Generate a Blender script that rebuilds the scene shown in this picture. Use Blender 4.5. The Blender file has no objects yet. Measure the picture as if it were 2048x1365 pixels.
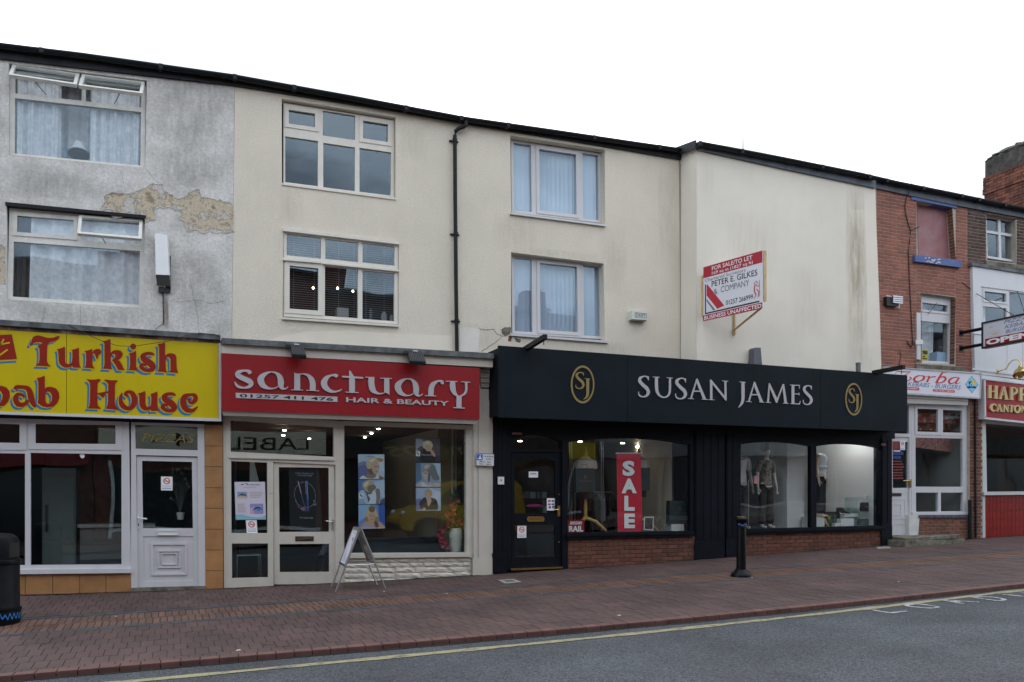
import bpy, bmesh, math, random
from mathutils import Vector as V, Matrix
from mathutils.geometry import tessellate_polygon, delaunay_2d_cdt
random.seed(11)
SC = bpy.context.scene
COL = SC.collection

# ---------------------------------------------------------------- camera, sky, sun, exposure
# The street runs along +x (uphill to the right), the terrace faces -y, z is up.
TH = math.radians(21.797); CT, ST = math.cos(TH), math.sin(TH)
FPX, HORIZ, CXP, CAMD, EYE = 1710.0, 985.0, 1024.0, 14.0, 1.55
cam = bpy.data.cameras.new('camera'); cam.lens = FPX/2048*36; cam.sensor_width = 36
cam.shift_y = (HORIZ-682.5)/2048; cam.clip_start = .1; cam.clip_end = 500
co = bpy.data.objects.new('camera', cam); COL.objects.link(co)
co.location = (0, -CAMD, EYE); co.rotation_euler = (math.radians(90), 0, -TH)
SC.camera = co

SUN_EL, SUN_ROT = math.radians(50), math.radians(25)
wd = bpy.data.worlds.new('World'); SC.world = wd; wd.use_nodes = True
nt = wd.node_tree; N = nt.nodes; L = nt.links
bg = N['Background']; bg.inputs['Strength'].default_value = .14
sky = N.new('ShaderNodeTexSky'); sky.sky_type = 'NISHITA'; sky.sun_disc = False
sky.sun_elevation = SUN_EL; sky.sun_rotation = SUN_ROT; sky.dust_density = 4; sky.air_density = 1.2
tc = N.new('ShaderNodeTexCoord'); cn = N.new('ShaderNodeTexNoise'); cn.inputs['Scale'].default_value = 3.0
cn.inputs['Detail'].default_value = 6; cn.inputs['Roughness'].default_value = .55
mp = N.new('ShaderNodeMapping'); mp.inputs['Scale'].default_value = (1, 1, 2.2)
L.new(tc.outputs['Generated'], mp.inputs['Vector']); L.new(mp.outputs['Vector'], cn.inputs['Vector'])
cr = N.new('ShaderNodeValToRGB'); cr.color_ramp.elements[0].position = .43; cr.color_ramp.elements[1].position = .7
cr.color_ramp.elements[0].color = (4.1, 4.6, 5.1, 1); cr.color_ramp.elements[1].color = (13.2, 13.6, 14.2, 1)
ce = cr.color_ramp.elements.new(.53); ce.color = (9.2, 9.9, 10.9, 1)
L.new(cn.outputs['Fac'], cr.inputs['Fac'])
mx = N.new('ShaderNodeMix'); mx.data_type = 'RGBA'; mx.inputs['Factor'].default_value = .86
L.new(sky.outputs['Color'], mx.inputs[6]); L.new(cr.outputs['Color'], mx.inputs[7])
L.new(mx.outputs[2], bg.inputs['Color'])

sd = bpy.data.lights.new('sun', 'SUN'); sd.energy = .55; sd.angle = math.radians(25); sd.color = (1, .96, .9)
so = bpy.data.objects.new('sun', sd); COL.objects.link(so)
so.location = (0, 10, 40)
d = V((math.sin(SUN_ROT)*math.cos(SUN_EL), math.cos(SUN_ROT)*math.cos(SUN_EL), math.sin(SUN_EL)))
so.rotation_euler = d.to_track_quat('Z', 'Y').to_euler()
SC.view_settings.view_transform = 'Standard'; SC.view_settings.look = 'None'
SC.view_settings.exposure = 0.68; SC.view_settings.gamma = 1.0
SC.view_settings.use_curve_mapping = False
SC.render.engine = 'CYCLES'
SC.cycles.max_bounces = 8; SC.cycles.transparent_max_bounces = 16; SC.cycles.use_denoising = True

# ---------------------------------------------------------------- survey: from the photo to points on known planes
def at(px, py, y=0.0):
    a = (px-CXP)/FPX; b = (HORIZ-py)/FPX; t = (CAMD+y)/(CT-a*ST)
    return V((t*(a*CT+ST), y, EYE+t*b))
def atx(px, py, x):                      # same on a plane x = const
    a = (px-CXP)/FPX; b = (HORIZ-py)/FPX; t = x/(a*CT+ST)
    return V((x, -CAMD+t*(CT-a*ST), EYE+t*b))
def zl(x): return .0251*x+.0936
def zg(x, y):                            # height of the footway
    xc = min(max(x, -5), 20)
    cub = -.000108168*xc**3+.00362736*xc**2-.00371273*xc+.1038559+(x-xc)*.0251
    k = min(max((y+3)/2.55, 0), 1)
    yy = max(y, -30)
    return zl(x)+(cub-zl(x))*k+.02*(max(min(yy, 3), -9)+.45)
def yk(x): return -5.75+.4*(1-math.exp(-((x-5.5)/7)**2))   # kerb line
def gat(px, py, dz=0.0):                 # on the ground
    a = (px-CXP)/FPX; b = (HORIZ-py)/FPX; d = V((a*CT+ST, -a*ST+CT, b)); lo, hi = 1., 60.
    for _ in range(50):
        m = (lo+hi)/2; p = V((0, -CAMD, EYE))+d*m
        if p.z > zg(p.x, p.y)+dz: lo = m
        else: hi = m
    return p

# ---------------------------------------------------------------- mesh helpers
class MB:
    def __init__(s): s.v = []; s.f = []; s.m = []
    def add(s, vs, fs, m=0):
        k = len(s.v); s.v += [V(p) for p in vs]
        for f in fs: s.f.append([i+k for i in f]); s.m.append(m)
    def box(s, x0, x1, y0, y1, z0, z1, m=0):
        s.add([(x0,y0,z0),(x1,y0,z0),(x1,y1,z0),(x0,y1,z0),(x0,y0,z1),(x1,y0,z1),(x1,y1,z1),(x0,y1,z1)],
              [(0,3,2,1),(4,5,6,7),(0,1,5,4),(1,2,6,5),(2,3,7,6),(3,0,4,7)], m)
    def hexa(s, p, m=0):                 # eight corners: four below, four above
        s.add(p, [(0,3,2,1),(4,5,6,7),(0,1,5,4),(1,2,6,5),(2,3,7,6),(3,0,4,7)], m)
    def poly(s, pts, off, m=0, back=True):     # any outline of 3D points, extruded by off (a vector)
        n = len(pts); P = [V(p) for p in pts]; Q = [p+V(off) for p in P]
        tris = tessellate_polygon([P])
        s.add(P+Q, [tuple(t) for t in tris]+([tuple(i+n for i in t) for t in tris] if back else [])+[(i, (i+1)%n, n+(i+1)%n, n+i) for i in range(n)], m)
    def sheet(s, pts, m=0):
        P = [V(p) for p in pts]
        s.add(P, [tuple(t) for t in tessellate_polygon([P])], m)
    def holed(s, outer, holes, off, m=0, rim=True):   # outline with holes, extruded
        loops = [[V(p) for p in outer]]+[[V(p) for p in h] for h in holes]
        flat = [p for l in loops for p in l]; n = len(flat); off = V(off)
        nrm = V((0, 0, 0)); o = loops[0]
        for i in range(len(o)): nrm += (o[i]-o[0]).cross(o[(i+1) % len(o)]-o[0])
        nrm.normalize(); ax = nrm.orthogonal().normalized(); ay = nrm.cross(ax)
        p2 = [V(((p-o[0]).dot(ax), (p-o[0]).dot(ay))) for p in flat]; ed = []; k = 0; L2 = []
        for l in loops: ed += [(k+i, k+(i+1) % len(l)) for i in range(len(l))]; L2.append(p2[k:k+len(l)]); k += len(l)
        def inside(q, pl):
            c = False
            for i in range(len(pl)):
                a, b = pl[i-1], pl[i]
                if (a.y > q.y) != (b.y > q.y) and q.x < (b.x-a.x)*(q.y-a.y)/(b.y-a.y)+a.x: c = not c
            return c
        rv, _, rf, ov, _, _ = delaunay_2d_cdt(p2, ed, [], 0, 1e-6); tris = []
        for f in rf:
            q = sum((rv[i] for i in f), V((0, 0)))/len(f)
            if inside(q, L2[0]) and not any(inside(q, h) for h in L2[1:]): tris.append(list(f))
        cap = [o[0]+ax*p.x+ay*p.y for p in rv]; nc = len(cap)
        s.add(cap+[p+off for p in cap], tris+[[i+nc for i in t] for t in tris], m)
        fs = []; k = 0
        for li, l in enumerate(loops):
            c = len(l)
            if li or rim:
                for i in range(c): fs.append((k+i, k+(i+1)%c, n+k+(i+1)%c, n+k+i))
            k += c
        s.add(flat+[p+off for p in flat], fs, m)
    def tube(s, pts, r, n=8, m=0, cap=True):
        P = [V(p) for p in pts]; R = r if isinstance(r, (list, tuple)) else [r]*len(P); rings = []
        for i, p in enumerate(P):
            t = ((P[min(i+1, len(P)-1)]-P[max(i-1, 0)])).normalized()
            u = t.cross(V((0, 0, 1)))
            if u.length < .05: u = t.cross(V((1, 0, 0)))
            u.normalize(); w = t.cross(u)
            rings.append([p+(u*math.cos(2*math.pi*k/n)+w*math.sin(2*math.pi*k/n))*R[i] for k in range(n)])
        fs = []
        for i in range(len(P)-1):
            for k in range(n): fs.append((i*n+k, i*n+(k+1)%n, (i+1)*n+(k+1)%n, (i+1)*n+k))
        if cap: fs += [tuple(range(n))[::-1], tuple(range((len(P)-1)*n, len(P)*n))]
        s.add([q for g in rings for q in g], fs, m)
    def lathe(s, prof, c, n=20, m=0, sx=1, sy=1):
        c = V(c); vs = []; fs = []
        for r, z in prof:
            for k in range(n): vs.append(c+V((r*sx*math.cos(2*math.pi*k/n), r*sy*math.sin(2*math.pi*k/n), z)))
        for i in range(len(prof)-1):
            for k in range(n): fs.append((i*n+k, i*n+(k+1)%n, (i+1)*n+(k+1)%n, (i+1)*n+k))
        fs += [tuple(range(n))[::-1], tuple(range((len(prof)-1)*n, len(prof)*n))]
        s.add(vs, fs, m)
    def ball(s, c, rx, ry=None, rz=None, n=10, m=0):
        ry = ry or rx; rz = rz or rx
        k = max(5, n//2+1)
        s.lathe([(max(.001, math.sin(math.pi*i/k)), -math.cos(math.pi*i/k)*rz) for i in range(k+1)], c, n, m, rx, ry)

def root_loc(p):
    while p is not None and p.parent is not None: p = p.parent
    return V(p['_loc']) if p is not None and '_loc' in p else V((0, 0, 0))
def obj(name, mb, mats, parent=None, smooth=False, label=None, cat=None, kind=None, group=None, data=None):
    o0 = root_loc(parent)
    me = bpy.data.meshes.new(name)
    me.from_pydata([tuple(p-o0) for p in mb.v], [], mb.f); me.validate(); me.update()
    mats = mats if isinstance(mats, (list, tuple)) else [mats]
    for m in mats: me.materials.append(m)
    if len(mats) > 1 and len(me.polygons) == len(mb.m): me.polygons.foreach_set('material_index', mb.m)
    if smooth:
        me.polygons.foreach_set('use_smooth', [True]*len(me.polygons)); me.set_sharp_from_angle(angle=math.radians(35))
    o = bpy.data.objects.new(name, me); COL.objects.link(o); o.parent = parent
    for k, val in (('label', label), ('category', cat), ('kind', kind), ('group', group)):
        if val: o[k] = val
    return o
def thing(name, label, cat, loc=(0, 0, 0), group=None):
    o = bpy.data.objects.new(name, None); COL.objects.link(o); o.location = loc; o['_loc'] = tuple(loc)
    o.empty_display_size = .2; o['label'] = label; o['category'] = cat
    if group: o['group'] = group
    return o
def inst(name, me, parent, loc, rot=(0, 0, 0), scale=(1, 1, 1)):   # one more piece sharing its mesh
    o = bpy.data.objects.new(name, me); COL.objects.link(o); o.parent = parent
    o.location = V(loc)-root_loc(parent); o.rotation_euler = rot; o.scale = scale
    return o
def mesh_of(mb, mat, name):
    me = bpy.data.meshes.new(name); me.from_pydata([tuple(p) for p in mb.v], [], mb.f); me.update(); me.materials.append(mat); return me

class Fr:                                # a flat four-cornered frame in space: u to the right, v down, n outwards
    def __init__(s, TL, TR, BR, BL):
        s.c = [V(TL), V(TR), V(BR), V(BL)]; s.n = (s.c[3]-s.c[0]).cross(s.c[1]-s.c[0]).normalized()
        s.W = ((s.c[1]-s.c[0]).length+(s.c[2]-s.c[3]).length)/2; s.H = ((s.c[3]-s.c[0]).length+(s.c[2]-s.c[1]).length)/2
        s.y = s.c[0].y
    @classmethod
    def px(k, q, y): return k(*[at(a, b, y) for a, b in q])
    def p(s, u, v, n=0):
        c = s.c; return (c[0]*(1-u)+c[1]*u)*(1-v)+(c[3]*(1-u)+c[2]*u)*v+s.n*n
    def inv(s, P):
        u = v = .5
        for _ in range(12):
            e = s.p(u, v)-P
            du = (s.p(u+.01, v)-s.p(u, v))/.01; dv = (s.p(u, v+.01)-s.p(u, v))/.01
            a, b, c2 = du.dot(du), du.dot(dv), dv.dot(dv); g, h = e.dot(du), e.dot(dv); D = a*c2-b*b
            u -= (c2*g-b*h)/D; v -= (a*h-b*g)/D
        return u, v
    def cell(s, x0, y0, x1, y1, y=None):     # photo corner pair (top left, bottom right) -> u0 v0 u1 v1
        yy = s.y if y is None else y
        a = s.inv(at(x0, y0, yy)); b = s.inv(at(x1, y1, yy)); return (a[0], a[1], b[0], b[1])
    def rect(s, mb, u0, v0, u1, v1, n0, n1, m=0):
        mb.hexa([s.p(u0,v1,n0), s.p(u1,v1,n0), s.p(u1,v1,n1), s.p(u0,v1,n1), s.p(u0,v0,n0), s.p(u1,v0,n0), s.p(u1,v0,n1), s.p(u0,v0,n1)], m)
    def quad(s, u0, v0, u1, v1, n=0): return [s.p(u0,v0,n), s.p(u1,v0,n), s.p(u1,v1,n), s.p(u0,v1,n)]
    def sub(s, u0, v0, u1, v1, n=0): return Fr(*s.quad(u0, v0, u1, v1, n))
    def poly(s, mb, uv, n0, n1, m=0): mb.poly([s.p(u, v, n1) for u, v in uv], s.n*(n0-n1), m)
    def ell(s, mb, u, v, ru, rv, n0, n1, m=0, k=16): s.poly(mb, [(u+ru*math.cos(2*math.pi*i/k), v+rv*math.sin(2*math.pi*i/k)) for i in range(k)], n0, n1, m)
    def ring(s, mb, u, v, ru, rv, t, n0, n1, m=0, k=24):
        o = [s.p(u+ru*math.cos(2*math.pi*i/k), v+rv*math.sin(2*math.pi*i/k), n1) for i in range(k)]
        h = [s.p(u+(ru-t/s.W)*math.cos(2*math.pi*i/k), v+(rv-t/s.H)*math.sin(2*math.pi*i/k), n1) for i in range(k)]
        mb.holed(o, [h], s.n*(n0-n1), m)
    def border(s, mb, t, n0, n1, m=0, u0=0, v0=0, u1=1, v1=1, tb=None):
        tu, tv = t/s.W, t/s.H; tb = tb/s.H if tb else tv
        mb.holed(s.quad(u0, v0, u1, v1, n1), [s.quad(u0+tu, v0+tv, u1-tu, v1-tb, n1)], s.n*(n0-n1), m)

# catmull-rom strokes with a width at each point, drawn in 2D and laid on a plane by a function
def spline(pts, k=6):
    if len(pts) < 3: return pts
    out = []
    for i in range(len(pts)-1):
        p0 = pts[max(i-1, 0)]; p1 = pts[i]; p2 = pts[i+1]; p3 = pts[min(i+2, len(pts)-1)]
        for j in range(k):
            t = j/k
            out.append(tuple(.5*((2*b)+(c-a)*t+(2*a-5*b+4*c-d_)*t*t+(3*b-a-3*c+d_)*t**3) for a, b, c, d_ in zip(p0, p1, p2, p3)))
    return out+[pts[-1]]
def stroke(mb, pts, lay, off, m=0, smooth=True):
    P = spline(pts) if smooth else list(pts)
    Ls, Rs = [], []
    for i, (x, y, w) in enumerate(P):
        a = P[max(i-1, 0)]; b = P[min(i+1, len(P)-1)]; dx, dy = b[0]-a[0], b[1]-a[1]; q = math.hypot(dx, dy) or 1
        w = max(w, 1e-4)
        Ls.append((x-dy/q*w/2, y+dx/q*w/2)); Rs.append((x+dy/q*w/2, y-dx/q*w/2))
    n = len(P); A = [lay(*p) for p in Ls+Rs]; off = V(off); B = [p+off for p in A]; K = 2*n
    fs = []
    for i in range(n-1):
        fs += [(i, i+1, n+i+1, n+i), (i, i+1, K+i+1, K+i), (n+i, n+i+1, K+n+i+1, K+n+i)]
    fs += [(0, n, K+n, K), (n-1, 2*n-1, K+2*n-1, K+n-1)]
    mb.add(A+B, fs, m)
def ln(x0, y0, x1, y1, w): return ('l', [(x0, y0, w), (x1, y1, w)])
def glyph(mb, parts, tr, y, depth, m=0):
    """parts: ('c', curve) ('l', straight) ('p', outline[, holes]); tr maps drawing units to photo px; front at plane y"""
    for i, g in enumerate(parts):
        yy = y-.0005*i
        if g[0] == 'p':
            P = [at(*tr(*q), yy) for q in g[1]]
            if len(g) > 2: mb.holed(P, [[at(*tr(*q), yy) for q in h] for h in g[2]], (0, depth, 0), m)
            else: mb.poly(P, (0, depth, 0), m)
        else: stroke(mb, g[1], lambda a, b: at(*tr(a, b), yy), (0, depth, 0), m, g[0] == 'c')

_fc = {}
def text_mesh(s, bold=0., shear=0., space=1.):
    key = (s, bold, shear, space)
    if key not in _fc:
        cu = bpy.data.curves.new('text', 'FONT'); cu.body = s; cu.offset = bold; cu.shear = shear; cu.space_character = space; cu.resolution_u = 3; cu.fill_mode = 'FRONT'
        ob = bpy.data.objects.new('text', cu); me = bpy.data.meshes.new_from_object(ob)
        vs = [(v.co.x, v.co.y) for v in me.vertices]; fs = [tuple(p.vertices) for p in me.polygons]
        bpy.data.objects.remove(ob); bpy.data.curves.remove(cu); bpy.data.meshes.remove(me)
        _fc[key] = (vs, fs)
    return _fc[key]
def put_text(mb, s, fr, u0, v0, u1, v1, n=.002, m=0, bold=0., shear=0., mirror=False, space=1., depth=0):
    vs, fs = text_mesh(s, bold, shear, space)
    if not vs: return
    x0 = min(p[0] for p in vs); x1 = max(p[0] for p in vs); y0 = min(p[1] for p in vs); y1 = max(p[1] for p in vs)
    def mp(p, nn):
        a = (p[0]-x0)/(x1-x0); a = 1-a if mirror else a
        return fr.p(u0+(u1-u0)*a, v1+(v0-v1)*(p[1]-y0)/(y1-y0), nn)
    mb.add([mp(p, n) for p in vs], fs, m)
    if depth:
        ed = {}
        for f in fs:
            for i in range(len(f)):
                e = (f[i], f[(i+1)%len(f)]); k = tuple(sorted(e)); ed[k] = ed.get(k, 0)+1
        for (a, b), c in ed.items():
            if c == 1: mb.add([mp(vs[a], n), mp(vs[b], n), mp(vs[b], n-depth), mp(vs[a], n-depth)], [(0, 1, 2, 3)], m)
def text_letters(parent, name, s, fr, u0, v0, u1, v1, mat, n=.002, bold=0., shear=0., space=1., depth=0):
    """one object per letter of a word laid in a rectangle of a frame"""
    vs, fs = text_mesh(s, bold, shear, space); X0 = min(p[0] for p in vs); X1 = max(p[0] for p in vs)
    Y0 = min(p[1] for p in vs); Y1 = max(p[1] for p in vs)
    for i, ch in enumerate(s):
        if ch == ' ': continue
        cv, _ = text_mesh(ch, bold, shear, space); pv, _ = text_mesh(s[:i+1], bold, shear, space)
        r = max(p[0] for p in pv); w = max(p[0] for p in cv)-min(p[0] for p in cv)
        yb = min(p[1] for p in cv); yt = max(p[1] for p in cv); mb = MB()
        U = lambda x: u0+(u1-u0)*(x-X0)/(X1-X0)
        W_ = lambda y: v1+(v0-v1)*(y-Y0)/(Y1-Y0)
        put_text(mb, ch, fr, U(r-w), W_(yt), U(r), W_(yb), n, 0, bold, shear, depth=depth)
        obj(name, mb, mat, parent)

# ---------------------------------------------------------------- materials
def sr(r, g, b): return tuple(((c/255)/12.92 if c/255 <= .04045 else ((c/255+.055)/1.055)**2.4) for c in (r, g, b))
def M(name, col, rough=.6, metal=0., var=0., vs=3., col2=None, bump=0., bs=60., rnd=0., streak=0., spec=.5, emit=0., ramp=None, bd=.01, coat=0., fine=0., fs=22.):
    mt = bpy.data.materials.new(name); mt.use_nodes = True; t = mt.node_tree; n = t.nodes; l = t.links; b = n['Principled BSDF']
    b.inputs['Roughness'].default_value = rough; b.inputs['Metallic'].default_value = metal; b.inputs['Specular IOR Level'].default_value = spec
    b.inputs['Coat Weight'].default_value = coat
    b.inputs['Base Color'].default_value = (*col, 1)
    geo = n.new('ShaderNodeNewGeometry'); out = None
    def noise(sc, det=5., ro=.6, scale=None):
        q = n.new('ShaderNodeTexNoise'); q.inputs['Scale'].default_value = sc; q.inputs['Detail'].default_value = det; q.inputs['Roughness'].default_value = ro
        if scale:
            mp = n.new('ShaderNodeMapping'); mp.inputs['Scale'].default_value = scale; l.new(geo.outputs['Position'], mp.inputs['Vector']); l.new(mp.outputs['Vector'], q.inputs['Vector'])
        else: l.new(geo.outputs['Position'], q.inputs['Vector'])
        return q
    def mixc(a, bcol, fac, mode='MIX'):
        q = n.new('ShaderNodeMix'); q.data_type = 'RGBA'; q.blend_type = mode
        for k, x in ((6, a), (7, bcol)):
            if isinstance(x, tuple): q.inputs[k].default_value = (*x, 1)
            else: l.new(x, q.inputs[k])
        if isinstance(fac, float): q.inputs['Factor'].default_value = fac
        else: l.new(fac, q.inputs['Factor'])
        return q.outputs[2]
    if ramp:
        q = noise(vs, 6., .65); r = n.new('ShaderNodeValToRGB'); e = r.color_ramp.elements
        for i, (p, c) in enumerate(ramp):
            el = e[i] if i < 2 else e.new(p)
            el.position = p; el.color = (*c, 1)
        l.new(q.outputs['Fac'], r.inputs['Fac']); out = r.outputs['Color']
    elif var:
        q = noise(vs); mr = n.new('ShaderNodeMapRange'); mr.inputs['From Min'].default_value = .32; mr.inputs['From Max'].default_value = .68
        l.new(q.outputs['Fac'], mr.inputs['Value'])
        out = mixc(tuple(c*(1-var) for c in col), tuple(min(1, c*(1+var)) for c in (col2 or col)), mr.outputs['Result'])
    if fine:
        q = noise(fs, 8., .75); mr = n.new('ShaderNodeMapRange'); mr.inputs['From Min'].default_value = .3; mr.inputs['From Max'].default_value = .62; mr.inputs['To Min'].default_value = 1-fine; mr.inputs['To Max'].default_value = 1+fine*.25
        l.new(q.outputs['Fac'], mr.inputs['Value']); out = mixc(out or col, mr.outputs['Result'], 1., 'MULTIPLY')
    if streak:
        q = noise(4., 5., .6, (1.6, 1.6, .22)); mr = n.new('ShaderNodeMapRange'); mr.inputs['From Min'].default_value = .5; mr.inputs['From Max'].default_value = .8
        mr.inputs['To Max'].default_value = streak; l.new(q.outputs['Fac'], mr.inputs['Value'])
        out = mixc(out or col, tuple(c*.35 for c in col), mr.outputs['Result'])
    if rnd:
        oi = n.new('ShaderNodeObjectInfo'); ad = n.new('ShaderNodeMath'); ad.operation = 'ADD'; fr_ = n.new('ShaderNodeMath'); fr_.operation = 'FRACT'
        l.new(oi.outputs['Random'], ad.inputs[0]); l.new(geo.outputs['Random Per Island'], ad.inputs[1]); l.new(ad.outputs[0], fr_.inputs[0])
        r = n.new('ShaderNodeValToRGB'); e = r.color_ramp.elements
        e[0].color = (1-rnd, 1-rnd, 1-rnd, 1); e[1].color = (1+rnd*.6, 1+rnd*.5, 1+rnd*.4, 1)
        l.new(fr_.outputs[0], r.inputs['Fac']); out = mixc(out or col, r.outputs['Color'], 1., 'MULTIPLY')
    if out is not None: l.new(out, b.inputs['Base Color'])
    if bump:
        q = noise(bs, 4., .7); bp = n.new('ShaderNodeBump'); bp.inputs['Strength'].default_value = bump; bp.inputs['Distance'].default_value = bd
        l.new(q.outputs['Fac'], bp.inputs['Height']); l.new(bp.outputs['Normal'], b.inputs['Normal'])
    if emit:
        b.inputs['Emission Color'].default_value = (*col, 1); b.inputs['Emission Strength'].default_value = emit
    return mt
def glass(name, tint=(.93, .96, .96), f0=.045, wav=0.):
    mt = bpy.data.materials.new(name); mt.use_nodes = True; t = mt.node_tree; n = t.nodes; l = t.links; n.remove(n['Principled BSDF'])
    tr = n.new('ShaderNodeBsdfTransparent'); tr.inputs['Color'].default_value = (*tint, 1)
    gl = n.new('ShaderNodeBsdfGlossy'); gl.inputs['Roughness'].default_value = .0; gl.inputs['Color'].default_value = (.74, .89, 1., 1)
    lw = n.new('ShaderNodeLayerWeight'); lw.inputs['Blend'].default_value = .5
    pw = n.new('ShaderNodeMath'); pw.operation = 'POWER'; pw.inputs[1].default_value = 5; l.new(lw.outputs['Facing'], pw.inputs[0])
    ma = n.new('ShaderNodeMath'); ma.operation = 'MULTIPLY_ADD'; ma.inputs[1].default_value = 1-f0; ma.inputs[2].default_value = f0; l.new(pw.outputs[0], ma.inputs[0])
    mixs = n.new('ShaderNodeMixShader'); l.new(ma.outputs[0], mixs.inputs['Fac']); l.new(tr.outputs[0], mixs.inputs[1]); l.new(gl.outputs[0], mixs.inputs[2])
    if wav:
        geo = n.new('ShaderNodeNewGeometry'); q = n.new('ShaderNodeTexNoise'); q.inputs['Scale'].default_value = 1.3; q.inputs['Detail'].default_value = 0; l.new(geo.outputs['Position'], q.inputs['Vector'])
        bp = n.new('ShaderNodeBump'); bp.inputs['Strength'].default_value = wav; bp.inputs['Distance'].default_value = .02; l.new(q.outputs['Fac'], bp.inputs['Height']); l.new(bp.outputs['Normal'], gl.inputs['Normal'])
    l.new(mixs.outputs[0], n['Material Output'].inputs['Surface'])
    return mt
def P(name, r, g, b, rough=.5, **k): return M(name, sr(r, g, b), rough, **k)   # paints and prints, given as sRGB

mGrey = M('grey_render', (.40, .40, .40), .95, ramp=[(.3, (.50, .49, .465)), (.48, (.655, .64, .61)), (.68, (.80, .785, .75))], vs=2.3, bump=.9, bs=70, bd=.012, streak=.15, fine=.32)
mOldRender = M('exposed_old_render', (.5, .42, .3), .9, ramp=[(.36, (.30, .24, .17)), (.41, (.55, .47, .35)), (.5, (.58, .50, .38)), (.53, (.30, .24, .18)), (.57, (.56, .54, .50))], vs=4.6, fine=.3, bump=.5, bs=30)
mCream = M('cream_roughcast', (.76, .70, .585), .95, var=.05, vs=1.1, bump=1., bs=55, bd=.014, streak=.06, fine=.10, fs=30)
mCreamSmooth = M('cream_smooth_render', (.77, .71, .60), .9, var=.05, vs=1.3, bump=.35, bs=90, streak=.05)
mPatch = M('pale_repair', (.74, .71, .65), .9, var=.05, vs=4, bump=.2, bs=40)
mCreamPaint = M('cream_gloss_paint', (.55, .52, .455), .45, var=.05, vs=5, streak=.12, bump=.1, bs=30)
mWhiteWood = M('old_white_wood', (.70, .69, .64), .5, var=.08, vs=8, streak=.25)
mUpvc = M('white_plastic_frame', (.58, .58, .60), .35, var=.03, vs=4, streak=.12)
mCreamFrame = M('cream_window_frame', (.70, .67, .60), .45, var=.05, vs=6, streak=.1)
mNavy = M('navy_black_paint', (.0045, .0065, .011), .55, var=.3, vs=5, spec=.14)
mBlackGutter = M('black_gutter', (.008, .009, .011), .5, var=.3, vs=6, spec=.25)
mSoffit = M('dark_fascia_board', (.018, .020, .025), .65, var=.4, vs=5, spec=.3)
mGreyBoard = M('blue_grey_fascia_board', (.09, .105, .13), .6, var=.3, vs=5)
mRoof = M('roof_slate', (.06, .062, .07), .8, var=.3, vs=3)
mLead = M('lead_flashing', (.10, .11, .115), .7, var=.5, vs=6, bump=.3, bs=25)
mRust = M('rusty_strip', (.10, .06, .045), .8, ramp=[(.4, (.05, .035, .03)), (.55, (.16, .09, .065)), (.66, (.34, .28, .25))], vs=4)
mMortar = M('mortar', (.40, .36, .31), .95, var=.15, vs=9, bump=.3, bs=80)
mMortarDark = M('dark_mortar', (.10, .085, .075), .95, var=.2, vs=9, bump=.3, bs=80)
mBrick = M('red_brick', (.285, .105, .072), .85, var=.16, vs=3, rnd=.2, streak=.35, bump=.4, bs=90)
mBrickDark = M('sooty_brick', (.085, .05, .04), .9, var=.4, vs=10, rnd=.45, bump=.4, bs=90)
mBrickOld = M('brown_red_brick', (.17, .07, .045), .85, var=.2, vs=10, rnd=.38, bump=.4, bs=90)
mPaver = M('brown_red_paver', (.082, .047, .043), .8, var=.3, vs=1.1, col2=(.086, .049, .044), rnd=.16, fine=.22, fs=40, bump=.35, bs=80)
mPaverOrange = M('orange_paver', (.122, .064, .046), .8, var=.25, vs=2.2, rnd=.25, bump=.35, bs=80)
mPaverBlue = M('blue_grey_paver', (.045, .052, .062), .75, var=.3, vs=4, rnd=.15)
mKerb = M('red_kerb_brick', (.13, .06, .052), .8, var=.2, vs=5, rnd=.15, bump=.3, bs=60)
mJoint = M('paving_joint_sand', (.045, .038, .035), .95, var=.4, vs=6)
mAsph = bpy.data.materials.new('asphalt')
mYellow = M('worn_yellow_paint', (.42, .34, .13), .8, ramp=[(.36, (.10, .10, .09)), (.47, (.26, .235, .13)), (.7, (.34, .30, .17))], vs=9)
mRoadWhite = M('worn_white_paint', (.5, .5, .5), .8, ramp=[(.38, (.09, .095, .10)), (.5, (.34, .34, .35)), (.75, (.55, .55, .55))], vs=16)
mTile = M('orange_terracotta_tile', (.36, .18, .07), .5, var=.14, vs=5, col2=(.38, .19, .075), rnd=.08, bump=.1, bs=30)
mGrout = M('grout', (.13, .10, .075), .9)
mRedTile = M('glazed_red_tile', (.22, .008, .006), .25, var=.1, vs=9, rnd=.12)
mStone = M('painted_rough_stone', (.62, .58, .50), .8, var=.12, vs=7, bump=.8, bs=14, bd=.03)
mConcrete = M('weathered_concrete', (.16, .145, .115), .95, ramp=[(.35, (.07, .065, .05)), (.55, (.17, .155, .12)), (.72, (.26, .24, .2))], vs=7, bump=.6, bs=30)
mBlack = M('black_plastic', (.012, .012, .013), .45, var=.3, vs=8)
mBlackIron = M('black_iron_paint', (.004, .004, .005), .36, var=.4, vs=6, spec=.18)
mSteel = M('brushed_aluminium', (.55, .56, .58), .3, metal=1., var=.1, vs=8)
mBrass = M('polished_brass', (.62, .44, .17), .22, metal=1., var=.15, vs=9)
mGold = M('gold_letter', sr(140, 122, 74), .4, var=.06, vs=8)
mGreyPlastic = M('grey_plastic_duct', (.10, .11, .13), .5, var=.2, vs=5)
mWhite = P('white_plastic', 214, 216, 218, .4, var=.03, vs=5)
mDirtyWhite = M('dirty_white_metal', (.62, .62, .60), .5, var=.08, vs=6, streak=.25)
mLens = P('grey_lamp_glass', 96, 98, 96, .25)
mGlass = glass('window_glass', f0=.055, wav=.2); mGlassUp = glass('upper_window_glass', (.95, .97, .98), .06, wav=.12)
mGlassLit = glass('shop_glass', (.95, .97, .97), .04, wav=.3)
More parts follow.
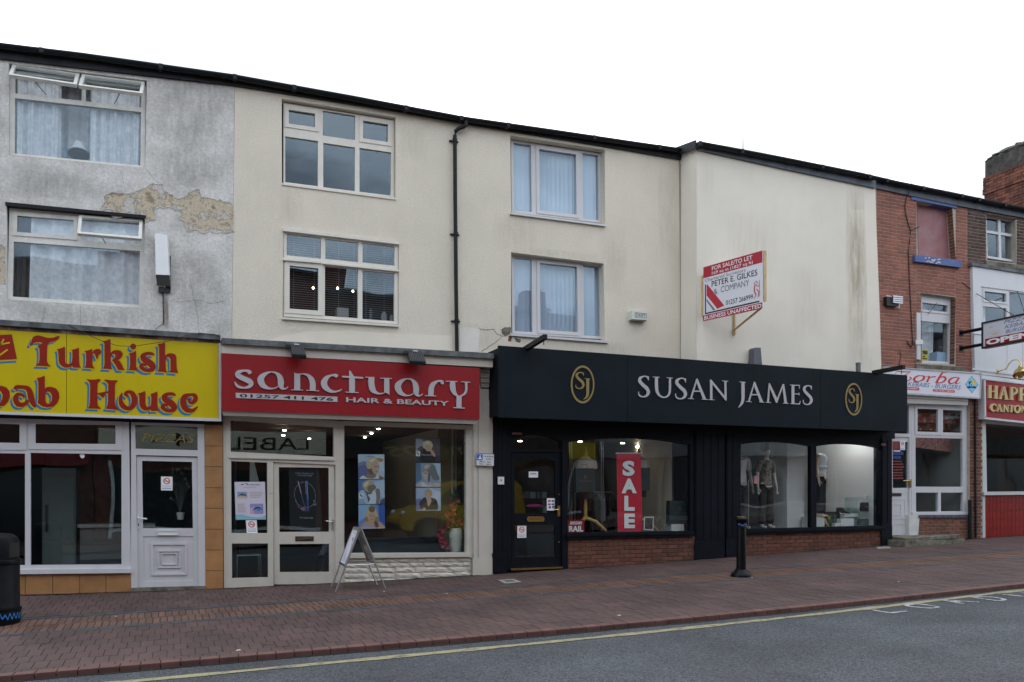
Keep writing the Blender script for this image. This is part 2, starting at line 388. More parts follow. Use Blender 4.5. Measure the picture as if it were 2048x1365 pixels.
mShelfGlass = glass('shelf_glass', (.9, .95, .94), .06)
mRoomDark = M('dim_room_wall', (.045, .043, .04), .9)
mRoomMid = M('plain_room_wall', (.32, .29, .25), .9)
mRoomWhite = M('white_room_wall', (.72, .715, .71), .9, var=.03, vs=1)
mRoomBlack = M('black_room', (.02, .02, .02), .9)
mBulb = M('warm_bulb', (1., .74, .40), .5, emit=8)
mSpot = M('downlight', (1., .88, .72), .5, emit=24)
mLace = M('net_curtain', (.70, .71, .73), .9, var=.16, vs=12)
mDrape = M('grey_curtain', (.26, .255, .245), .9, var=.1, vs=9)
mBlindV = M('vertical_blind_fabric', (.56, .66, .78), .85, rnd=.06)
mSlat = M('venetian_slat', (.30, .31, .32), .5)
mYellowSign = P('yellow_sign_acrylic', 197, 177, 1, .3, var=.05, vs=1, streak=.10)
mSignRed = P('painted_letter_red', 142, 28, 10, .3)
mSignBlue = P('painted_shadow_blue', 34, 116, 172, .3)
mRed = P('red_sign_panel', 138, 13, 24, .35, var=.07, vs=2, streak=.12)
mRedHappy = P('red_sign_panel_gloss', 150, 18, 30, .3, var=.05, vs=3)
mSilver = P('pale_grey_letter', 178, 175, 178, .4)
mSignNavy = M('dark_green_black_sign', (.0055, .0105, .0155), .55, var=.2, vs=1.5, spec=.15, fine=.2)
mPrintBlack = P('black_print', 18, 18, 20, .5); mPrintWhite = P('white_print', 232, 232, 234, .5); mPrintRed = P('red_print', 196, 32, 48, .5)
mPrintBlue = P('blue_print', 52, 92, 150, .5); mPrintGrey = P('grey_print', 108, 112, 120, .5); mPrintYel = P('yellow_print', 226, 196, 40, .5)
mPaper = P('paper', 224, 222, 230, .6)
mBluePaint = M('blue_paint', (.075, .12, .30), .6, var=.2, vs=6)
mBoardRed = M('red_board', (.30, .10, .10), .45, var=.15, vs=4, col2=(.26, .13, .14))
mTimber = M('pine_timber', (.55, .40, .20), .6, var=.15, vs=9)
mWoodDark = M('beech_wood', (.52, .30, .09), .4, var=.15, vs=9)
mCable = P('black_cable', 34, 30, 30, .6)
mCrack = M('crack', (.20, .195, .185), 1.)
mSkin = M('mannequin_skin', (.55, .40, .30), .45); mMannequin = M('pale_mannequin', (.62, .56, .50), .4)

t = mAsph; t.use_nodes = True; n_ = t.node_tree.nodes; l_ = t.node_tree.links; b_ = n_['Principled BSDF']; b_.inputs['Roughness'].default_value = .85
ge = n_.new('ShaderNodeNewGeometry'); vo = n_.new('ShaderNodeTexVoronoi'); vo.inputs['Scale'].default_value = 85; l_.new(ge.outputs['Position'], vo.inputs['Vector'])
rp = n_.new('ShaderNodeValToRGB'); e = rp.color_ramp.elements; e[0].position = .0; e[0].color = (.016, .018, .021, 1); e[1].position = 1; e[1].color = (.105, .116, .130, 1)
q2 = n_.new('ShaderNodeSeparateColor'); l_.new(vo.outputs['Color'], q2.inputs[0]); l_.new(q2.outputs[0], rp.inputs['Fac'])
nz = n_.new('ShaderNodeTexNoise'); nz.inputs['Scale'].default_value = .9; nz.inputs['Detail'].default_value = 6; l_.new(ge.outputs['Position'], nz.inputs['Vector'])
mr = n_.new('ShaderNodeMapRange'); mr.inputs['From Min'].default_value = .3; mr.inputs['From Max'].default_value = .7; mr.inputs['To Min'].default_value = .68; mr.inputs['To Max'].default_value = 1.25; l_.new(nz.outputs['Fac'], mr.inputs['Value'])
mm = n_.new('ShaderNodeMix'); mm.data_type = 'RGBA'; mm.blend_type = 'MULTIPLY'; mm.inputs['Factor'].default_value = 1; l_.new(rp.outputs['Color'], mm.inputs[6]); l_.new(mr.outputs['Result'], mm.inputs[7]); l_.new(mm.outputs[2], b_.inputs['Base Color'])
bp = n_.new('ShaderNodeBump'); bp.inputs['Strength'].default_value = .8; bp.inputs['Distance'].default_value = .012; l_.new(vo.outputs['Distance'], bp.inputs['Height']); l_.new(bp.outputs['Normal'], b_.inputs['Normal'])
# ---------------------------------------------------------------- small builders used everywhere
UP, SF, B4 = 0.0, -.45, -.54              # planes: upper walls, shopfronts, the forward-standing block
def slab(mb, q, yf, yb, m=0):             # photo outline on the plane yf, carried back to yb
    mb.poly([at(a, b, yf) for a, b in q], (0, yb-yf, 0), m)
def holed(mb, q, cells, yf, yb, m=0):
    mb.holed([at(a, b, yf) for a, b in q], [[at(a, b, yf) for a, b in c] for c in cells], (0, yb-yf, 0), m)
def rq(x0, y0, x1, y1, sl=0., sl2=None):  # quad with sloping top and bottom (slope in px per px)
    sl2 = sl if sl2 is None else sl2
    return [(x0, y0), (x1, y0+sl*(x1-x0)), (x1, y1+sl2*(x1-x0)), (x0, y1)]
def window(parent, fr, cells, mat, depth=.07, gl=None, n0=0., pane_n=-.03, sash=None, sash_t=.04, name='window', panes=True):
    mb = MB(); mb.holed(fr.quad(0, 0, 1, 1, n0), [fr.quad(*c, n0) for c in cells], fr.n*-depth)
    w = obj(name, mb, mat, parent)
    for i, c in enumerate(cells):
        c2 = c
        if sash and sash[i]:
            t_ = sash_t if sash[i] is True else sash[i]
            mb = MB(); g = fr.sub(*c); e = .012
            mb.holed(g.quad(-e/g.W, -e/g.H, 1+e/g.W, 1+e/g.H, n0+.014), [g.quad(t_/g.W, t_/g.H, 1-t_/g.W, 1-t_/g.H, n0+.014)], g.n*-.05)
            obj('sash', mb, mat, w)
            a = t_/g.W*(c[2]-c[0]); b = t_/g.H*(c[3]-c[1]); c2 = (c[0]+a, c[1]+b, c[2]-a, c[3]-b)
        if panes:
            mb = MB(); fr.rect(mb, c2[0]-.003, c2[1]-.003, c2[2]+.003, c2[3]+.003, n0+pane_n-.006, n0+pane_n)
            obj('pane', mb, gl or mGlass, w)
    return w
def room(parent, x0, x1, y0, y1, z0, z1, mat, fmat=None, name='room'):
    mb = MB()
    mb.add([(x0,y0,z0),(x1,y0,z0),(x1,y1,z0),(x0,y1,z0),(x0,y0,z1),(x1,y0,z1),(x1,y1,z1),(x0,y1,z1)], [(4,5,6,7),(1,2,6,5),(2,3,7,6),(3,0,4,7)], 0)
    mb.add([(x0,y0,z0),(x1,y0,z0),(x1,y1,z0),(x0,y1,z0)], [(0,1,2,3)], 1)
    return obj(name, mb, [mat, fmat or mat], parent)
def room_behind(parent, fr, depth, mat, gap=.25):
    xs = [c.x for c in fr.c]; zs = [c.z for c in fr.c]; y = fr.c[0].y
    return room(parent, min(xs)-.2, max(xs)+.2, y+gap, y+depth, min(zs)-.3, max(zs)+.25, mat)
def cloth(fr, u0, v0, u1, v1, n, folds, amp, nu=60, seed=1, bottom=0., flare=0.):
    mb = MB(); r = random.Random(seed); ph = [r.uniform(0, 6.28) for _ in range(4)]; vs = []; nv = 8
    for j in range(nv+1):
        v = j/nv
        for i in range(nu+1):
            u = i/nu; uu = u0+(u1-u0)*(u+flare*v*(u-.5))
            w = amp*(math.sin(u*folds*6.28+ph[0])+.5*math.sin(u*folds*14.1+ph[1]+v*.8)+.3*math.sin(u*folds*3.3+ph[2]))
            vs.append(fr.p(uu, v0+(v1-v0)*v+bottom*math.sin(u*9+ph[3])*v, n+w*(.5+.5*v)))
    fs = [(j*(nu+1)+i, j*(nu+1)+i+1, (j+1)*(nu+1)+i+1, (j+1)*(nu+1)+i) for j in range(nv) for i in range(nu)]
    mb.add(vs, fs); return mb

# ---------------------------------------------------------------- ground, road, pavement
def sheet_grid(xs, ys, zf, m=0):
    mb = MB(); vs = [(x, y(x) if callable(y) else y, 0) for y in ys for x in xs]
    vs = [(x, y, zf(x, y)) for x, y, _ in vs]; k = len(xs)
    mb.add(vs, [(j*k+i, j*k+i+1, (j+1)*k+i+1, (j+1)*k+i) for j in range(len(ys)-1) for i in range(k-1)], m); return mb
GXS = [-150, -60, -25, -12, -8]+[-6+.5*i for i in range(60)]+[26, 32, 45, 80, 200]
KU = .05                                                       # kerb upstand
mGround = M('bare_ground', (.12, .12, .115), .95, var=.2, vs=1)
obj('ground', sheet_grid(GXS, [300, 12, 3, -.2, -4, -8, -14, -40, -200], lambda x, y: zg(x, y)-.35), mGround, kind='structure')
road = obj('road', sheet_grid(GXS, [lambda x: yk(x)+.05, -6.3, -7, -8, -9, -10, -11, -12.2, -13.0], lambda x, y: zg(x, y)-KU), mAsph, kind='structure')
pav = obj('pavement', sheet_grid(GXS, [.3, -.2, -.6, -1.2, -2, -2.6, -3.2, -4, -5, lambda x: yk(x)], lambda x, y: zg(x, y)-.008), mJoint, kind='structure')
far = MB()
k = sheet_grid(GXS, [-13.0, -17.6], lambda x, y: zg(x, y)+.02); far.add(k.v, k.f)
obj('far_pavement', far, mPaver, kind='structure')

def paver_proto(name, mat):
    mb = MB(); a, b = .5, .485
    mb.add([(-a,-a,-1),(a,-a,-1),(a,a,-1),(-a,a,-1),(-a,-a,-.12),(a,-a,-.12),(a,a,-.12),(-a,a,-.12),(-b,-b,0),(b,-b,0),(b,b,0),(-b,b,0)],
           [(0,1,5,4),(1,2,6,5),(2,3,7,6),(3,0,4,7),(4,5,9,8),(5,6,10,9),(6,7,11,10),(7,4,8,11),(8,9,10,11)])
    return mesh_of(mb, mat, name)
def lay(items, name, mat, limit=300, th=.03):
    """items: (x, y, length along x, length along y). The nearest in view become objects, the rest one mesh"""
    def seen(x, y):
        d = y+CAMD; a = (x*CT-d*ST)/(x*ST+d*CT); return abs(a) < .62 and y > -9
    items = [(x, y, w, l, random.uniform(-.0025, .002)) for x, y, w, l in items]
    near = sorted([q for q in items if seen(q[0], q[1])], key=lambda q: q[0]**2+(q[1]+CAMD)**2)[:limit]
    ids = set(map(id, near)); me = paver_proto(name, mat)
    for x, y, w, l, dz in near:
        sx = (zg(x+.1, y)-zg(x-.1, y))/.2; sy = (zg(x, y+.1)-zg(x, y-.1))/.2
        inst(name, me, pav, (x, y, zg(x, y)+dz), (math.atan(sy), -math.atan(sx), 0), (w, l, th))
    rest = [q for q in items if id(q) not in ids]
    if rest:
        mb = MB()
        for x, y, w, l, dz in rest:
            vs = []
            for s_, zz in ((.5, -th), (.5, -.12*th), (.485, 0)):
                for a, b in ((-s_, -s_), (s_, -s_), (s_, s_), (-s_, s_)): vs.append((x+a*w, y+b*l, zg(x+a*w, y+b*l)+dz+zz))
            mb.add(vs, [(0,1,5,4),(1,2,6,5),(2,3,7,6),(3,0,4,7),(4,5,9,8),(5,6,10,9),(6,7,11,10),(7,4,8,11),(8,9,10,11)])
        obj(name, mb, mat, pav, kind='stuff')
X0P, X1P = -4.5, 24.
def rows(y_top, y_bot, rowl, w, joint, stagger=.5, bend=False):
    out = []; n = round((y_top-y_bot)/rowl); h = (y_top-y_bot)/n
    for j in range(n):
        yc = y_top-h*(j+.5); x = X0P+(w*stagger*(j % 2))
        while x < X1P:
            out.append((x+w/2, yc, w-joint, h-joint)); x += w
    return out
it = rows(-.30, -2.22, .32, .126, .005)
last = []
y = -3.38; j = 0
while y > -5.7:
    x = X0P+.063*(j % 2)
    while x < X1P:
        lim = yk(x+.063)+.135
        y1 = max(y-.32, lim)
        if y1 < y-.03: last.append((x+.063, (y+y1)/2, .121, y-y1-.005))
        x += .126
    y -= .32; j += 1
lay(it+last, 'paver', mPaver)
lay(rows(-2.40, -3.24, .42, .078, .012, .3), 'band_brick', mPaverOrange)
bl = []
for yy in (-2.31, -3.31):
    x = X0P
    while x < X1P: bl.append((x+.125, yy, .244, .12)); x += .25
lay(bl, 'border_brick', mPaverBlue)
ks = []; x = X0P
kme = paver_proto('kerb_stone', mKerb)
while x < X1P:
    xc = x+.085; y = yk(xc)+.065
    inst('kerb_stone', kme, pav, (xc, y, zg(xc, y)+.003), (math.atan(.02), -math.atan(.025), math.atan((yk(xc+.1)-yk(xc-.1))/.2)), (.163, .13, KU+.06)); x += .17
# painted line and road lettering (4 mm above the asphalt)
mb = MB(); xs = [-6+.25*i for i in range(130)]
vs = []
for x in xs:
    yc = yk(x)-max(.17, .42-.024*x); w = .056+.010*math.sin(x*7.3)+.008*math.sin(x*23)
    for s_ in (1, -1): vs.append((x, yc+s_*w, zg(x, yc+s_*w)-KU+.005))
mb.add(vs, [(2*i, 2*i+1, 2*i+3, 2*i+2) for i in range(len(xs)-1)])
obj('yellow_line', mb, mYellow, road)
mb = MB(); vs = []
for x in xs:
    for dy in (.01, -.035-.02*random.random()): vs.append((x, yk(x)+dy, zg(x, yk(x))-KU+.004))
mb.add(vs, [(2*i, 2*i+1, 2*i+3, 2*i+2) for i in range(len(xs)-1)]); obj('kerb_dark_strip', mb, M('kerb_dark_strip', (.018, .017, .016), .95, var=.5, vs=9), road)  # narrow dark strip of uneven width on the road along the kerb
def road_stroke(mb, pts, closed=False):
    P_ = [gat(1700+a/5.885, 1160+b/5.885, -KU) for a, b in pts]
    q = [(p.x, p.y, .055) for p in P_]
    stroke(mb, q, lambda a, b: V((a, b, zg(a, b)-KU+.006)), (0, 0, -.001), 0, closed)
for L_ in ([[(200, 348), (455, 392)], [(470, 396), (665, 372)]], [[(660, 300), (800, 290), (930, 305), (1030, 325), (960, 338), (800, 328), (690, 315), (660, 300)]],
           [[(1105, 245), (1330, 285)], [(1130, 243), (1520, 268)], [(1230, 262), (1330, 255)]], [[(1430, 208), (1600, 204), (1730, 215), (1815, 236), (1750, 250), (1600, 232), (1430, 208)]],
           [[(1800, 175), (2060, 202)]], [[(2010, 148), (2250, 170)], [(2010, 150), (2330, 152)], [(2120, 132), (2330, 152)]]):
    mb = MB()
    for s_ in L_: road_stroke(mb, s_, len(s_) > 3)
    obj('road_letter', mb, mRoadWhite, road)

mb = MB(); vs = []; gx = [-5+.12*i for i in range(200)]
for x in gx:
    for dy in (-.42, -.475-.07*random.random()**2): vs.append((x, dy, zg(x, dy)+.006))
mb.add(vs, [(2*i, 2*i+1, 2*i+3, 2*i+2) for i in range(len(gx)-1)]); obj('foot_dark_strip', mb, M('foot_dark_strip', (.03, .027, .025), .95, var=.4, vs=6), pav, kind='stuff')  # narrow dark strip of uneven width on the paving along the shopfront bases
# ---------------------------------------------------------------- eaves line of the terrace
BOT = [(-160, 99), (0, 117), (470, 171), (540, 182), (790, 222), (960, 252.5), (1200, 291), (1358, 318.6)]
TOP = [(-160, 70), (0, 87), (165, 107), (470, 150), (700, 191), (925, 233), (1100, 258), (1270, 283), (1362, 296)]
def itp(tab, x):
    for (a, b), (c, d_) in zip(tab, tab[1:]):
        if x <= c: return b+(d_-b)*(x-a)/(c-a)
    return tab[-1][1]
def along(tab, x0, x1): return [(x0, itp(tab, x0))]+[p for p in tab if x0 < p[0] < x1]+[(x1, itp(tab, x1))]
def eaves(parent, x0, x1, top=TOP, bot=BOT, y=UP, fm=None, gut=9, pitch=.17):
    tp = along(top, x0, x1); xs = sorted({p[0] for p in tp}|{p[0] for p in along(bot, x0, x1)})
    mb = MB()
    for a, b in zip(xs, xs[1:]):
        slab(mb, [(a, itp(top, a)+gut*.6), (b, itp(top, b)+gut*.6), (b, itp(bot, b)), (a, itp(bot, a))], y-.05, y+.02)
    obj('fascia_board', mb, fm or mSoffit, parent)
    mb = MB(); pts = [at(p[0], p[1]+gut*.6, y-.13) for p in tp]
    n = 9; prof = [(math.cos(math.pi*(1+i/n)), math.sin(math.pi*(1+i/n))) for i in range(n+1)]
    vs = []
    for p in pts:
        for r, dz in ((.062, .02), (.054, .02)):
            vs += [p+V((0, c*r, s_*r+dz)) for c, s_ in prof]
    K = 2*(n+1); fs = []
    for i in range(len(pts)-1):
        for j in range(n): fs += [(i*K+j, i*K+j+1, (i+1)*K+j+1, (i+1)*K+j), (i*K+n+1+j, i*K+n+2+j, (i+1)*K+n+2+j, (i+1)*K+n+1+j)]
        for j in (0, n): fs.append((i*K+j, i*K+n+1+j, (i+1)*K+n+1+j, (i+1)*K+j))
    fs += [tuple(range(n+1)), tuple((len(pts)-1)*K+j for j in range(n+1))]
    mb.add(vs, fs)
    for i in range(len(pts)-1):          # gutter joints
        p = (pts[i]+pts[i+1])/2; mb.box(p.x-.03, p.x+.03, p.y-.067, p.y+.067, p.z-.047, p.z+.024)
    obj('gutter', mb, mBlackGutter, parent)
    mb = MB(); e0 = [at(p[0], p[1]+3, y-.12) for p in tp]
    for a, b in zip(e0, e0[1:]):
        ra = a+V((0, 4.6, 4.6*pitch)); rb = b+V((0, 4.6, 4.6*pitch)); ba = ra+V((0, 4.6, -4.6*pitch)); bb = rb+V((0, 4.6, -4.6*pitch)); dn = V((0, 0, -.03))
        mb.hexa([a+dn, b+dn, rb+dn, ra+dn, a, b, rb, ra]); mb.hexa([ra+dn, rb+dn, bb+dn, ba+dn, ra, rb, bb, ba])
    obj('roof', mb, mRoof, parent)
def wall_front(mb, outer, holes, y, reveal=.2, m=0):
    mb.holed([at(a, b, y) for a, b in outer], [[at(a, b, y) for a, b in h] for h in holes], (0, reveal, 0), m, rim=True)
def shell(mb, xa, xb, y0, y1, z1, m=0):   # side and back walls behind a front, a hair inside the front's ends
    e = .03; z0 = zg((xa+xb)/2, 0)-.3; xa += e; xb -= e
    mb.add([(xa,y0,z0),(xa,y1,z0),(xa,y1,z1),(xa,y0,z1)], [(0,1,2,3)], m); mb.add([(xb,y0,z0),(xb,y1,z0),(xb,y1,z1),(xb,y0,z1)], [(0,1,2,3)], m)
    mb.add([(xa,y1,z0),(xb,y1,z0),(xb,y1,z1),(xa,y1,z1)], [(0,1,2,3)], m)
def crack(parent, pts, y, w=.008, mat=None, name='crack'):
    mb = MB(); q = []
    for (a, b), (c, d_) in zip(pts, pts[1:]):
        for i in range(4): q.append((a+(c-a)*i/4+random.uniform(-1, 1), b+(d_-b)*i/4+random.uniform(-1, 1)))
    q.append(pts[-1]); P_ = [at(a, b, y-.003) for a, b in q]
    stroke(mb, [(p.x, p.z, w*random.uniform(.5, 1.2)) for p in P_], lambda a, b: V((a, y-.003, b)), (0, .002, 0), 0, False)
    obj(name, mb, mat or mCrack, parent)
_st = {}
def stain(parent, q, y, col=(.36, .33, .27), k=.09, name='water_stain'):   # a soft-edged water mark of its own shape
    key = (col, k)
    if key not in _st:
        m_ = bpy.data.materials.new(name); m_.use_nodes = True; n = m_.node_tree.nodes; l = m_.node_tree.links; b = n['Principled BSDF']; b.inputs['Base Color'].default_value = (*col, 1); b.inputs['Roughness'].default_value = .95
        tc = n.new('ShaderNodeTexCoord'); sx = n.new('ShaderNodeSeparateXYZ'); l.new(tc.outputs['Generated'], sx.inputs[0])
        def mth(op, a, b_=None):
            q_ = n.new('ShaderNodeMath'); q_.operation = op
            for i, x in enumerate((a, b_)):
                if x is None: continue
                if isinstance(x, (int, float)): q_.inputs[i].default_value = x
                else: l.new(x, q_.inputs[i])
            return q_.outputs[0]
        par = lambda o: mth('MULTIPLY', mth('MULTIPLY', o, mth('SUBTRACT', 1, o)), 4)
        ge = n.new('ShaderNodeNewGeometry'); mp_ = n.new('ShaderNodeMapping'); mp_.inputs['Scale'].default_value = (3.2, 3.2, .5); nz = n.new('ShaderNodeTexNoise'); nz.inputs['Scale'].default_value = 4; nz.inputs['Detail'].default_value = 7; nz.inputs['Roughness'].default_value = .55
        l.new(ge.outputs['Position'], mp_.inputs[0]); l.new(mp_.outputs[0], nz.inputs['Vector']); nn = mth('MULTIPLY', mth('SUBTRACT', nz.outputs['Fac'], .2), 1.5)
        cl = n.new('ShaderNodeClamp'); l.new(mth('MULTIPLY', mth('MULTIPLY', mth('MULTIPLY', par(sx.outputs[0]), par(sx.outputs[2])), nn), k), cl.inputs[0]); l.new(cl.outputs[0], b.inputs['Alpha']); _st[key] = m_
    mb = MB(); slab(mb, q, y-.0025, y-.001); obj(name, mb, _st[key], parent)
def wires(pts, y, r=.006): return [at(a, b, yy) for (a, b), yy in zip(pts, y if isinstance(y, list) else [y]*len(pts))]

# ---------------------------------------------------------------- grey rendered building over the kebab shop
W1 = [(18, 127), (293.5, 161), (290, 337), (18, 311)]; W2 = [(13, 408), (290, 434), (287, 617.5), (13.5, 599.5)]
GB = thing('grey_rendered_building', 'weathered grey pebbledashed terrace building with two wide curtained windows', 'building', (-1.2, 0, .1))
mb = MB(); wall_front(mb, along(BOT, -160, 469.5)+[(466, 440), (463, 722), (-160, 705)], [W1, W2], UP); shell(mb, at(-160, 600).x, at(466, 600).x, .2, 9, 7.8)
obj('wall', mb, mGrey, GB); eaves(GB, -160, 469)
# patch where the render has fallen away
z2 = lambda a, b: (a/4.014, b/4.014+380)
pts = [(805,170),(830,110),(840,50),(870,35),(960,28),(1060,20),(1120,5),(1180,-30),(1215,-46),(1250,-50),(1310,-45),(1320,10),(1360,30),(1400,60),(1430,75),(1470,58),(1500,40),(1560,5),(1600,-10),(1620,60),(1660,65),(1720,72),(1800,90),(1870,120),(1875,180),(1895,230),(1893,340),(1810,350),(1740,345),(1680,330),(1600,332),(1510,335),(1490,260),(1440,230),(1420,190),(1390,150),(1320,148),(1250,150),(1245,205),(1240,240),(1170,260),(1165,215),(1090,203),(1000,195)]
def ragged(pts, amp, n=3):
    for _ in range(n):
        out = []
        for i, p in enumerate(pts):
            q = pts[(i+1) % len(pts)]; d = math.hypot(q[0]-p[0], q[1]-p[1]); out += [p, ((p[0]+q[0])/2+random.gauss(0, d*amp), (p[1]+q[1])/2+random.gauss(0, d*amp))]
        pts = out
    return pts
pts = [(min(p[0], 1874), p[1]) for p in ragged(pts, .15)]
mb = MB(); mb.poly([at(*z2(a, b), -.004) for a, b in pts], (0, .003, 0)); obj('exposed_patch', mb, mOldRender, GB)
mb = MB(); P_ = [at(*z2(*p), -.004) for p in pts]+[at(*z2(*pts[0]), -.004)]
stroke(mb, [(p.x, p.z, random.uniform(.004, .018)) for p in P_], lambda a, b: V((a, -.010, b)), (0, .010, 0), 0, False); obj('render_edge', mb, mGrey, GB)
mb = MB(); slab(mb, [z2(*p) for p in [(-60, 430), (20, 440), (46, 452), (38, 560), (50, 640), (44, 760), (-60, 740)]], -.004, -.001); obj('exposed_patch', mb, mOldRender, GB)
for c in ([(293, 338), (310, 362), (330, 372)], [(240, 340), (248, 368)], [(161, 611), (161, 650)], [(90, 612), (84, 650)],
          [(380, 560), (390, 600), (396, 640), (398, 668)], [(340, 605), (400, 600), (420, 608), (450, 602)]):
    crack(GB, c, UP, .003)
mb = MB(); slab(mb, [(10, 404), (292, 431), (291, 437), (11, 411)], -.03, .1); obj('lintel_strip', mb, mBlackGutter, GB)
f1 = Fr.px([(20, 140), (292, 172), (289.7, 336.6), (18.7, 310.4)], .08)
w = window(GB, f1, [(.035, .04, .515, .27), (.545, .04, .965, .27), (.035, .325, .965, .975)], mWhiteWood, panes=False)
mb = MB(); f1.rect(mb, .03, .32, .97, .98, -.04, -.034); obj('pane', mb, mGlassUp, w)
def open_sash(parent, q, y0, y1, t_=.045):
    g = Fr(at(*q[0], y0), at(*q[1], y0), at(*q[2], y1), at(*q[3], y1)); mb = MB(); g.border(mb, t_, -.03, .02); s_ = obj('sash', mb, mWhiteWood, parent)
    mb = MB(); g.rect(mb, t_/g.W-.004, t_/g.H-.01, 1-t_/g.W+.004, 1-t_/g.H+.01, -.006, 0); obj('pane', mb, mGlassUp, parent)
open_sash(w, [(26, 130), (159.5, 149.8), (153, 172), (17.5, 152)], .05, -.2); open_sash(w, [(164.4, 151), (290, 166), (285, 189.6), (157, 173.4)], .05, -.2)
for p, q in (((71, 165), (92, 189.6)), ((239, 188), (229, 208))): mb = MB(); mb.tube([at(*p, -.15), at(*q, .06)], .006, 6); obj('stay', mb, mBlack, w)
f2 = Fr.px([(19, 416), (290, 437.5), (287, 617), (14.5, 599.3)], .08)
w = window(GB, f2, [(.035, .05, .485, .29), (.515, .05, .965, .29), (.035, .365, .965, .965)], mWhiteWood, sash=[True, False, False], panes=False)
mb = MB(); f2.rect(mb, .03, .36, .97, .97, -.04, -.034); obj('pane', mb, mGlassUp, w)
mb = MB(); f2.rect(mb, .06, .08, .46, .27, -.03, -.024); obj('pane', mb, mGlassUp, w)
open_sash(w, [(158, 432), (285.5, 441), (283.2, 480), (154.5, 468.6)], .05, -.12)
mb = MB(); mb.tube([at(203, 474, -.08), at(211, 487, .06)], .006, 6); obj('stay', mb, mBlack, w)
room_behind(GB, f1, 3, mRoomMid); room_behind(GB, f2, 3, mRoomMid)
for i, (f, u0, v0, u1, v1, n, fo, am, m_, lb) in enumerate([
    (f1, .03, .05, .36, .98, -.1, 4, .035, mLace, 'white net curtain at the left of the top grey window'), (f1, .25, -.25, .70, .99, -.36, 3, .03, mLace, 'thin pale curtain gathered in the middle of the top grey window'),
    (f1, .575, .06, .985, .98, -.1, 5, .035, mLace, 'white net curtain at the right of the top grey window'),
    (f2, .0, .03, .2, .97, -.3, 4, .03, mDrape, 'grey brown drape at the edge of the lower grey window'), (f2, .15, .0, 1., .975, -.1, 5, .035, mLace, 'flowered lace curtain filling the lower grey window')]):
    obj('curtain', cloth(f, u0, v0, u1, v1, n, fo, am, seed=i), m_, label=lb, cat='curtain', group='curtains in the grey building')
c = at(158, 312, .30); t_ = thing('lampshade', 'white conical lampshade lying on the sill of the top grey window', 'lampshade', c)
mb = MB(); ax = [V((-.03, -.12, -.03)), V((.02, .10, .1))]; mb.tube([c+V((0, -.02, .015)), c+V((0, .01, .10)), c+V((.0, .03, .20))], [.155, .115, .07], 20, cap=True); obj('shade', mb, mWhite, t_, smooth=True)
mb = MB(); mb.tube([c+V((0, -.022, .006)), c+V((0, -.02, .012))], [.145, .14], 20); obj('lining', mb, mLens, t_)
c = at(131, 316, .15); mb = MB(); mb.lathe([(.035, 0), (.035, .13), (.015, .17), (.015, .2)], c, 12); obj('bottle', mb, glass('clear_plastic', (.8, .86, .95)), smooth=True, label='small clear plastic bottle standing beside the white lampshade', cat='bottle')
# lamp box on the wall
LB = thing('wall_lamp', 'long white lamp box hung on the grey wall beside the lower window', 'lamp', at(325, 560, -.1))
top = [(309.7, 467), (334.5, 470), (338, 550.6), (311.5, 549.4)]
mb = MB(); A = [at(309.7, 467, -.14), at(334.5, 470, -.14), at(338, 550.6, -.26), at(311.5, 549.4, -.26)]; B_ = [p+V((.02, .09, 0)) for p in A]; mb.add(A+B_, [(0,1,2,3),(4,5,6,7),(0,1,5,4),(1,2,6,5),(2,3,7,6),(3,0,4,7)]); obj('housing', mb, mWhite, LB)
mb = MB(); mb.add([at(311.5, 550.2, -.262), at(338, 551.4, -.262), at(341, 573.5, -.10), at(314, 572, -.10)]+[at(311.5, 550.2, -.25)+V((.02, .06, .02)), at(338, 551.4, -.25)+V((.02, .06, .02)), at(341, 571, -.05), at(314, 570, -.05)], [(0,1,2,3),(4,5,6,7),(0,1,5,4),(1,2,6,5),(2,3,7,6),(3,0,4,7)]); obj('lens', mb, mLens, LB)
mb = MB(); slab(mb, [(317, 573), (328.5, 573.5), (328.5, 584.5), (317, 584)], -.07, 0); slab(mb, [(330.5, 573), (341, 573.5), (341, 585.5), (330.5, 585)], -.05, 0); slab(mb, [(338.5, 512), (341.5, 512), (341.5, 580), (338.5, 580)], -.05, 0); obj('bracket', mb, mBlack, LB)
mb = MB(); mb.tube(wires([(326, 584), (327, 620), (327, 648)], -.01), .009, 6); obj('cable', mb, mCable, LB)
mb = MB(); mb.tube(wires([(327, 648), (315, 655), (309, 664)], [-.01, -.02, -.25]), .004, 5); obj('cable', mb, mCable, LB)

# lead-capped ledge and the yellow fascia sign
def ledge(parent, q, yf, m=mLead, name='ledge'): mb = MB(); slab(mb, q, yf, .0); return obj(name, mb, m, parent)
ledge(GB, [(-160, 621), (0, 639.5), (441, 670), (441, 680), (0, 650.5), (-160, 633)], -.72)
mb = MB(); slab(mb, [(-160, 632), (0, 650), (441, 679), (441, 687), (0, 659), (-160, 642)], -.67, -.05); obj('rusty_board', mb, mRust, GB)
YS = -.66
KS = thing('kebab_sign', 'bright yellow fascia sign reading Turkish Kebab House in red letters', 'sign', (-1, YS, 3.2))
def ky(x): return 658.3+(686.6-658.3)*x/437 if x > 0 else 658.3+.075*x
def kb(x): return 824+(837.5-824)*x/437 if x > 0 else 824+.035*x
for a, b in ((-160, 132.6), (133.6, 437)):
    mb = MB(); slab(mb, [(a, ky(a)), (b, ky(b)), (b, kb(b)), (a, kb(a))], YS, YS+.03); obj('panel', mb, mYellowSign, KS)
mb = MB(); slab(mb, [(-160, kb(-160)), (437.2, kb(437)), (437.2, kb(437)+5.5), (-160, kb(-160)+5.5)], YS-.012, YS+.05); slab(mb, [(437.4, ky(437)), (442.5, ky(437)+.4), (442.5, 843), (437.4, 843)], YS-.012, YS+.05); obj('edge_trim', mb, mUpvc, KS)
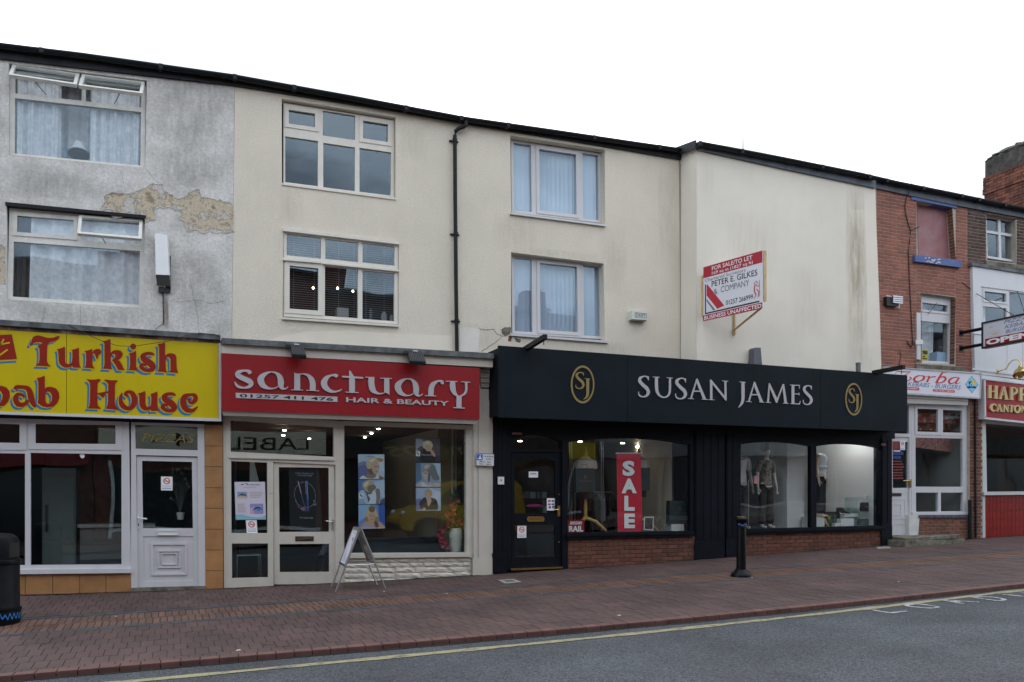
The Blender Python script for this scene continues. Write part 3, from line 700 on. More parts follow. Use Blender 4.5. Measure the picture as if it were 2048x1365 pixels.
mb = MB(); slab(mb, [(-160, 640), (442, 686), (442, 842), (-160, 822)], YS+.05, SF+.02); obj('backing_box', mb, mSoffit, KS)
T5 = lambda a, b: (a/7.583, b/7.583+660); T6 = lambda a, b: (180+a/7.185, b/7.185+660)
gb = [(552,735),(620,718),(675,695),(680,720),(680,890),(720,865),(780,865),(850,890),(895,950),(900,1030),(870,1110),(810,1165),(720,1178),(640,1160),(570,1110),(580,1060),(582,800),(570,755)]
hb = [(690,960),(720,935),(760,945),(790,1000),(785,1070),(750,1120),(710,1120),(690,1080)]
KL = [
 (T5, [('p', [(448,228),(478,165),(500,110),(540,88),(590,84),(660,105),(730,122),(800,122),(850,105),(885,90),(903,100),(890,135),(850,165),(800,180),(745,195),(722,230),(715,300),(712,480),(735,520),(768,545),(755,556),(540,545),(560,525),(590,500),(600,420),(600,310),(590,270),(565,255),(600,225),(645,200),(600,188),(545,190),(505,205),(480,232),(460,242)])]),
 (T5, [('p', [(862,295),(920,280),(980,255),(988,280),(988,480),(1000,510),(1030,520),(1060,515),(1090,490),(1098,420),(1098,330),(1090,310),(1075,305),(1130,295),(1195,270),(1198,300),(1200,480),(1210,550),(1228,575),(1110,572),(1098,550),(1050,570),(1000,575),(950,560),(905,520),(890,470),(885,350),(875,310)])]),
 (T5, [('p', [(1275,322),(1340,310),(1395,288),(1398,315),(1398,340),(1420,310),(1460,290),(1500,290),(1530,310),(1540,345),(1510,375),(1490,395),(1485,440),(1462,440),(1450,400),(1440,370),(1410,355),(1402,380),(1402,520),(1415,560),(1435,580),(1430,588),(1275,575),(1300,540),(1305,480),(1305,380),(1295,335)])]),
 (T6, [('p', [(178,165),(240,150),(290,132),(296,160),(296,330),(330,300),(380,290),(440,300),(470,335),(465,380),(430,420),(400,435),(430,450),(460,500),(480,550),(503,578),(430,580),(400,570),(370,510),(330,455),(315,435),(350,410),(370,370),(350,345),(320,350),(300,390),(300,520),(320,568),(180,558),(200,530),(208,480),(208,200),(195,180)])]),
 (T6, [('p', [(550,345),(610,325),(660,303),(664,330),(664,520),(675,570),(690,590),(545,578),(568,555),(575,500),(575,380),(568,355)]), ('p', [(620+43*math.cos(i*.393), 240+43*math.sin(i*.393)) for i in range(16)])]),
 (T6, [('c', [(925,365,10),(890,345,45),(815,343,50),(760,378,70),(780,425,85),(850,470,95),(905,530,85),(880,575,60),(800,580,50),(738,535,60),(755,500,45),(812,512,25)])]),
 (T6, [('p', [(965,205),(1030,195),(1075,178),(1080,210),(1080,370),(1120,340),(1170,335),(1220,350),(1243,390),(1245,520),(1255,585),(1270,615),(1260,622),(1130,610),(1155,585),(1158,520),(1155,420),(1135,390),(1105,395),(1088,430),(1088,540),(1095,585),(1110,612),(965,600),(985,575),(992,520),(992,260),(985,225)])]),
 (T5, [('p', [(a-750, b-15) for a, b in gb], [[(a-750, b-15) for a, b in hb]])]),
 (T5, [('c', [(225,905,50),(250,872,62),(330,868,55),(420,890,75),(458,960,90),(480,1060,95),(515,1140,60),(545,1165,30)]), ('c', [(370,1020,40),(330,985,45),(265,985,60),(235,1050,80),(275,1125,80),(360,1132,60),(430,1070,50)])]),
 (T5, [('p', gb, [hb])]),
 (T5, [('p', [(1312,745),(1360,755),(1430,755),(1500,745),(1530,755),(1520,775),(1490,795),(1480,830),(1478,960),(1640,930),(1640,830),(1625,800),(1590,775),(1580,755),(1620,755),(1690,765),(1750,765),(1785,765),(1780,785),(1755,805),(1745,850),(1740,1080),(1755,1150),(1800,1205),(1780,1215),(1590,1195),(1610,1180),(1630,1140),(1638,1080),(1638,960),(1600,975),(1575,1030),(1545,1025),(1510,990),(1478,980),(1478,1080),(1485,1150),(1530,1190),(1520,1200),(1320,1190),(1345,1170),(1362,1120),(1368,850),(1360,800),(1330,770)])]),
 (T6, [('c', [(548,962,20),(512,925,55),(545,892,45),(605,912,70),(638,990,80),(625,1075,80),(558,1132,55),(470,1090,75),(437,1000,50),(450,930,30),(463,903,6)])]),
 (T6, [('p', [(682,915),(740,900),(790,878),(797,905),(797,1060),(815,1105),(845,1110),(870,1090),(880,1040),(880,950),(865,925),(920,905),(965,885),(970,920),(970,1080),(980,1140),(998,1165),(880,1168),(875,1145),(830,1160),(780,1160),(735,1130),(712,1080),(708,960),(700,930)])]),
 (T6, [('c', [(a+307, b+580, w) for a, b, w in [(925,365,10),(890,345,45),(815,343,50),(760,378,70),(780,425,85),(850,470,95),(905,530,85),(880,575,60),(800,580,50),(738,535,60),(755,500,45),(812,512,25)]])]),
 (T6, [('c', [(1395,1010,15),(1430,1000,28),(1425,1040,30),(1470,1048,50),(1515,1000,66),(1505,945,60),(1440,932,40),(1360,965,80),(1338,1050,86),(1380,1138,80),(1465,1162,55),(1530,1120,28),(1550,1095,5)])])]
for tr, parts in KL:
    mb = MB(); glyph(mb, parts, lambda a, b, tr=tr: tr(a-42, b+42), YS-.0015, .0012, 0); obj('letter_shadow', mb, mSignBlue, KS)
    mb = MB(); glyph(mb, parts, lambda a, b, tr=tr: tr(a-14, b+14), YS-.004, .0012, 0); obj('letter_gap', mb, mYellowSign, KS)
    mb = MB(); glyph(mb, parts, tr, YS-.0065, .0012, 0); obj('letter', mb, mSignRed, KS)
mb = MB(); slab(mb, [(-25, 671.5), (23.7, 669), (34, 718.5), (-25, 721.5)], YS-.003, YS-.001); obj('logo', mb, mSignRed, KS)
mb = MB(); slab(mb, [(-25, 725), (31.8, 721.6), (31.8, 725.4), (-25, 729)], YS-.003, YS-.001); obj('logo_shadow', mb, mSignBlue, KS)
mb = MB()
for s_ in ([(0, 235, 26), (20, 205, 22), (60, 140, 22)], [(-10, 225, 26), (60, 212, 22), (150, 195, 24)], [(-30, 400, 26), (30, 360, 26), (115, 300, 26)]): stroke(mb, s_, lambda a, b: at(*T5(a, b), YS-.005), (0, .0015, 0))
obj('logo_line', mb, mYellowSign, KS)
mb = MB(); mb.tube(wires([(137, 650), (160, 662), (200, 681), (235, 692), (266, 693.5), (300, 688), (335, 683), (375, 671), (398, 666.5), (430, 669), (441, 674)], [-.72, -.74, -.75, -.75, -.75, -.75, -.75, -.75, -.74, -.74, -.73]), .0045, 5)
obj('hanging_cable', mb, mCable, label='thin black cable sagging across the top of the yellow sign', cat='cable')
# ---------------------------------------------------------------- kebab shopfront
KSF = thing('kebab_shopfront', 'white plastic shopfront with orange tiles and half glazed white door', 'shopfront', at(260, 1184, SF))
fr = Fr.px([(-150, 830), (262, 840.5), (262, 1138.5), (-150, 1142)], SF)
C = lambda *a: fr.cell(*a)
cells = [C(-100, 837, 41, 886.5), C(67, 844.5, 233, 890), C(-100, 905, 50, 1131), C(61, 906, 243, 1129.5)]
window(KSF, fr, cells, mUpvc, .08, mGlass, name='shop_window', sash=[False]*4)
for x0, x1, yo in ((-110, 53, 0), (57, 244, 1)):
    mb = MB(); q = [at(x0, 833+yo+ (2 if x0 > 0 else -3), SF-.012), at(x1, 838+yo, SF-.012), at(x1, 900.5, SF-.012), at(x0, 899, SF-.012)]
    g = Fr(*q); g.border(mb, .085, -.03, .0); obj('top_light', mb, mUpvc, KSF)
mb = MB(); slab(mb, [(-150, 1142), (262, 1137.5), (262, 1146.5), (-150, 1151)], SF-.05, SF); obj('sill', mb, mUpvc, KSF)
mb = MB(); slab(mb, [(-150, 822), (444, 842), (444, 850), (-150, 832)], SF-.02, SF+.05); obj('head_board', mb, mSoffit, KSF)
fr = Fr.px([(258, 840.5), (408.5, 846), (411, 1177), (262.5, 1181)], SF)
C = lambda *a: fr.cell(*a)
w = window(KSF, fr, [C(270.5, 850, 395.5, 901), C(272, 910.5, 397.5, 1174.5)], mUpvc, .09, name='door_frame', panes=False)
mb = MB(); c = C(270.5, 850, 395.5, 901); fr.rect(mb, c[0], c[1], c[2], c[3], -.04, -.034); obj('pane', mb, mGlass, w)
mb = MB(); g = fr.sub(*c); put_text(mb, 'PIZZAS', g, .10, .34, .95, .68, -.033, bold=-.008, shear=.25); obj('lettering', mb, P('painted_window_yellow', 150, 124, 30, .5), w)
df = Fr.px([(273, 912), (396.5, 915.5), (399.8, 1173), (275, 1176)], SF+.03)
mb = MB(); gq = [(284, 922), (384, 924.3), (385.8, 1057), (286, 1057)]; gl_ = [df.inv(at(a, b, SF+.03)) for a, b in gq]; pn = [(286, 1073), (386.3, 1073), (387, 1162), (288, 1163.5)]; pl_ = [df.inv(at(a, b, SF+.03)) for a, b in pn]
mb.holed(df.quad(0, 0, 1, 1, 0), [[df.p(u, v) for u, v in gl_], [df.p(u, v) for u, v in pl_]], df.n*-.06); D_ = obj('door', mb, mUpvc, KSF)
mb = MB(); mb.poly([df.p(u, v, -.03) for u, v in gl_], df.n*-.006); obj('pane', mb, mGlass, D_)
pf = Fr(*[df.p(u, v) for u, v in pl_]); mb = MB(); pf.rect(mb, .0, .0, 1, 1, -.03, -.012)
for a, b, c, d_, t_ in ((.15, .15, .87, .87, .028), (.28, .31, .74, .71, .02), (.36, .38, .67, .64, .012)): pf.border(mb, t_, -.012, .006, 0, a, b, c, d_)
obj('door_panel', mb, mUpvc, D_)
mb = MB(); slab(mb, [(315.7, 1061), (356.5, 1061.5), (356.5, 1071), (315.7, 1071)], SF+.012, SF+.035); lf = Fr.px([(315.7, 1061), (356.5, 1061.5), (356.5, 1071), (315.7, 1071)], SF+.012); lf.border(mb, .01, 0, .008); obj('letterbox', mb, mWhite, D_)
mb = MB(); slab(mb, [(274.5, 1030), (279, 1030), (279, 1058), (274.5, 1058)], SF+.015, SF+.035); mb.tube([at(276.5, 1036, SF+.015), at(277, 1036.5, SF-.03), at(294, 1038.5, SF-.03)], .011, 8); obj('handle', mb, mWhite, D_)
mb = MB(); slab(mb, [(275.8, 1047), (277.8, 1047), (277.8, 1053), (275.8, 1053)], SF+.012, SF+.016); obj('keyhole', mb, mPrintBlack, D_)
# tiles
mb = MB(); slab(mb, [(408.5, 846), (446.5, 846), (447, 1186), (411, 1186)], SF+.005, SF+.3); obj('pier', mb, mGrout, KSF)
mb = MB(); slab(mb, [(-150, 1150), (263, 1146), (265, 1190), (-150, 1204)], SF+.015, SF+.3); obj('stall_wall', mb, mGrout, KSF)
ys = [850, 892.4, 934, 976, 1017, 1059, 1100.5, 1142, 1181]
for a, b in zip(ys, ys[1:]):
    mb = MB(); slab(mb, [(409.5+(a-850)*.005, a+.5), (445+(a-850)*.003, a+.5), (445+(b-850)*.003, b-.5), (409.5+(b-850)*.005, b-.5)], SF-.006+random.uniform(-.001, .001), SF+.004); obj('tile', mb, mTile, KSF)
xs = [-112, -58, -4, 50.6, 105.5, 159.5, 212, 264]
for a, b in zip(xs, xs[1:]):
    mb = MB(); slab(mb, [(a+.6, 1151.2-a*.014), (b-.6, 1151.2-b*.014), (b-.6, 1194-b*.033), (a+.6, 1194-a*.033)], SF+.004+random.uniform(-.001, .001), SF+.014); obj('tile', mb, mTile, KSF)
mb = MB(); slab(mb, [(262, 1176.5), (412, 1172.5), (412, 1183), (262, 1186)], SF-.03, SF+.1); obj('threshold', mb, mConcrete, KSF)
xa, xb = at(-150, 900, SF).x, at(444, 900, SF).x
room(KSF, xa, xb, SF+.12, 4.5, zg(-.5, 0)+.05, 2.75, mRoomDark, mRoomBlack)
NS = P('no_smoking_red', 200, 60, 66, .5)
def no_smoking(q, y, lab):
    g = Fr.px(q, y); t_ = thing('no_smoking_sign', lab, 'sign', g.p(.5, .5)); mb = MB(); g.rect(mb, 0, 0, 1, 1, 0, .0015); obj('card', mb, mPrintWhite, t_)
    mb = MB(); g.ring(mb, .5, .32, .30, .30*g.W/g.H, .012, .0015, .003); r = .2
    stroke(mb, [(.5-.2, .32-.2*g.W/g.H, .05), (.5+.2, .32+.2*g.W/g.H, .05)], lambda a, b: g.p(a, b, .0034), g.n*-.001); put_text(mb, 'NO SMOKING', g, .12, .66, .88, .72, .003); obj('red_symbol', mb, NS, t_)
    mb = MB(); g.rect(mb, .3, .31, .66, .35, .0015, .0022); g.rect(mb, .66, .26, .69, .35, .0015, .0022); obj('cigarette', mb, mPrintBlack, t_)
    mb = MB(); g.rect(mb, .1, .80, .9, .90, .0015, .0025); obj('blue_band', mb, P('band_blue', 150, 190, 220, .5), t_)
no_smoking([(322, 953.5), (345, 954), (345, 981.5), (322, 981.2)], SF+.055, 'small no smoking notice on the glass of the white kebab shop door')
c = at(164, 912, SF+.025); mb = MB(); g = Fr.px([(158, 906), (170, 906), (170, 918), (158, 918)], SF+.02); g.poly(mb, [(.1, .4), (.3, .15), (.6, .1), (.95, .4), (.9, .75), (.6, .95), (.3, .8)], -.004, .0); obj('sticker', mb, mPrintWhite, label='small blank white sticker at the top of the kebab shop window', cat='sticker')
# inside the kebab shop
FZ = zg(-.5, 0)+.05
def solid(name, lab, cat, boxes, loc):
    t_ = thing(name, lab, cat, loc)
    for nm, b, m_ in boxes: mb = MB(); mb.box(*b); obj(nm, mb, m_, t_)
    return t_
x0 = at(84, 1000, SF+.9).x; x1 = at(152, 1000, SF+.9).x
solid('fridge', 'tall pale upright fridge standing inside the kebab shop window', 'fridge', [('cabinet', (x0, x1, .45, 1.1, FZ, FZ+1.75), M('fridge_green_grey', (.11, .13, .12), .4)), ('door', (x0+.02, x1-.02, .42, .448, FZ+.1, FZ+1.6), M('fridge_door', (.13, .15, .14), .35)), ('handle', (x0+.05, x0+.08, .39, .418, FZ+.8, FZ+1.2), mBlack)], (x0, .8, FZ))
x0 = at(160, 1000, SF+.9).x; x1 = at(236, 1000, SF+.9).x
solid('serving_counter', 'grey serving counter with dark bands behind the kebab shop window', 'counter', [('front', (x0, x1+.5, .45, 1.0, FZ, FZ+.85), M('counter_grey', (.14, .145, .14), .4)), ('worktop', (x0-.03, x1+.53, .4, 1.05, FZ+.85, FZ+.9), M('counter_top', (.3, .3, .29), .3)), ('band', (x0, x1+.5, .44, .449, FZ+.12, FZ+.2), mBlack), ('band', (x0, x1+.5, .44, .449, FZ+.3, FZ+.36), mBlack)], (x0, .7, FZ))
mb = MB(); mb.box(-2.2, 1.2, 4.38, 4.42, .8, 2.3); obj('teal_reflection_board', mb, M('reflection_teal', (.04, .16, .19), .4, var=.5, vs=3), label='dark teal board added on the kebab shop back wall to imitate a reflection', cat='board')  # added board, its teal stands in for the street reflection in the window
t_ = thing('potted_plant', 'small white plant pot with wispy plant behind the kebab shop door glass', 'plant', at(361, 1037, .0)); c = at(361, 1037, .0)
mb = MB(); mb.lathe([(.045, -.02), (.06, .09)], c, 12); obj('pot', mb, mWhite, t_, smooth=True)
mb = MB()
for i in range(26):
    a = random.uniform(0, 6.3); r = random.uniform(.03, .16); h = random.uniform(.2, .75); p = c+V((0, 0, .08)); q = p+V((r*math.cos(a), r*math.sin(a), h)); mb.tube([p, (p+q)/2+V((0, 0, .06)), q], .004, 4)
    s_ = V((.03*math.cos(a), .03*math.sin(a), 0)); mb.add([q-s_, q+V((0, 0, .03)), q+s_, q-V((0, 0, .03))], [(0, 1, 2, 3)])
obj('leaves', mb, M('wispy_leaf', (.10, .12, .09), .7), t_)

# ---------------------------------------------------------------- salon building
SB = thing('salon_building', 'cream roughcast terrace building with two white six-pane windows', 'building', at(690, 1170, 0))
W3 = [(563.5, 197.6), (791.6, 235), (791.6, 397.6), (564, 368.3)]
W4 = [(567, 461), (797.5, 488), (797.2, 651.5), (565.3, 634.8)]
mb = MB(); wall_front(mb, along(BOT, 470, 917)+[(917, 735), (463.5, 722), (466.4, 440)], [W3, W4], UP); shell(mb, at(470, 600).x, at(917, 600).x, .2, 9, 7.8); obj('wall', mb, mCream, SB); eaves(SB, 469, 917)
mb = MB(); slab(mb, [(490, 696), (566, 672), (610, 664), (700, 662), (790, 668), (905, 672), (905, 716), (480, 700)], -.006, -.001); obj('smooth_repair', mb, mCreamSmooth, SB)
fr = Fr.px([(567, 206), (788, 241), (788, 395), (567, 367)], .09); C = lambda *a: fr.cell(*a)
cells = [C(571, 213, 636, 263), C(645.5, 221.5, 710.5, 281), C(720, 235, 781.5, 292), C(570.5, 273, 636, 373), C(646.5, 286, 710, 383), C(719, 296, 782, 392)]
window(SB, fr, cells, mCreamFrame, .07, mGlassUp, sash=[.05, False, .05, False, False, False])
mb = MB(); slab(mb, [(564, 366), (792, 396), (792, 400), (564, 370)], -.02, .1); obj('sill', mb, mCreamFrame, SB)
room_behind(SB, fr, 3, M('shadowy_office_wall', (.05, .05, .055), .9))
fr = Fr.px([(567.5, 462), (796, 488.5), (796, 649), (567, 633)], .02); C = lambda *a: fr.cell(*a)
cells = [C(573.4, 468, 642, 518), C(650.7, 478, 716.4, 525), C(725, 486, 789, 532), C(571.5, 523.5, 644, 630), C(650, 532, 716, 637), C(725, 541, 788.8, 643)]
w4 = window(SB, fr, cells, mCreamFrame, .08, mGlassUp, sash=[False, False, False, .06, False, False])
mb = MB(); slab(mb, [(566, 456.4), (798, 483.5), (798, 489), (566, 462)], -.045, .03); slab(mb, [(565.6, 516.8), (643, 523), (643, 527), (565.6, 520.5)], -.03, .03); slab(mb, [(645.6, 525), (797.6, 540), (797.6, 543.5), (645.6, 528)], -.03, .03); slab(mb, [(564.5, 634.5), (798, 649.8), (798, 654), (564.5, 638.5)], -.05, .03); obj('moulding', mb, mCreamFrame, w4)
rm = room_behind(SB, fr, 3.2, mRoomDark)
bf = Fr(fr.p(.015, .02, -.13), fr.p(.985, .02, -.13), fr.p(.985, .98, -.13), fr.p(.015, .98, -.13))
VB = thing('venetian_blind', 'white venetian blind with open slats inside the lower salon building window', 'window blind', bf.p(.5, 1))
ns = 36
for i in range(ns):
    mb = MB(); v = (i+.5)/ns; a, b = bf.p(0, v), bf.p(1, v); o1 = V((0, .009, .0035)); th = V((0, 0, -.0016)); mb.hexa([a-o1+th, b-o1+th, b+o1+th, a+o1+th, a-o1, b-o1, b+o1, a+o1]); obj('slat', mb, mSlat, VB)
for u in (.08, .26, .33, .48, .62, .73, .90):
    mb = MB(); mb.tube([bf.p(u, 0, .012), bf.p(u, 1, .012)], .0025, 4); obj('cord', mb, mSlat, VB)
for px, py, yy in ((626.5, 576.5, 1.2), (675, 577, 1.3), (706, 583, 1.9)):
    c = at(px, py, yy); t_ = thing('ceiling_spotlight', 'small glowing bulb behind the venetian blind, %s' % {626.5: 'in the left opening sash', 675: 'in the middle pane and larger', 706: 'in the middle pane beside the mullion'}[px], 'light', c, 'bulbs behind the venetian blind'); mb = MB(); mb.ball(c, .022); obj('bulb', mb, mBulb, t_); mb = MB(); mb.tube([c+V((0, 0, .03)), c+V((0, 0, .16))], .02, 8); obj('holder', mb, mBlack, t_)
c = at(690, 645, .3); mb = MB(); mb.box(c.x-.13, c.x+.06, .3, .55, c.z, c.z+.24); obj('box', mb, mPaper, label='pale box on the windowsill behind the venetian blind', cat='box')
for px, h, lb in ((768, .2, 'round white vase on the sill at the right of the venetian blind'), (783, .15, 'narrow white jar beside the round vase on the sill')):
    c = at(px, 648, .28); mb = MB(); mb.lathe([(.03, 0), (.055 if h > .17 else .03, h*.5), (.045 if h > .17 else .03, h*.8), (.02, h)], c, 14); obj('vase', mb, mWhite, smooth=True, label=lb, cat='vase')
# drainpipe
DP = thing('drainpipe', 'tall black rainwater pipe with swan neck between the cream buildings', 'drainpipe', at(912, 702, -.08))
mb = MB(); mb.tube(wires([(930, 240), (931, 250), (928, 254), (917, 258), (911, 263), (909.8, 272), (910.5, 400), (912, 560), (914, 712)], [-.13, -.13, -.12, -.09, -.08, -.075, -.075, -.075, -.075]), .034, 12); obj('pipe', mb, mBlackGutter, DP, smooth=True)
for py in (281, 468, 642):
    mb = MB(); c = at(909.6+(py-272)*.0098, py, -.075); mb.lathe([(.041, -.03), (.043, -.01), (.043, .01), (.041, .03)], c, 12); mb.box(c.x-.08, c.x+.08, -.03, .0, c.z-.012, c.z+.012); obj('bracket', mb, mBlackGutter, DP)
mb = MB(); mb.lathe([(.042, -.05), (.042, .05)], at(931, 247, -.13), 12); obj('collar', mb, mBlackGutter, DP)

# ---------------------------------------------------------------- salon sign and shopfront
SS = -.78
ledge(SB, [(443.5, 676), (988, 707), (988, 717.5), (443.5, 687.5)], SS-.05)
SG = thing('salon_sign', 'red fascia sign with raised pale letters reading sanctuary', 'sign', (2.9, SS, 3.0))
mb = MB(); slab(mb, [(443.5, 686.5), (985.5, 716.5), (985.5, 735), (443.5, 706.8)], SS+.015, -.05); obj('cornice_board', mb, mCreamPaint, SG)
mb = MB(); slab(mb, [(442.4, 706.5), (959.5, 736.6), (959, 839), (444, 821.5)], SS, SS+.05); obj('panel', mb, mRed, SG)
mb = MB(); q0 = [at(444, 821.5, SS+.03), at(957, 838.7, SS+.03), at(952, 849, SS+.06), at(446, 831.5, SS+.06)]; q1 = [at(444, 800, SS+.05), at(957, 820, SS+.05), at(957, 820, SF), at(447, 800, SF)]
mb.add(q0+[at(447, 830, SF+.02), at(949, 847, SF+.02)]+[at(444, 800, SS+.05), at(957, 820, SS+.05), at(447, 800, SF+.02), at(949, 820, SF+.02)], [(0,1,2,3),(3,2,5,4),(0,1,7,6),(1,2,5,9,7),(0,3,4,8,6)]); obj('shutter_box', mb, M('shutter_box_cream', (.52, .47, .41), .5, var=.06, streak=.1), SG)
Z1 = lambda a, b: (460+a/8.533, 720+b/8.533); Z2 = lambda a, b: (700+a/7.877, 730+b/7.877)
aL = [('c', [(700,207,16),(620,232,50),(545,290,95),(525,350,112),(560,430,95),(640,480,50),(720,492,22),(790,475,18),(830,445,12)]), ('c', [(690,207,16),(780,222,35),(845,285,80),(868,360,100),(870,430,95),(890,480,60),(930,496,26),(970,483,18),(992,458,12)])]
tA = lambda p: [(k, [(708+(a-468)*.835, 213+(b-200)*.93, w*.88) for a, b, w in q]) for k, q in p]
SLET = [(Z1, [('c', [(352,235,50),(335,215,66),(305,192,50),(230,185,35),(145,215,72),(135,265,85),(220,315,85),(320,360,90),(362,405,80),(330,455,58),(240,478,30),(150,460,44),(105,425,36),(84,375,12)])]), (Z1, aL),
 (Z1, [('l', [(1148,235,100),(1148,515,100)]), ('p', [(1098,216),(1148,244),(1196,262),(1196,285),(1098,285)]), ('l', [(1045,513,13),(1248,518,13)]), ('c', [(1190,250,16),(1255,241,20),(1335,268,50),(1388,330,85),(1411,400,98),(1412,470,98),(1414,520,98)]), ('l', [(1305,520,13),(1522,531,13)])]),
 (Z1, [('c', [(1832,290,50),(1805,268,56),(1730,266,30),(1650,310,72),(1605,390,105),(1630,470,95),(1710,530,58),(1800,545,30),(1880,520,22),(1912,500,8)])]),
 (Z2, [('p', [(-12,92),(6,94),(62,182),(78,200),(78,432),(-12,432)]), ('l', [(-123,186,26),(208,207,26)]), ('l', [(-72,431,13),(138,440,13)])]),
 (Z2, [('l', [(245,196,13),(385,200,13)]), ('c', [(338,200,92),(338,300,92),(360,390,90),(415,440,44),(480,457,22),(545,440,14)]), ('p', [(540,212),(620,215),(622,472),(565,440),(540,440)]), ('l', [(480,210,13),(662,217,13)])]),
 (Z2, tA(aL)), (Z2, [('c', [(1276,488,82),(1280,380,84),(1308,310,72),(1370,264,34),(1425,256,34),(1455,275,48),(1447,305,34)]), ('l', [(1182,487,13),(1358,493,13)])]),
 (Z2, [('l', [(1512,259,13),(1692,265,13)]), ('c', [(1618,262,78),(1620,360,86),(1645,440,62),(1695,490,28),(1730,502,22)]), ('c', [(1830,270,36),(1832,400,34),(1800,462,30),(1725,502,22)]), ('l', [(1752,269,13),(1895,276,13)]), ('l', [(1718,498,78),(1718,678,78)]), ('l', [(1630,675,15),(1808,683,15)])])]
for tr, parts in SLET: mb = MB(); glyph(mb, parts, tr, SS-.025, .022); obj('letter', mb, mSilver, SG)
mb = MB(); q = [(471.4, 786), (675, 794), (675, 804.4), (472, 796.3)]; slab(mb, q, SS-.012, SS-.001); obj('phone_strip', mb, mSilver, SG)
g = Fr.px([(479.3, 788), (666.5, 795.6), (666.5, 802.4), (479.3, 794.8)], SS-.0125); text_letters(SG, 'numeral', '01257 411 476', g, 0, 0, 1, 1, mPrintBlack, .001, bold=.018)
g = Fr.px([(692, 795), (897, 803), (897, 812.5), (692, 804.8)], SS); text_letters(SG, 'letter', 'HAIR & BEAUTY', g, 0, 0, 1, 1, mSilver, .02, bold=.02, depth=.02)
for lab, q in (('black ribbed floodlight over the left half of the red salon sign', (579, 690, 613, 712)), ('black ribbed floodlight over the right end of the red salon sign', (814, 703, 852, 725))):
    x0, y0, x1, y1 = q; t_ = thing('floodlight', lab, 'light', at((x0+x1)/2, y0, SS-.1), 'floodlights over the red salon sign')
    A = [at(x0+1, y0, SS-.06), at(x1-6, y0+1.5, SS-.06), at(x1, y1, SS-.30), at(x0+5, y1-2.5, SS-.30)]
    mb = MB(); mb.poly(A, (0, .02, -.05)); obj('body', mb, mBlack, t_); g = Fr(*A); mb = MB()
    for k in range(9): g.rect(mb, .06+k*.105, .05, .10+k*.105, .97, -.002, .012)
    obj('fins', mb, M('floodlight_fin', (.06, .065, .07), .5), t_)
    mb = MB(); mb.tube([at(x0-4, y0+4, SS-.02), at(x0+3, y0+5, SS-.12)], .02, 6); mb.box(A[0].x-.06, A[0].x+.05, SS-.09, SS+.02, A[0].z-.05, A[0].z+.0); obj('bracket', mb, mBlack, t_)
    mb = MB(); p = (A[0]+A[1])/2; mb.box(p.x-.035, p.x+.035, SS-.09, SS-.05, p.z+.0, p.z+.015); obj('label_plate', mb, mWhite, t_)
SSF = thing('salon_shopfront', 'cream painted wooden shopfront with glazed door and large poster window', 'shopfront', at(690, 1165, SF))
CR = mCreamPaint
fr = Fr.px([(451.5, 826), (687.5, 843), (687.5, 1173), (453, 1180)], SF)
C = lambda *a: fr.cell(*a)
cells = [C(461, 841, 667.5, 914), C(462.3, 922.5, 535, 1067), C(463.8, 1087.5, 536.5, 1155.5), C(546.8, 924.4, 671, 1169.5)]
mb = MB(); mb.holed(fr.quad(0, 0, 1, 1), [fr.quad(*c) for c in cells], fr.n*-.09); w = obj('door_frame', mb, CR, SSF)
for c in cells[:3]: mb = MB(); fr.rect(mb, c[0], c[1], c[2], c[3], -.045, -.039); obj('pane', mb, mGlass, w)
mb = MB(); slab(mb, [(459, 913), (669, 918), (669, 921.5), (459, 916.5)], SF-.03, SF); obj('transom_bead', mb, CR, w)
df = Fr.px([(547.2, 925), (668.8, 926.5), (671, 1168), (548.5, 1169.4)], SF+.03)
U = lambda q: [df.inv(at(a, b, SF+.03)) for a, b in q]
g1 = U([(557.5, 934.6), (657.5, 936), (658.3, 1064), (559, 1064.5)]); g2 = U([(559, 1088.8), (658.4, 1088), (658.6, 1144.3), (559.6, 1145)])
mb = MB(); mb.holed(df.quad(0, 0, 1, 1), [[df.p(*p) for p in g1], [df.p(*p) for p in g2]], df.n*-.05); D_ = obj('door', mb, CR, SSF)
for g_ in (g1, g2): mb = MB(); mb.poly([df.p(u, v, -.02) for u, v in g_], df.n*-.006); obj('pane', mb, mGlass, D_)
mb = MB(); lf = Fr.px([(590.7, 1073), (627.5, 1073), (627.5, 1082.8), (590.7, 1082.8)], SF+.022); lf.rect(mb, 0, 0, 1, 1, -.01, .0); obj('letterbox', mb, M('bronze_plate', (.10, .07, .045), .4, metal=.6), D_)
mb = MB(); stroke(mb, [(.1, .72, .05), (.3, .62, .1), (.45, .55, .08), (.6, .42, .07), (.88, .36, .05)], lambda a, b: lf.p(a, b*.5+.25, .02), lf.n*-.018); obj('pull_handle', mb, mSteel, D_)
mb = MB(); slab(mb, [(663.3, 1039.5), (667.2, 1039.5), (667.2, 1060), (663.3, 1060)], SF+.012, SF+.03); mb.tube([at(665, 1044, SF+.01), at(665, 1044, SF-.03), at(652, 1042.5, SF-.03)], .009, 8); obj('handle', mb, mSteel, D_)
mb = MB(); slab(mb, [(540, 982), (543.5, 982), (543.5, 987), (540, 987)], SF-.015, SF); obj('doorbell', mb, CR, SSF)
mb = MB(); slab(mb, [(446.5, 832), (452, 832), (453.5, 1180), (448, 1180)], SF+.01, SF+.25); obj('edge_post', mb, CR, SSF)
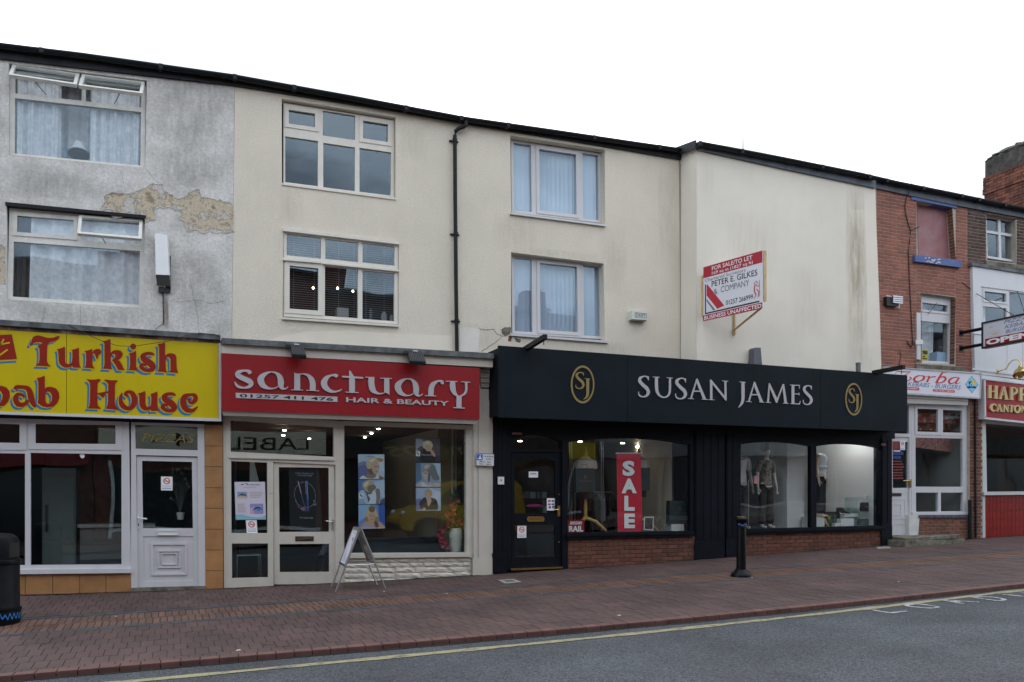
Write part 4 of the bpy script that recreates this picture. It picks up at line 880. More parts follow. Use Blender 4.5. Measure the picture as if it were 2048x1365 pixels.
# poster window
fr = Fr.px([(687.2, 842), (945, 851), (945, 1117), (687.2, 1119)], SF); C = lambda *a: fr.cell(*a)
c = C(688.5, 851, 931.7, 1105.5)
mb = MB(); mb.holed(fr.quad(0, 0, 1, 1), [fr.quad(*c)], fr.n*-.09); w = obj('shop_window', mb, CR, SSF); mb = MB(); fr.rect(mb, c[0], c[1], c[2], c[3], -.05, -.044); obj('pane', mb, mGlass, w)
mb = MB(); slab(mb, [(687, 1108.5), (942, 1105.8), (942, 1114), (687, 1117)], SF-.04, SF); obj('sill', mb, CR, w)
mb = MB(); slab(mb, [(932, 858), (939, 858), (940, 1108), (933.5, 1108)], SF-.02, SF); obj('glazing_bead', mb, CR, w)
# painted stone courses under the window
mb = MB(); slab(mb, [(684, 1116), (945, 1113), (946, 1158), (684, 1176)], SF+.03, SF+.3); obj('stall_wall', mb, M('painted_joint', (.50, .465, .40), .9), SSF)
rs = random.Random(5)
for r, (ya, yb) in enumerate(((1118.5, 1127), (1127.5, 1136), (1136.5, 1147), (1147.5, 1158), (1158.5, 1173))):
    x = 686.
    while x < 938:
        w_ = rs.choice((28, 40, 52, 66)); x1 = min(x+w_, 941)
        sl_ = -.012
        if x1-x < 5: break
        base = 1174-(x-684)*.0915
        y1 = min(yb-(x-686)*.012, base)
        if y1-ya > 3.5:
            mb = MB(); nu, nv = 6, 3; g = Fr.px([(x+.4, ya-(x-686)*.012), (x1-.4, ya-(x-686)*.012), (x1-.4, y1), (x+.4, y1)], SF+.02); vs = []
            for j in range(nv+1):
                for i in range(nu+1):
                    e_ = i in (0, nu) or j in (0, nv); vs.append(g.p(i/nu, j/nv, .004 if e_ else .008+rs.uniform(0, .018)))
            mb.add(vs, [(j*(nu+1)+i, j*(nu+1)+i+1, (j+1)*(nu+1)+i+1, (j+1)*(nu+1)+i) for j in range(nv) for i in range(nu)]); obj('stone', mb, mStone, SSF)
        x = x1
# pilaster and its corbel
mb = MB(); slab(mb, [(945, 740), (987, 741), (987.5, 1150), (946, 1155)], SF-.02, SF+.25); slab(mb, [(948, 860), (953, 860), (953.5, 1120), (948.5, 1120)], SF-.035, SF-.02); slab(mb, [(957, 800), (979, 801), (980, 1118), (958, 1118)], SF-.04, SF-.02); slab(mb, [(946, 1118), (987.5, 1116), (987.5, 1149), (946, 1154)], SF-.045, SF-.02); obj('pilaster', mb, CR, SSF)
mb = MB()
for i in range(12): 
    y0_ = 739+i*3.3; q = [(960+i*.3, y0_), (980-i*.2, y0_+.5), (980-i*.2, y0_+3.1), (960+i*.3, y0_+2.7)]; slab(mb, q, SF-.16+.011*i+(.02 if i % 3 == 2 else 0), SF-.02)
obj('corbel', mb, CR, SSF)
xa, xb = at(447, 900, SF).x, at(986, 900, SF).x
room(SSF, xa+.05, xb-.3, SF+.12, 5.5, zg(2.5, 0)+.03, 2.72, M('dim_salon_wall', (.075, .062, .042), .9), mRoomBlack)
for px, py, yy, lb in ((757, 859, 1.5, 'small glowing downlight nearest the top edge of the poster window'), (743, 868, 2.4, 'middle glowing downlight of the row above the salon posters'), (730, 876, 3.6, 'deepest glowing downlight above the left column of posters'), (569, 862, 1.2, 'upper left glowing downlight seen through the salon fanlight'), (566.5, 872, 2.1, 'lower left glowing downlight seen through the salon fanlight'), (618.5, 878.5, 2.6, 'right hand glowing downlight seen through the salon fanlight')):
    c = at(px, py, yy); mb = MB(); mb.lathe([(.028, .0), (.028, .012)], V((c.x, c.y, c.z)), 14); obj('downlight', mb, mSpot, label=lb, cat='light', group='salon ceiling downlights')

for q in ([(795, 246), (860, 256), (860, 330), (795, 320)], [(555, 372), (610, 378), (610, 460), (555, 450)], [(570, 655), (660, 660), (660, 690), (570, 690)]): stain(SB, q, UP)
for q in ([(300, 180), (460, 200), (460, 300), (300, 290)], [(300, 290), (460, 300), (460, 390), (300, 360)], [(0, 322), (200, 340), (200, 400), (0, 390)], [(20, 345), (180, 350), (150, 402), (30, 395)], [(300, 120), (460, 165), (460, 240), (300, 220)], [(345, 500), (460, 500), (460, 640), (345, 640)], [(30, 606), (300, 622), (300, 655), (30, 645)]): stain(GB, q, UP, (.28, .28, .275), .18)
stain(GB, [(327, 590), (337, 590), (338, 660), (326, 660)], UP, (.26, .19, .12), .8)
# ---------------------------------------------------------------- posters and things in the salon window
_pm = {}
def ink(r, g, b):
    if (r, g, b) not in _pm: _pm[(r, g, b)] = P('print_ink', *[x*.82+q*.18 for x, q in zip((r, g, b), (150, 152, 166))], .5) if min(r, g, b) > 24 else P('print_ink', r, g, b, .6)
    return _pm[(r, g, b)]
def E_(u, v, ru, rv, a0=0., k=14): return [(u+ru*math.cos(2*math.pi*i/k)*math.cos(a0)-rv*math.sin(2*math.pi*i/k)*math.sin(a0), v+ru*math.cos(2*math.pi*i/k)*math.sin(a0)+rv*math.sin(2*math.pi*i/k)*math.cos(a0)) for i in range(k)]
def smooth_loop(pts, k=4):
    n = len(pts); out = []
    for i in range(n):
        p0, p1, p2, p3 = pts[i-1], pts[i], pts[(i+1) % n], pts[(i+2) % n]
        for j in range(k):
            t = j/k; out.append(tuple(.5*((2*b)+(c-a)*t+(2*a-5*b+4*c-d_)*t*t+(3*b-a-3*c+d_)*t**3) for a, b, c, d_ in zip(p0, p1, p2, p3)))
    return out
def clampuv(p): return (min(max(p[0], .0), 1.), min(max(p[1], 0.), 1.))
def poster(q, y, lab, card, shapes, texts=(), cat='poster', group=None, name='poster', grads=()):
    g = Fr.px(q, y); t_ = thing(name, lab, cat, g.p(.5, 1), group); mb = MB(); g.rect(mb, 0, 0, 1, 1, -.001, 0); obj('card', mb, ink(*card), t_)
    mb = MB(); mats = []; n = .0003
    for col, pts in shapes:
        m_ = ink(*col)
        if m_ not in mats: mats.append(m_)
        mb.sheet([g.p(*clampuv(p), n) for p in pts], mats.index(m_)); n += .00025
    for s_, u0, v0, u1, v1, col, kw in texts:
        m_ = ink(*col)
        if m_ not in mats: mats.append(m_)
        put_text(mb, s_, g, u0, v0, u1, v1, n, mats.index(m_), **kw); n += .0002
    if mats: obj('print', mb, mats, t_)
    return t_
PY = SF+.06                                # posters hang just behind the glass
SL = smooth_loop
grp = 'hair posters in the salon window'
mark = lambda u, v: [((235, 235, 235), [(u, v), (u+.17, v), (u+.17, v+.2), (u, v+.2)]), ((25, 25, 25), [(u+.04, v+.03), (u+.08, v+.03), (u+.08, v+.08), (u+.13, v+.09), (u+.13, v+.16), (u+.1, v+.16), (u+.09, v+.11), (u+.04, v+.1)])]
poster([(716, 909), (768.7, 909.3), (769, 958), (716.7, 958.6)], PY, 'poster of a short haired blonde in profile, topmost of the left column', (188, 205, 222),
 [((120, 130, 176), [(0, .35), (.2, .28), (.45, .32), (.5, .75), (.2, 1), (0, 1)]), ((90, 100, 150), [(0, .5), (.25, .42), (.42, .6), (.3, .9), (0, .95)]), ((206, 220, 230), [(.55, 0), (1, 0), (1, .7), (.7, .6)]),
  ((150, 112, 84), SL([(.36, .5), (.55, .48), (.66, .8), (.9, .9), (.95, 1.05), (.1, 1.05), (.2, .92), (.38, .8)])), ((226, 226, 222), SL([(.08, .93), (.2, .86), (.34, .96), (.6, .97), (.72, .82), (.78, .9), (.72, 1.05), (.1, 1.05)])),
  ((206, 166, 138), SL([(.48, .30), (.72, .30), (.80, .48), (.78, .62), (.72, .78), (.60, .80), (.48, .66)])), ((110, 78, 60), SL([(.36, .55), (.46, .5), (.56, .72), (.60, .82), (.42, .8)])),
  ((208, 182, 134), SL([(.32, .52), (.31, .33), (.42, .18), (.62, .14), (.82, .16), (.96, .24), (.86, .34), (.70, .30), (.56, .38), (.48, .56), (.40, .6)])), ((186, 128, 84), SL([(.72, .15), (.9, .17), (.97, .24), (.86, .30), (.74, .24)])), ((238, 226, 196), SL([(.4, .26), (.55, .19), (.66, .2), (.52, .3)])),
  ((60, 42, 36), [(.62, .49), (.70, .48), (.71, .51), (.63, .52)]), ((60, 42, 36), [(.75, .49), (.8, .49), (.8, .52), (.75, .52)]), ((150, 84, 78), [(.64, .70), (.74, .69), (.72, .73), (.66, .73)])], [("L'ORÉAL", .3, .06, .68, .12, (60, 70, 90), {})], group=grp)
poster([(716.7, 960), (769, 959.4), (769.5, 1008), (717, 1008.8)], PY, 'poster of a bobbed head turned away, middle of the left column', (150, 178, 212),
 [((84, 110, 176), [(0, 0), (.4, 0), (.2, .5), (0, .6)]), ((190, 208, 226), [(.6, .1), (1, 0), (1, .8), (.7, .6)]), ((70, 70, 84), [(.85, .85), (1, .75), (1, 1), (.8, 1)]), ((66, 90, 130), SL([(.2, .5), (.5, .5), (.5, 1), (.3, 1)])),
  ((190, 204, 224), SL([(.0, .55), (.16, .42), (.3, .62), (.36, .95), (.3, 1.05), (.18, .8), (0, .8)])), ((222, 226, 228), SL([(.36, .62), (.5, .58), (.6, .42), (.72, .34), (.78, .5), (.72, 1.05), (.34, 1.05), (.44, .8)])), ((132, 118, 116), SL([(.64, .44), (.72, .36), (.82, .44), (.82, .75), (.76, 1.05), (.66, 1.05), (.68, .7)])),
  ((196, 172, 130), SL([(.14, .2), (.26, .06), (.46, .02), (.6, .18), (.68, .34), (.56, .46), (.42, .54), (.26, .44)])), ((128, 112, 92), SL([(.34, .3), (.56, .2), (.67, .34), (.5, .5), (.4, .52)])), ((232, 216, 176), SL([(.2, .2), (.32, .08), (.4, .1), (.28, .3)]))]+mark(.02, .56), group=grp)
poster([(717, 1010), (769.5, 1009.5), (770, 1057.4), (717.2, 1058.4)], PY, 'poster of a woman with long blonde fringe on bright blue, lowest of the left column', (104, 140, 206),
 [((150, 184, 226), [(0, 0), (.45, 0), (.3, .5), (0, .7)]), ((44, 84, 176), [(.75, 0), (1, 0), (1, 1), (.8, .9)]), ((206, 160, 136), SL([(.05, .95), (.2, .75), (.42, .66), (.7, .68), (.9, .8), (.98, 1.05), (0, 1.05)])), ((96, 66, 56), SL([(.58, .68), (.7, .68), (.76, .9), (.66, 1.0)])), ((168, 170, 190), SL([(.2, .86), (.3, .74), (.38, .86), (.55, .92), (.5, 1.05), (.2, 1.05)])),
  ((210, 166, 136), SL([(.34, .3), (.64, .3), (.68, .5), (.6, .68), (.5, .74), (.4, .68)])), ((216, 186, 128), SL([(.26, .66), (.28, .4), (.36, .14), (.5, .05), (.64, .12), (.72, .4), (.74, .64), (.64, .7), (.62, .46), (.56, .36), (.42, .36), (.4, .5), (.38, .68)])), ((182, 122, 62), SL([(.24, .55), (.32, .5), (.38, .66), (.28, .7)])), ((186, 128, 66), SL([(.62, .54), (.74, .52), (.75, .66), (.64, .7)])), ((112, 92, 66), SL([(.38, .14), (.5, .06), (.63, .13), (.58, .3), (.44, .3)])),
  ((70, 50, 44), [(.41, .46), (.48, .46), (.48, .48), (.41, .48)]), ((70, 50, 44), [(.54, .46), (.61, .46), (.61, .48), (.54, .48)]), ((160, 84, 80), [(.46, .61), (.56, .61), (.51, .65)]), ((228, 228, 230), [(.05, .96), (.98, .96), (.98, .985), (.05, .985)])], group=grp)
poster([(831.5, 877), (880, 878), (881, 926), (831.7, 925.4)], PY, 'dark poster of a laughing face, topmost of the right column', (62, 46, 56),
 [((150, 146, 162), [(0, 0), (.3, .05), (.34, .25), (.05, .42), (.2, .6), (0, .75)]), ((28, 30, 52), [(0, .75), (1, .7), (1, 1), (0, 1)]), ((34, 22, 24), SL([(.22, .5), (.4, .45), (.7, .5), (.78, .95), (.2, .95)])), ((200, 150, 130), SL([(.36, .26), (.64, .24), (.66, .42), (.56, .52), (.42, .5)])), ((206, 150, 130), SL([(.58, .5), (.7, .5), (.8, .72), (.72, .74), (.62, .6)])), ((218, 192, 140), SL([(.28, .34), (.3, .16), (.46, .08), (.62, .12), (.7, .28), (.64, .36), (.54, .28), (.4, .3), (.36, .42)])), ((236, 216, 170), SL([(.4, .16), (.52, .12), (.56, .2), (.44, .24)]))]+mark(.0, .54), [('Mojitolene', .22, .64, .66, .73, (190, 190, 196), {})], group=grp)
poster([(831.5, 927), (881, 927), (881.6, 974), (831.7, 974.2)], PY, 'poster of long hair covering one eye, middle of the right column', (142, 166, 188),
 [((186, 204, 220), [(.5, 0), (1, 0), (1, .8), (.8, .6)]), ((84, 112, 140), [(0, 0), (.2, 0), (.24, .7), (0, .85)]), ((196, 176, 168), SL([(.0, .98), (.14, .84), (.3, .78), (.6, .84), (.9, .82), (1., 1.0), (.9, 1.05), (0, 1.05)])), ((214, 218, 224), SL([(.2, .8), (.34, .84), (.5, .96), (.6, .9), (.56, 1.05), (.3, 1.05)])), ((206, 178, 166), SL([(.28, .16), (.5, .12), (.58, .4), (.56, .7), (.46, .78), (.34, .66), (.26, .42)])), ((96, 82, 80), SL([(.5, .4), (.58, .44), (.56, .74), (.48, .78)])),
  ((112, 110, 108), SL([(.5, .08), (.62, .02), (.76, .1), (.86, .4), (.96, .66), (.86, .72), (.7, .7), (.6, .5), (.52, .4), (.42, .3)])), ((158, 148, 136), SL([(.25, .3), (.3, .1), (.46, .0), (.62, .02), (.56, .22), (.44, .3), (.3, .4)])), ((206, 196, 180), SL([(.34, .14), (.46, .05), (.54, .1), (.4, .24)])), ((60, 50, 50), [(.34, .41), (.44, .4), (.45, .44), (.35, .44)]), ((176, 110, 108), [(.42, .66), (.5, .66), (.47, .7)])], group=grp)
poster([(831.7, 976), (881.3, 976), (881.8, 1022), (831.9, 1022)], PY, 'poster of a model in dark V neck top, lowest of the right column', (168, 186, 212),
 [((110, 112, 168), [(0, .5), (.2, .45), (.2, 1), (0, 1)]), ((206, 216, 230), [(.55, 0), (1, .2), (1, .8), (.6, .4)]), ((40, 36, 38), SL([(.14, .65), (.3, .44), (.42, .42), (.66, .44), (.84, .56), (.86, .96), (.5, 1.05), (.2, .92)])), ((206, 168, 146), SL([(.40, .42), (.56, .42), (.62, .56), (.5, .82), (.44, .56)])), ((208, 170, 146), SL([(.36, .22), (.54, .2), (.58, .36), (.5, .46), (.4, .42), (.35, .32)])), ((202, 160, 96), SL([(.34, .2), (.4, .08), (.54, .06), (.65, .16), (.64, .32), (.56, .38), (.52, .24), (.42, .2)])), ((206, 168, 146), SL([(.26, .9), (.36, .86), (.4, .98), (.3, 1.0)])), ((60, 46, 40), [(.38, .27), (.43, .27), (.43, .29), (.38, .29)]), ((225, 225, 228), [(.03, .96), (.97, .96), (.97, .985), (.03, .985)])], group=grp)
# poster on the salon door, lash poster, notices
t_ = poster([(577, 936), (637.5, 938), (646, 1062), (580, 1060)], SF+.075, 'black poster of two slim hair straighteners in a sparkling ring on the salon door', (10, 10, 12),
 [((86, 90, 98), [p for p in E_(.5, .43, .345, .215, 0, 28)]), ((7, 7, 9), E_(.5, .43, .325, .203, 0, 28)), ((60, 58, 110), [(.27, .21), (.31, .2), (.52, .70), (.49, .70)]), ((214, 176, 190), [(.29, .22), (.31, .21), (.39, .40), (.375, .41)]), ((44, 70, 150), [(.54, .2), (.6, .2), (.6, .68), (.55, .7)]), ((150, 176, 226), [(.575, .2), (.59, .2), (.6, .5), (.585, .5)]), ((206, 170, 180), [(.53, .22), (.54, .22), (.54, .42), (.53, .42)])]
 +[((176, 110, 150), E_(.2+i*.02+random.uniform(-.03, .03), .55+i*.015+random.uniform(-.02, .02), .012, .008, 0, 6)) for i in range(9)]+[((196, 130, 164), E_(.42+random.uniform(-.06, .08), .66+random.uniform(-.04, .03), .014, .009, 0, 6)) for i in range(14)]+[((196, 140, 176), E_(.8+random.uniform(-.06, .05), .55+random.uniform(-.04, .04), .012, .008, 0, 6)) for i in range(9)]+[((210, 214, 226), E_(.5+.335*math.cos(a), .43+.21*math.sin(a), .008, .005, 0, 5)) for a in [i*.45 for i in range(14)]],
 [('CURLS AS EASILY AS', .22, .07, .8, .095, (150, 152, 158), {}), ('IT STRAIGHTENS', .27, .105, .75, .13, (150, 152, 158), {}), ('The new ghd styler', .3, .785, .72, .815, (170, 172, 178), {'bold': .01}), ('www.ghdhair.com', .1, .94, .34, .955, (120, 122, 126), {})])
t_ = poster([(468.9, 964.3), (530, 964), (532, 1039.4), (471.5, 1040.2)], SF+.03, 'white lash treatment poster with two eye photos and pale blue wave', (214, 208, 222),
 [((126, 150, 190), [(.08, .26), (.4, .26), (.4, .445), (.08, .445)]), ((206, 178, 150), [(.08, .40), (.2, .37), (.4, .4), (.4, .445), (.08, .445)]), ((40, 50, 66), SL([(.12, .37), (.2, .31), (.32, .32), (.38, .38), (.3, .36), (.2, .35)])), ((70, 120, 150), E_(.24, .36, .05, .02)), ((134, 134, 196), [(.48, .58), (.92, .58), (.92, .85), (.48, .85)]), ((196, 166, 190), [(.48, .7), (.6, .66), (.62, .85), (.48, .85)]), ((38, 38, 60), SL([(.56, .76), (.68, .67), (.82, .68), (.9, .76), (.8, .71), (.68, .72)])), ((70, 150, 196), E_(.76, .74, .08, .035)), ((20, 30, 50), E_(.76, .74, .03, .015)), ((126, 186, 206), SL([(0, .88), (.2, .86), (.5, .92), (.8, .94), (1, .9), (1, 1.02), (0, 1.02)])), ((80, 76, 90), SL([(.2, .07), (.26, .05), (.3, .07), (.24, .085)])), ((110, 106, 120), SL([(.32, .05), (.42, .04), (.46, .09), (.4, .07)]))]
 +[((178, 150, 150), [(.48, .27+i*.045), (.48+w_, .27+i*.045), (.48+w_, .28+i*.045), (.48, .28+i*.045)]) for i, w_ in enumerate((.42, .42, .38, .32))]+[((190, 150, 140), [(.08, .58+i*.05), (.08+w_, .58+i*.05), (.08+w_, .592+i*.05), (.08, .592+i*.05)]) for i, w_ in enumerate((.25, .2, .28, .26, .26))],
 [('Lavish Lashes', .5, .04, .84, .095, (90, 86, 100), {}), ('Natural silk lashes', .3, .13, .7, .155, (110, 104, 116), {})])
no_smoking([(491.6, 1041), (513.4, 1041), (515, 1066.5), (493.5, 1066.5)], SF+.032, 'no smoking notice below the lash poster beside the salon door')
# vase of flowers
VX = at(911, 1104, SF+.35); VZ = VX.z
VA = thing('flower_vase', 'tall white vase with trailing red and orange flowers in the salon window', 'vase', VX)
mb = MB(); mb.lathe([(.085, 0), (.105, .12), (.12, .25), (.118, .32), (.095, .40), (.09, .405), (.08, .39)], VX, 24); obj('vase', mb, M('cream_glazed_vase', (.66, .66, .58), .35), VA, smooth=True)
mb = MB(); rf = random.Random(3); top = VX+V((0, 0, .39)); mbR, mbO, mbL = MB(), MB(), MB()
def flower(mbx, c, r):
    n = 6; a0 = rf.uniform(0, 6)
    for i in range(n):
        a = a0+i*2*math.pi/n; d_ = V((math.cos(a), rf.uniform(-.6, .2), math.sin(a)))*r; s_ = V((-math.sin(a), 0, math.cos(a)))*r*.4
        mbx.add([c, c+d_*.5+s_+V((0, -.01, 0)), c+d_+V((0, -.012, 0)), c+d_*.5-s_+V((0, -.01, 0))], [(0, 1, 2, 3)])
def spray(tips, mbx, r):
    for tp in tips:
        q = top+V(tp); mid = (top+q)/2+V((rf.uniform(-.03, .03), 0, abs(tp[0])*.35)); mb.tube([top, mid, q], .005, 5)
        flower(mbx, q, r)
spray([(-.30, -.1, -.12), (-.26, -.12, -.02), (-.33, -.08, -.06), (-.22, -.1, -.2), (-.27, -.12, -.27), (-.18, -.1, .06), (-.08, -.12, .14), (.02, -.12, .16), (.06, -.1, .1), (-.12, -.12, .17), (-.18, -.1, -.30), (-.3, -.1, -.18)], mbR, .055)
spray([(-.10, -.05, .42), (-.03, -.06, .46), (.02, -.05, .48), (-.12, -.05, .28), (-.05, -.05, .34), (-.18, -.06, .25), (-.16, -.04, .22), (-.02, -.05, .40), (-.06, -.06, .26)], mbO, .05)
for i in range(46):
    a = rf.uniform(0, 6.3); r = rf.uniform(.04, .2); h = rf.choice((rf.uniform(-.1, .2), rf.uniform(.2, .62))); c = top+V((r*math.cos(a)*.8+(.03 if h > .2 else 0), r*math.sin(a)*.5, h)); d_ = V((rf.uniform(-.05, .05), rf.uniform(-.03, .03), rf.uniform(.04, .12))); s_ = V((.018, 0, .004))
    mb.tube([top, (top+c)/2+V((0, 0, .02)), c], .003, 4); mbL.add([c-d_*.5, c+s_, c+d_, c-s_], [(0, 1, 2, 3)])
obj('stem', mb, M('dark_green_stem', (.03, .05, .02), .6), VA); obj('leaves', mbL, M('flower_leaf', (.05, .10, .035), .6, var=.4, vs=20), VA)
obj('red_flowers', mbR, M('crimson_petal', (.30, .02, .05), .6, var=.3, vs=20), VA); obj('orange_flowers', mbO, M('orange_petal', (.50, .13, .05), .6, var=.3, vs=20), VA)
# sofa and mirror
SO = thing('sofa', 'dark navy leather bench sofa behind the salon window', 'sofa', (3.4, .5, VZ-.35)); mS = M('navy_leather', (.022, .028, .038), .4, var=.3, vs=4)
xa, xb = at(705, 1100, .25).x, at(878, 1100, .25).x; zt = at(800, 1076, .25).z
mb = MB(); mb.box(xa, xb, .25, .4, VZ-.5, zt); bm = bmesh.new(); obj('backrest', mb, mS, SO)
for i in range(3):
    mb = MB(); w_ = (xb-xa)/3; mb.box(xa+i*w_+.01, xa+(i+1)*w_-.01, .401, .95, VZ-.42, VZ-.15); obj('seat_cushion', mb, mS, SO)
mb = MB(); mb.box(xa-.12, xa-.002, .25, .95, VZ-.5, zt-.1); obj('armrest', mb, mS, SO); mb = MB(); mb.box(xb+.002, xb+.12, .25, .95, VZ-.5, zt-.1); obj('armrest', mb, mS, SO)
g = Fr.px([(913, 957), (928, 959), (928, 1040), (913, 1038)], .3); t_ = thing('mirror', 'narrow wall mirror with dark wooden frame behind the vase', 'mirror', g.p(.5, 1)); mb = MB(); g.border(mb, .03, 0, .03); obj('frame', mb, M('dark_wood', (.06, .035, .02), .5), t_); mb = MB(); g.rect(mb, .1, .02, .9, .98, .0, .01); obj('mirror_glass', mb, M('mirror_glass', (.4, .42, .42), .05, metal=1.), t_)
mb = MB(); a, b = at(885, 860, .1), at(931, 1100, .1); mb.box(a.x, b.x+.05, .32, .36, b.z-.4, a.z+.2); obj('partition', mb, M('ochre_partition', (.26, .20, .10), .8, var=.08, vs=2), SSF)
# towel-like hangings and small things behind the side light
c = at(505, 950, .4); mb = MB(); mb.poly([at(500, 922, .4), at(508, 922, .4), at(519, 968, .4), at(519, 1000, .4), at(499, 1000, .4)], (0, .03, 0)); obj('salon_gown', mb, mDirtyWhite, label='pale gown hanging behind the lash poster in the salon side window', cat='gown')
t_ = thing('trolley', 'small metal frame trolley low behind the salon side window', 'trolley', at(493, 1150, .3)); q0 = at(474, 1112, .3); q1 = at(521, 1112, .3); zz = at(490, 1155, .3).z
mb = MB()
for x in (q0.x, q1.x):
    for yy in (.3, .65): mb.tube([(x, yy, zz), (x, yy, q0.z)], .012, 6)
for yy in (.3, .65): mb.tube([(q0.x, yy, q0.z), (q1.x, yy, q0.z)], .012, 6)
obj('frame', mb, mSteel, t_); mb = MB(); mb.box(q0.x, q1.x, .3, .65, q0.z+.012, q0.z+.03); obj('tray', mb, mLens, t_); mb = MB(); mb.box(q0.x+.05, q1.x-.05, .36, .6, q0.z+.031, q0.z+.2); obj('hairdryer_case', mb, mBlack, t_)
# loading sign, intercom, A-board
g = Fr.px([(952, 907), (988.6, 908), (988.6, 933.3), (952, 932)], SF-.09); t_ = thing('loading_sign', 'small white loading only sign with blue badge on the cream pilaster', 'sign', g.p(.5, 1))
mb = MB(); g.rect(mb, 0, 0, 1, 1, -.012, 0); obj('plate', mb, mWhite, t_); mb = MB(); g.border(mb, .008, 0, .0015); obj('border', mb, mPrintBlack, t_)
mb = MB(); g.rect(mb, .05, .08, .36, .55, 0, .0015); obj('blue_badge', mb, P('badge_blue', 40, 90, 190, .4), t_); mb = MB(); g.poly(mb, [(.09, .46), (.10, .38), (.17, .36), (.19, .2), (.23, .14), (.26, .16), (.25, .3), (.32, .44), (.32, .48), (.24, .46)], .0015, .003); obj('badge_symbol', mb, mPrintWhite, t_)
mb = MB(); put_text(mb, 'Loading', g, .42, .16, .94, .31, .002, bold=.01); put_text(mb, 'only', g, .54, .36, .84, .52, .002, bold=.01); put_text(mb, 'Mon - Sat', g, .2, .6, .8, .72, .002, bold=.01); put_text(mb, '8am - 6pm', g, .18, .78, .82, .91, .002, bold=.01); obj('lettering', mb, mPrintBlack, t_)
mb = MB(); a = g.p(.5, .5); mb.box(a.x-.02, a.x+.02, SF-.078, SF-.03, a.z-.08, a.z+.08); obj('bracket', mb, mSteel, t_)
FX = [(2.22, -1.60), (2.26, -1.02), (2.95, -1.60), (2.95, -1.04)]    # near left, far left, near right, far right
AB = thing('a_board', 'silver framed folding pavement sign standing outside the salon', 'pavement sign', (2.6, -1.3, zg(2.6, -1.3)))
F = [V((x, y, zg(x, y)+.006)) for x, y in FX]
apex = [at(715.5, 1059, -1.60), at(698.5, 1057, -1.06)]
apex = [V((2.585, -1.58, apex[0].z)), V((2.60, -1.06, apex[0].z+.0))]
for side, (n_, f_) in enumerate(((0, 1), (2, 3))):
    sx = -.012 if side == 0 else .012; o_ = V((sx, 0, 0))
    for a, b in ((apex[0], F[n_]), (apex[1], F[f_])):
        mb = MB(); mb.tube([a+o_, b], .012, 8); obj('leg', mb, mSteel, AB, smooth=True)
    k_ = .60 if side == 0 else .60
    g = Fr(apex[1]+o_, apex[0]+o_, apex[0].lerp(F[n_], k_)+o_, apex[1].lerp(F[f_], k_)+o_) if side == 0 else Fr(apex[0]+o_, apex[1]+o_, apex[1].lerp(F[f_], k_)+o_, apex[0].lerp(F[n_], k_)+o_)
    mb = MB(); g.rect(mb, .03, .02, .97, .98, -.004, .004); pn_ = obj('panel', mb, mPaper if side == 0 else mLens, AB)
    mb = MB(); g.border(mb, .028, -.012, .012); obj('snap_frame', mb, mSteel, AB)
    if side == 0:
        mb = MB()
        for u0, v0, u1, v1 in ((.3, .12, .7, .14), (.25, .25, .72, .36), (.34, .40, .78, .44), (.22, .46, .76, .50)): g.rect(mb, u0, v0, u1, v1, .004, .0055)
        for i in range(12): g.rect(mb, .18, .56+i*.03, .82-random.uniform(0, .2), .57+i*.03, .004, .0055)
        obj('print', mb, P('faint_print', 150, 150, 170, .5), AB)
mb = MB(); mb.tube([apex[0], apex[1]], .022, 10); obj('hinge', mb, mSteel, AB)
mb = MB(); mb.tube([F[0].lerp(apex[0], .42), F[2].lerp(apex[0], .42)], .006, 6); mb.tube([F[1].lerp(apex[1], .42), F[3].lerp(apex[1], .42)], .006, 6); obj('brace', mb, mSteel, AB)
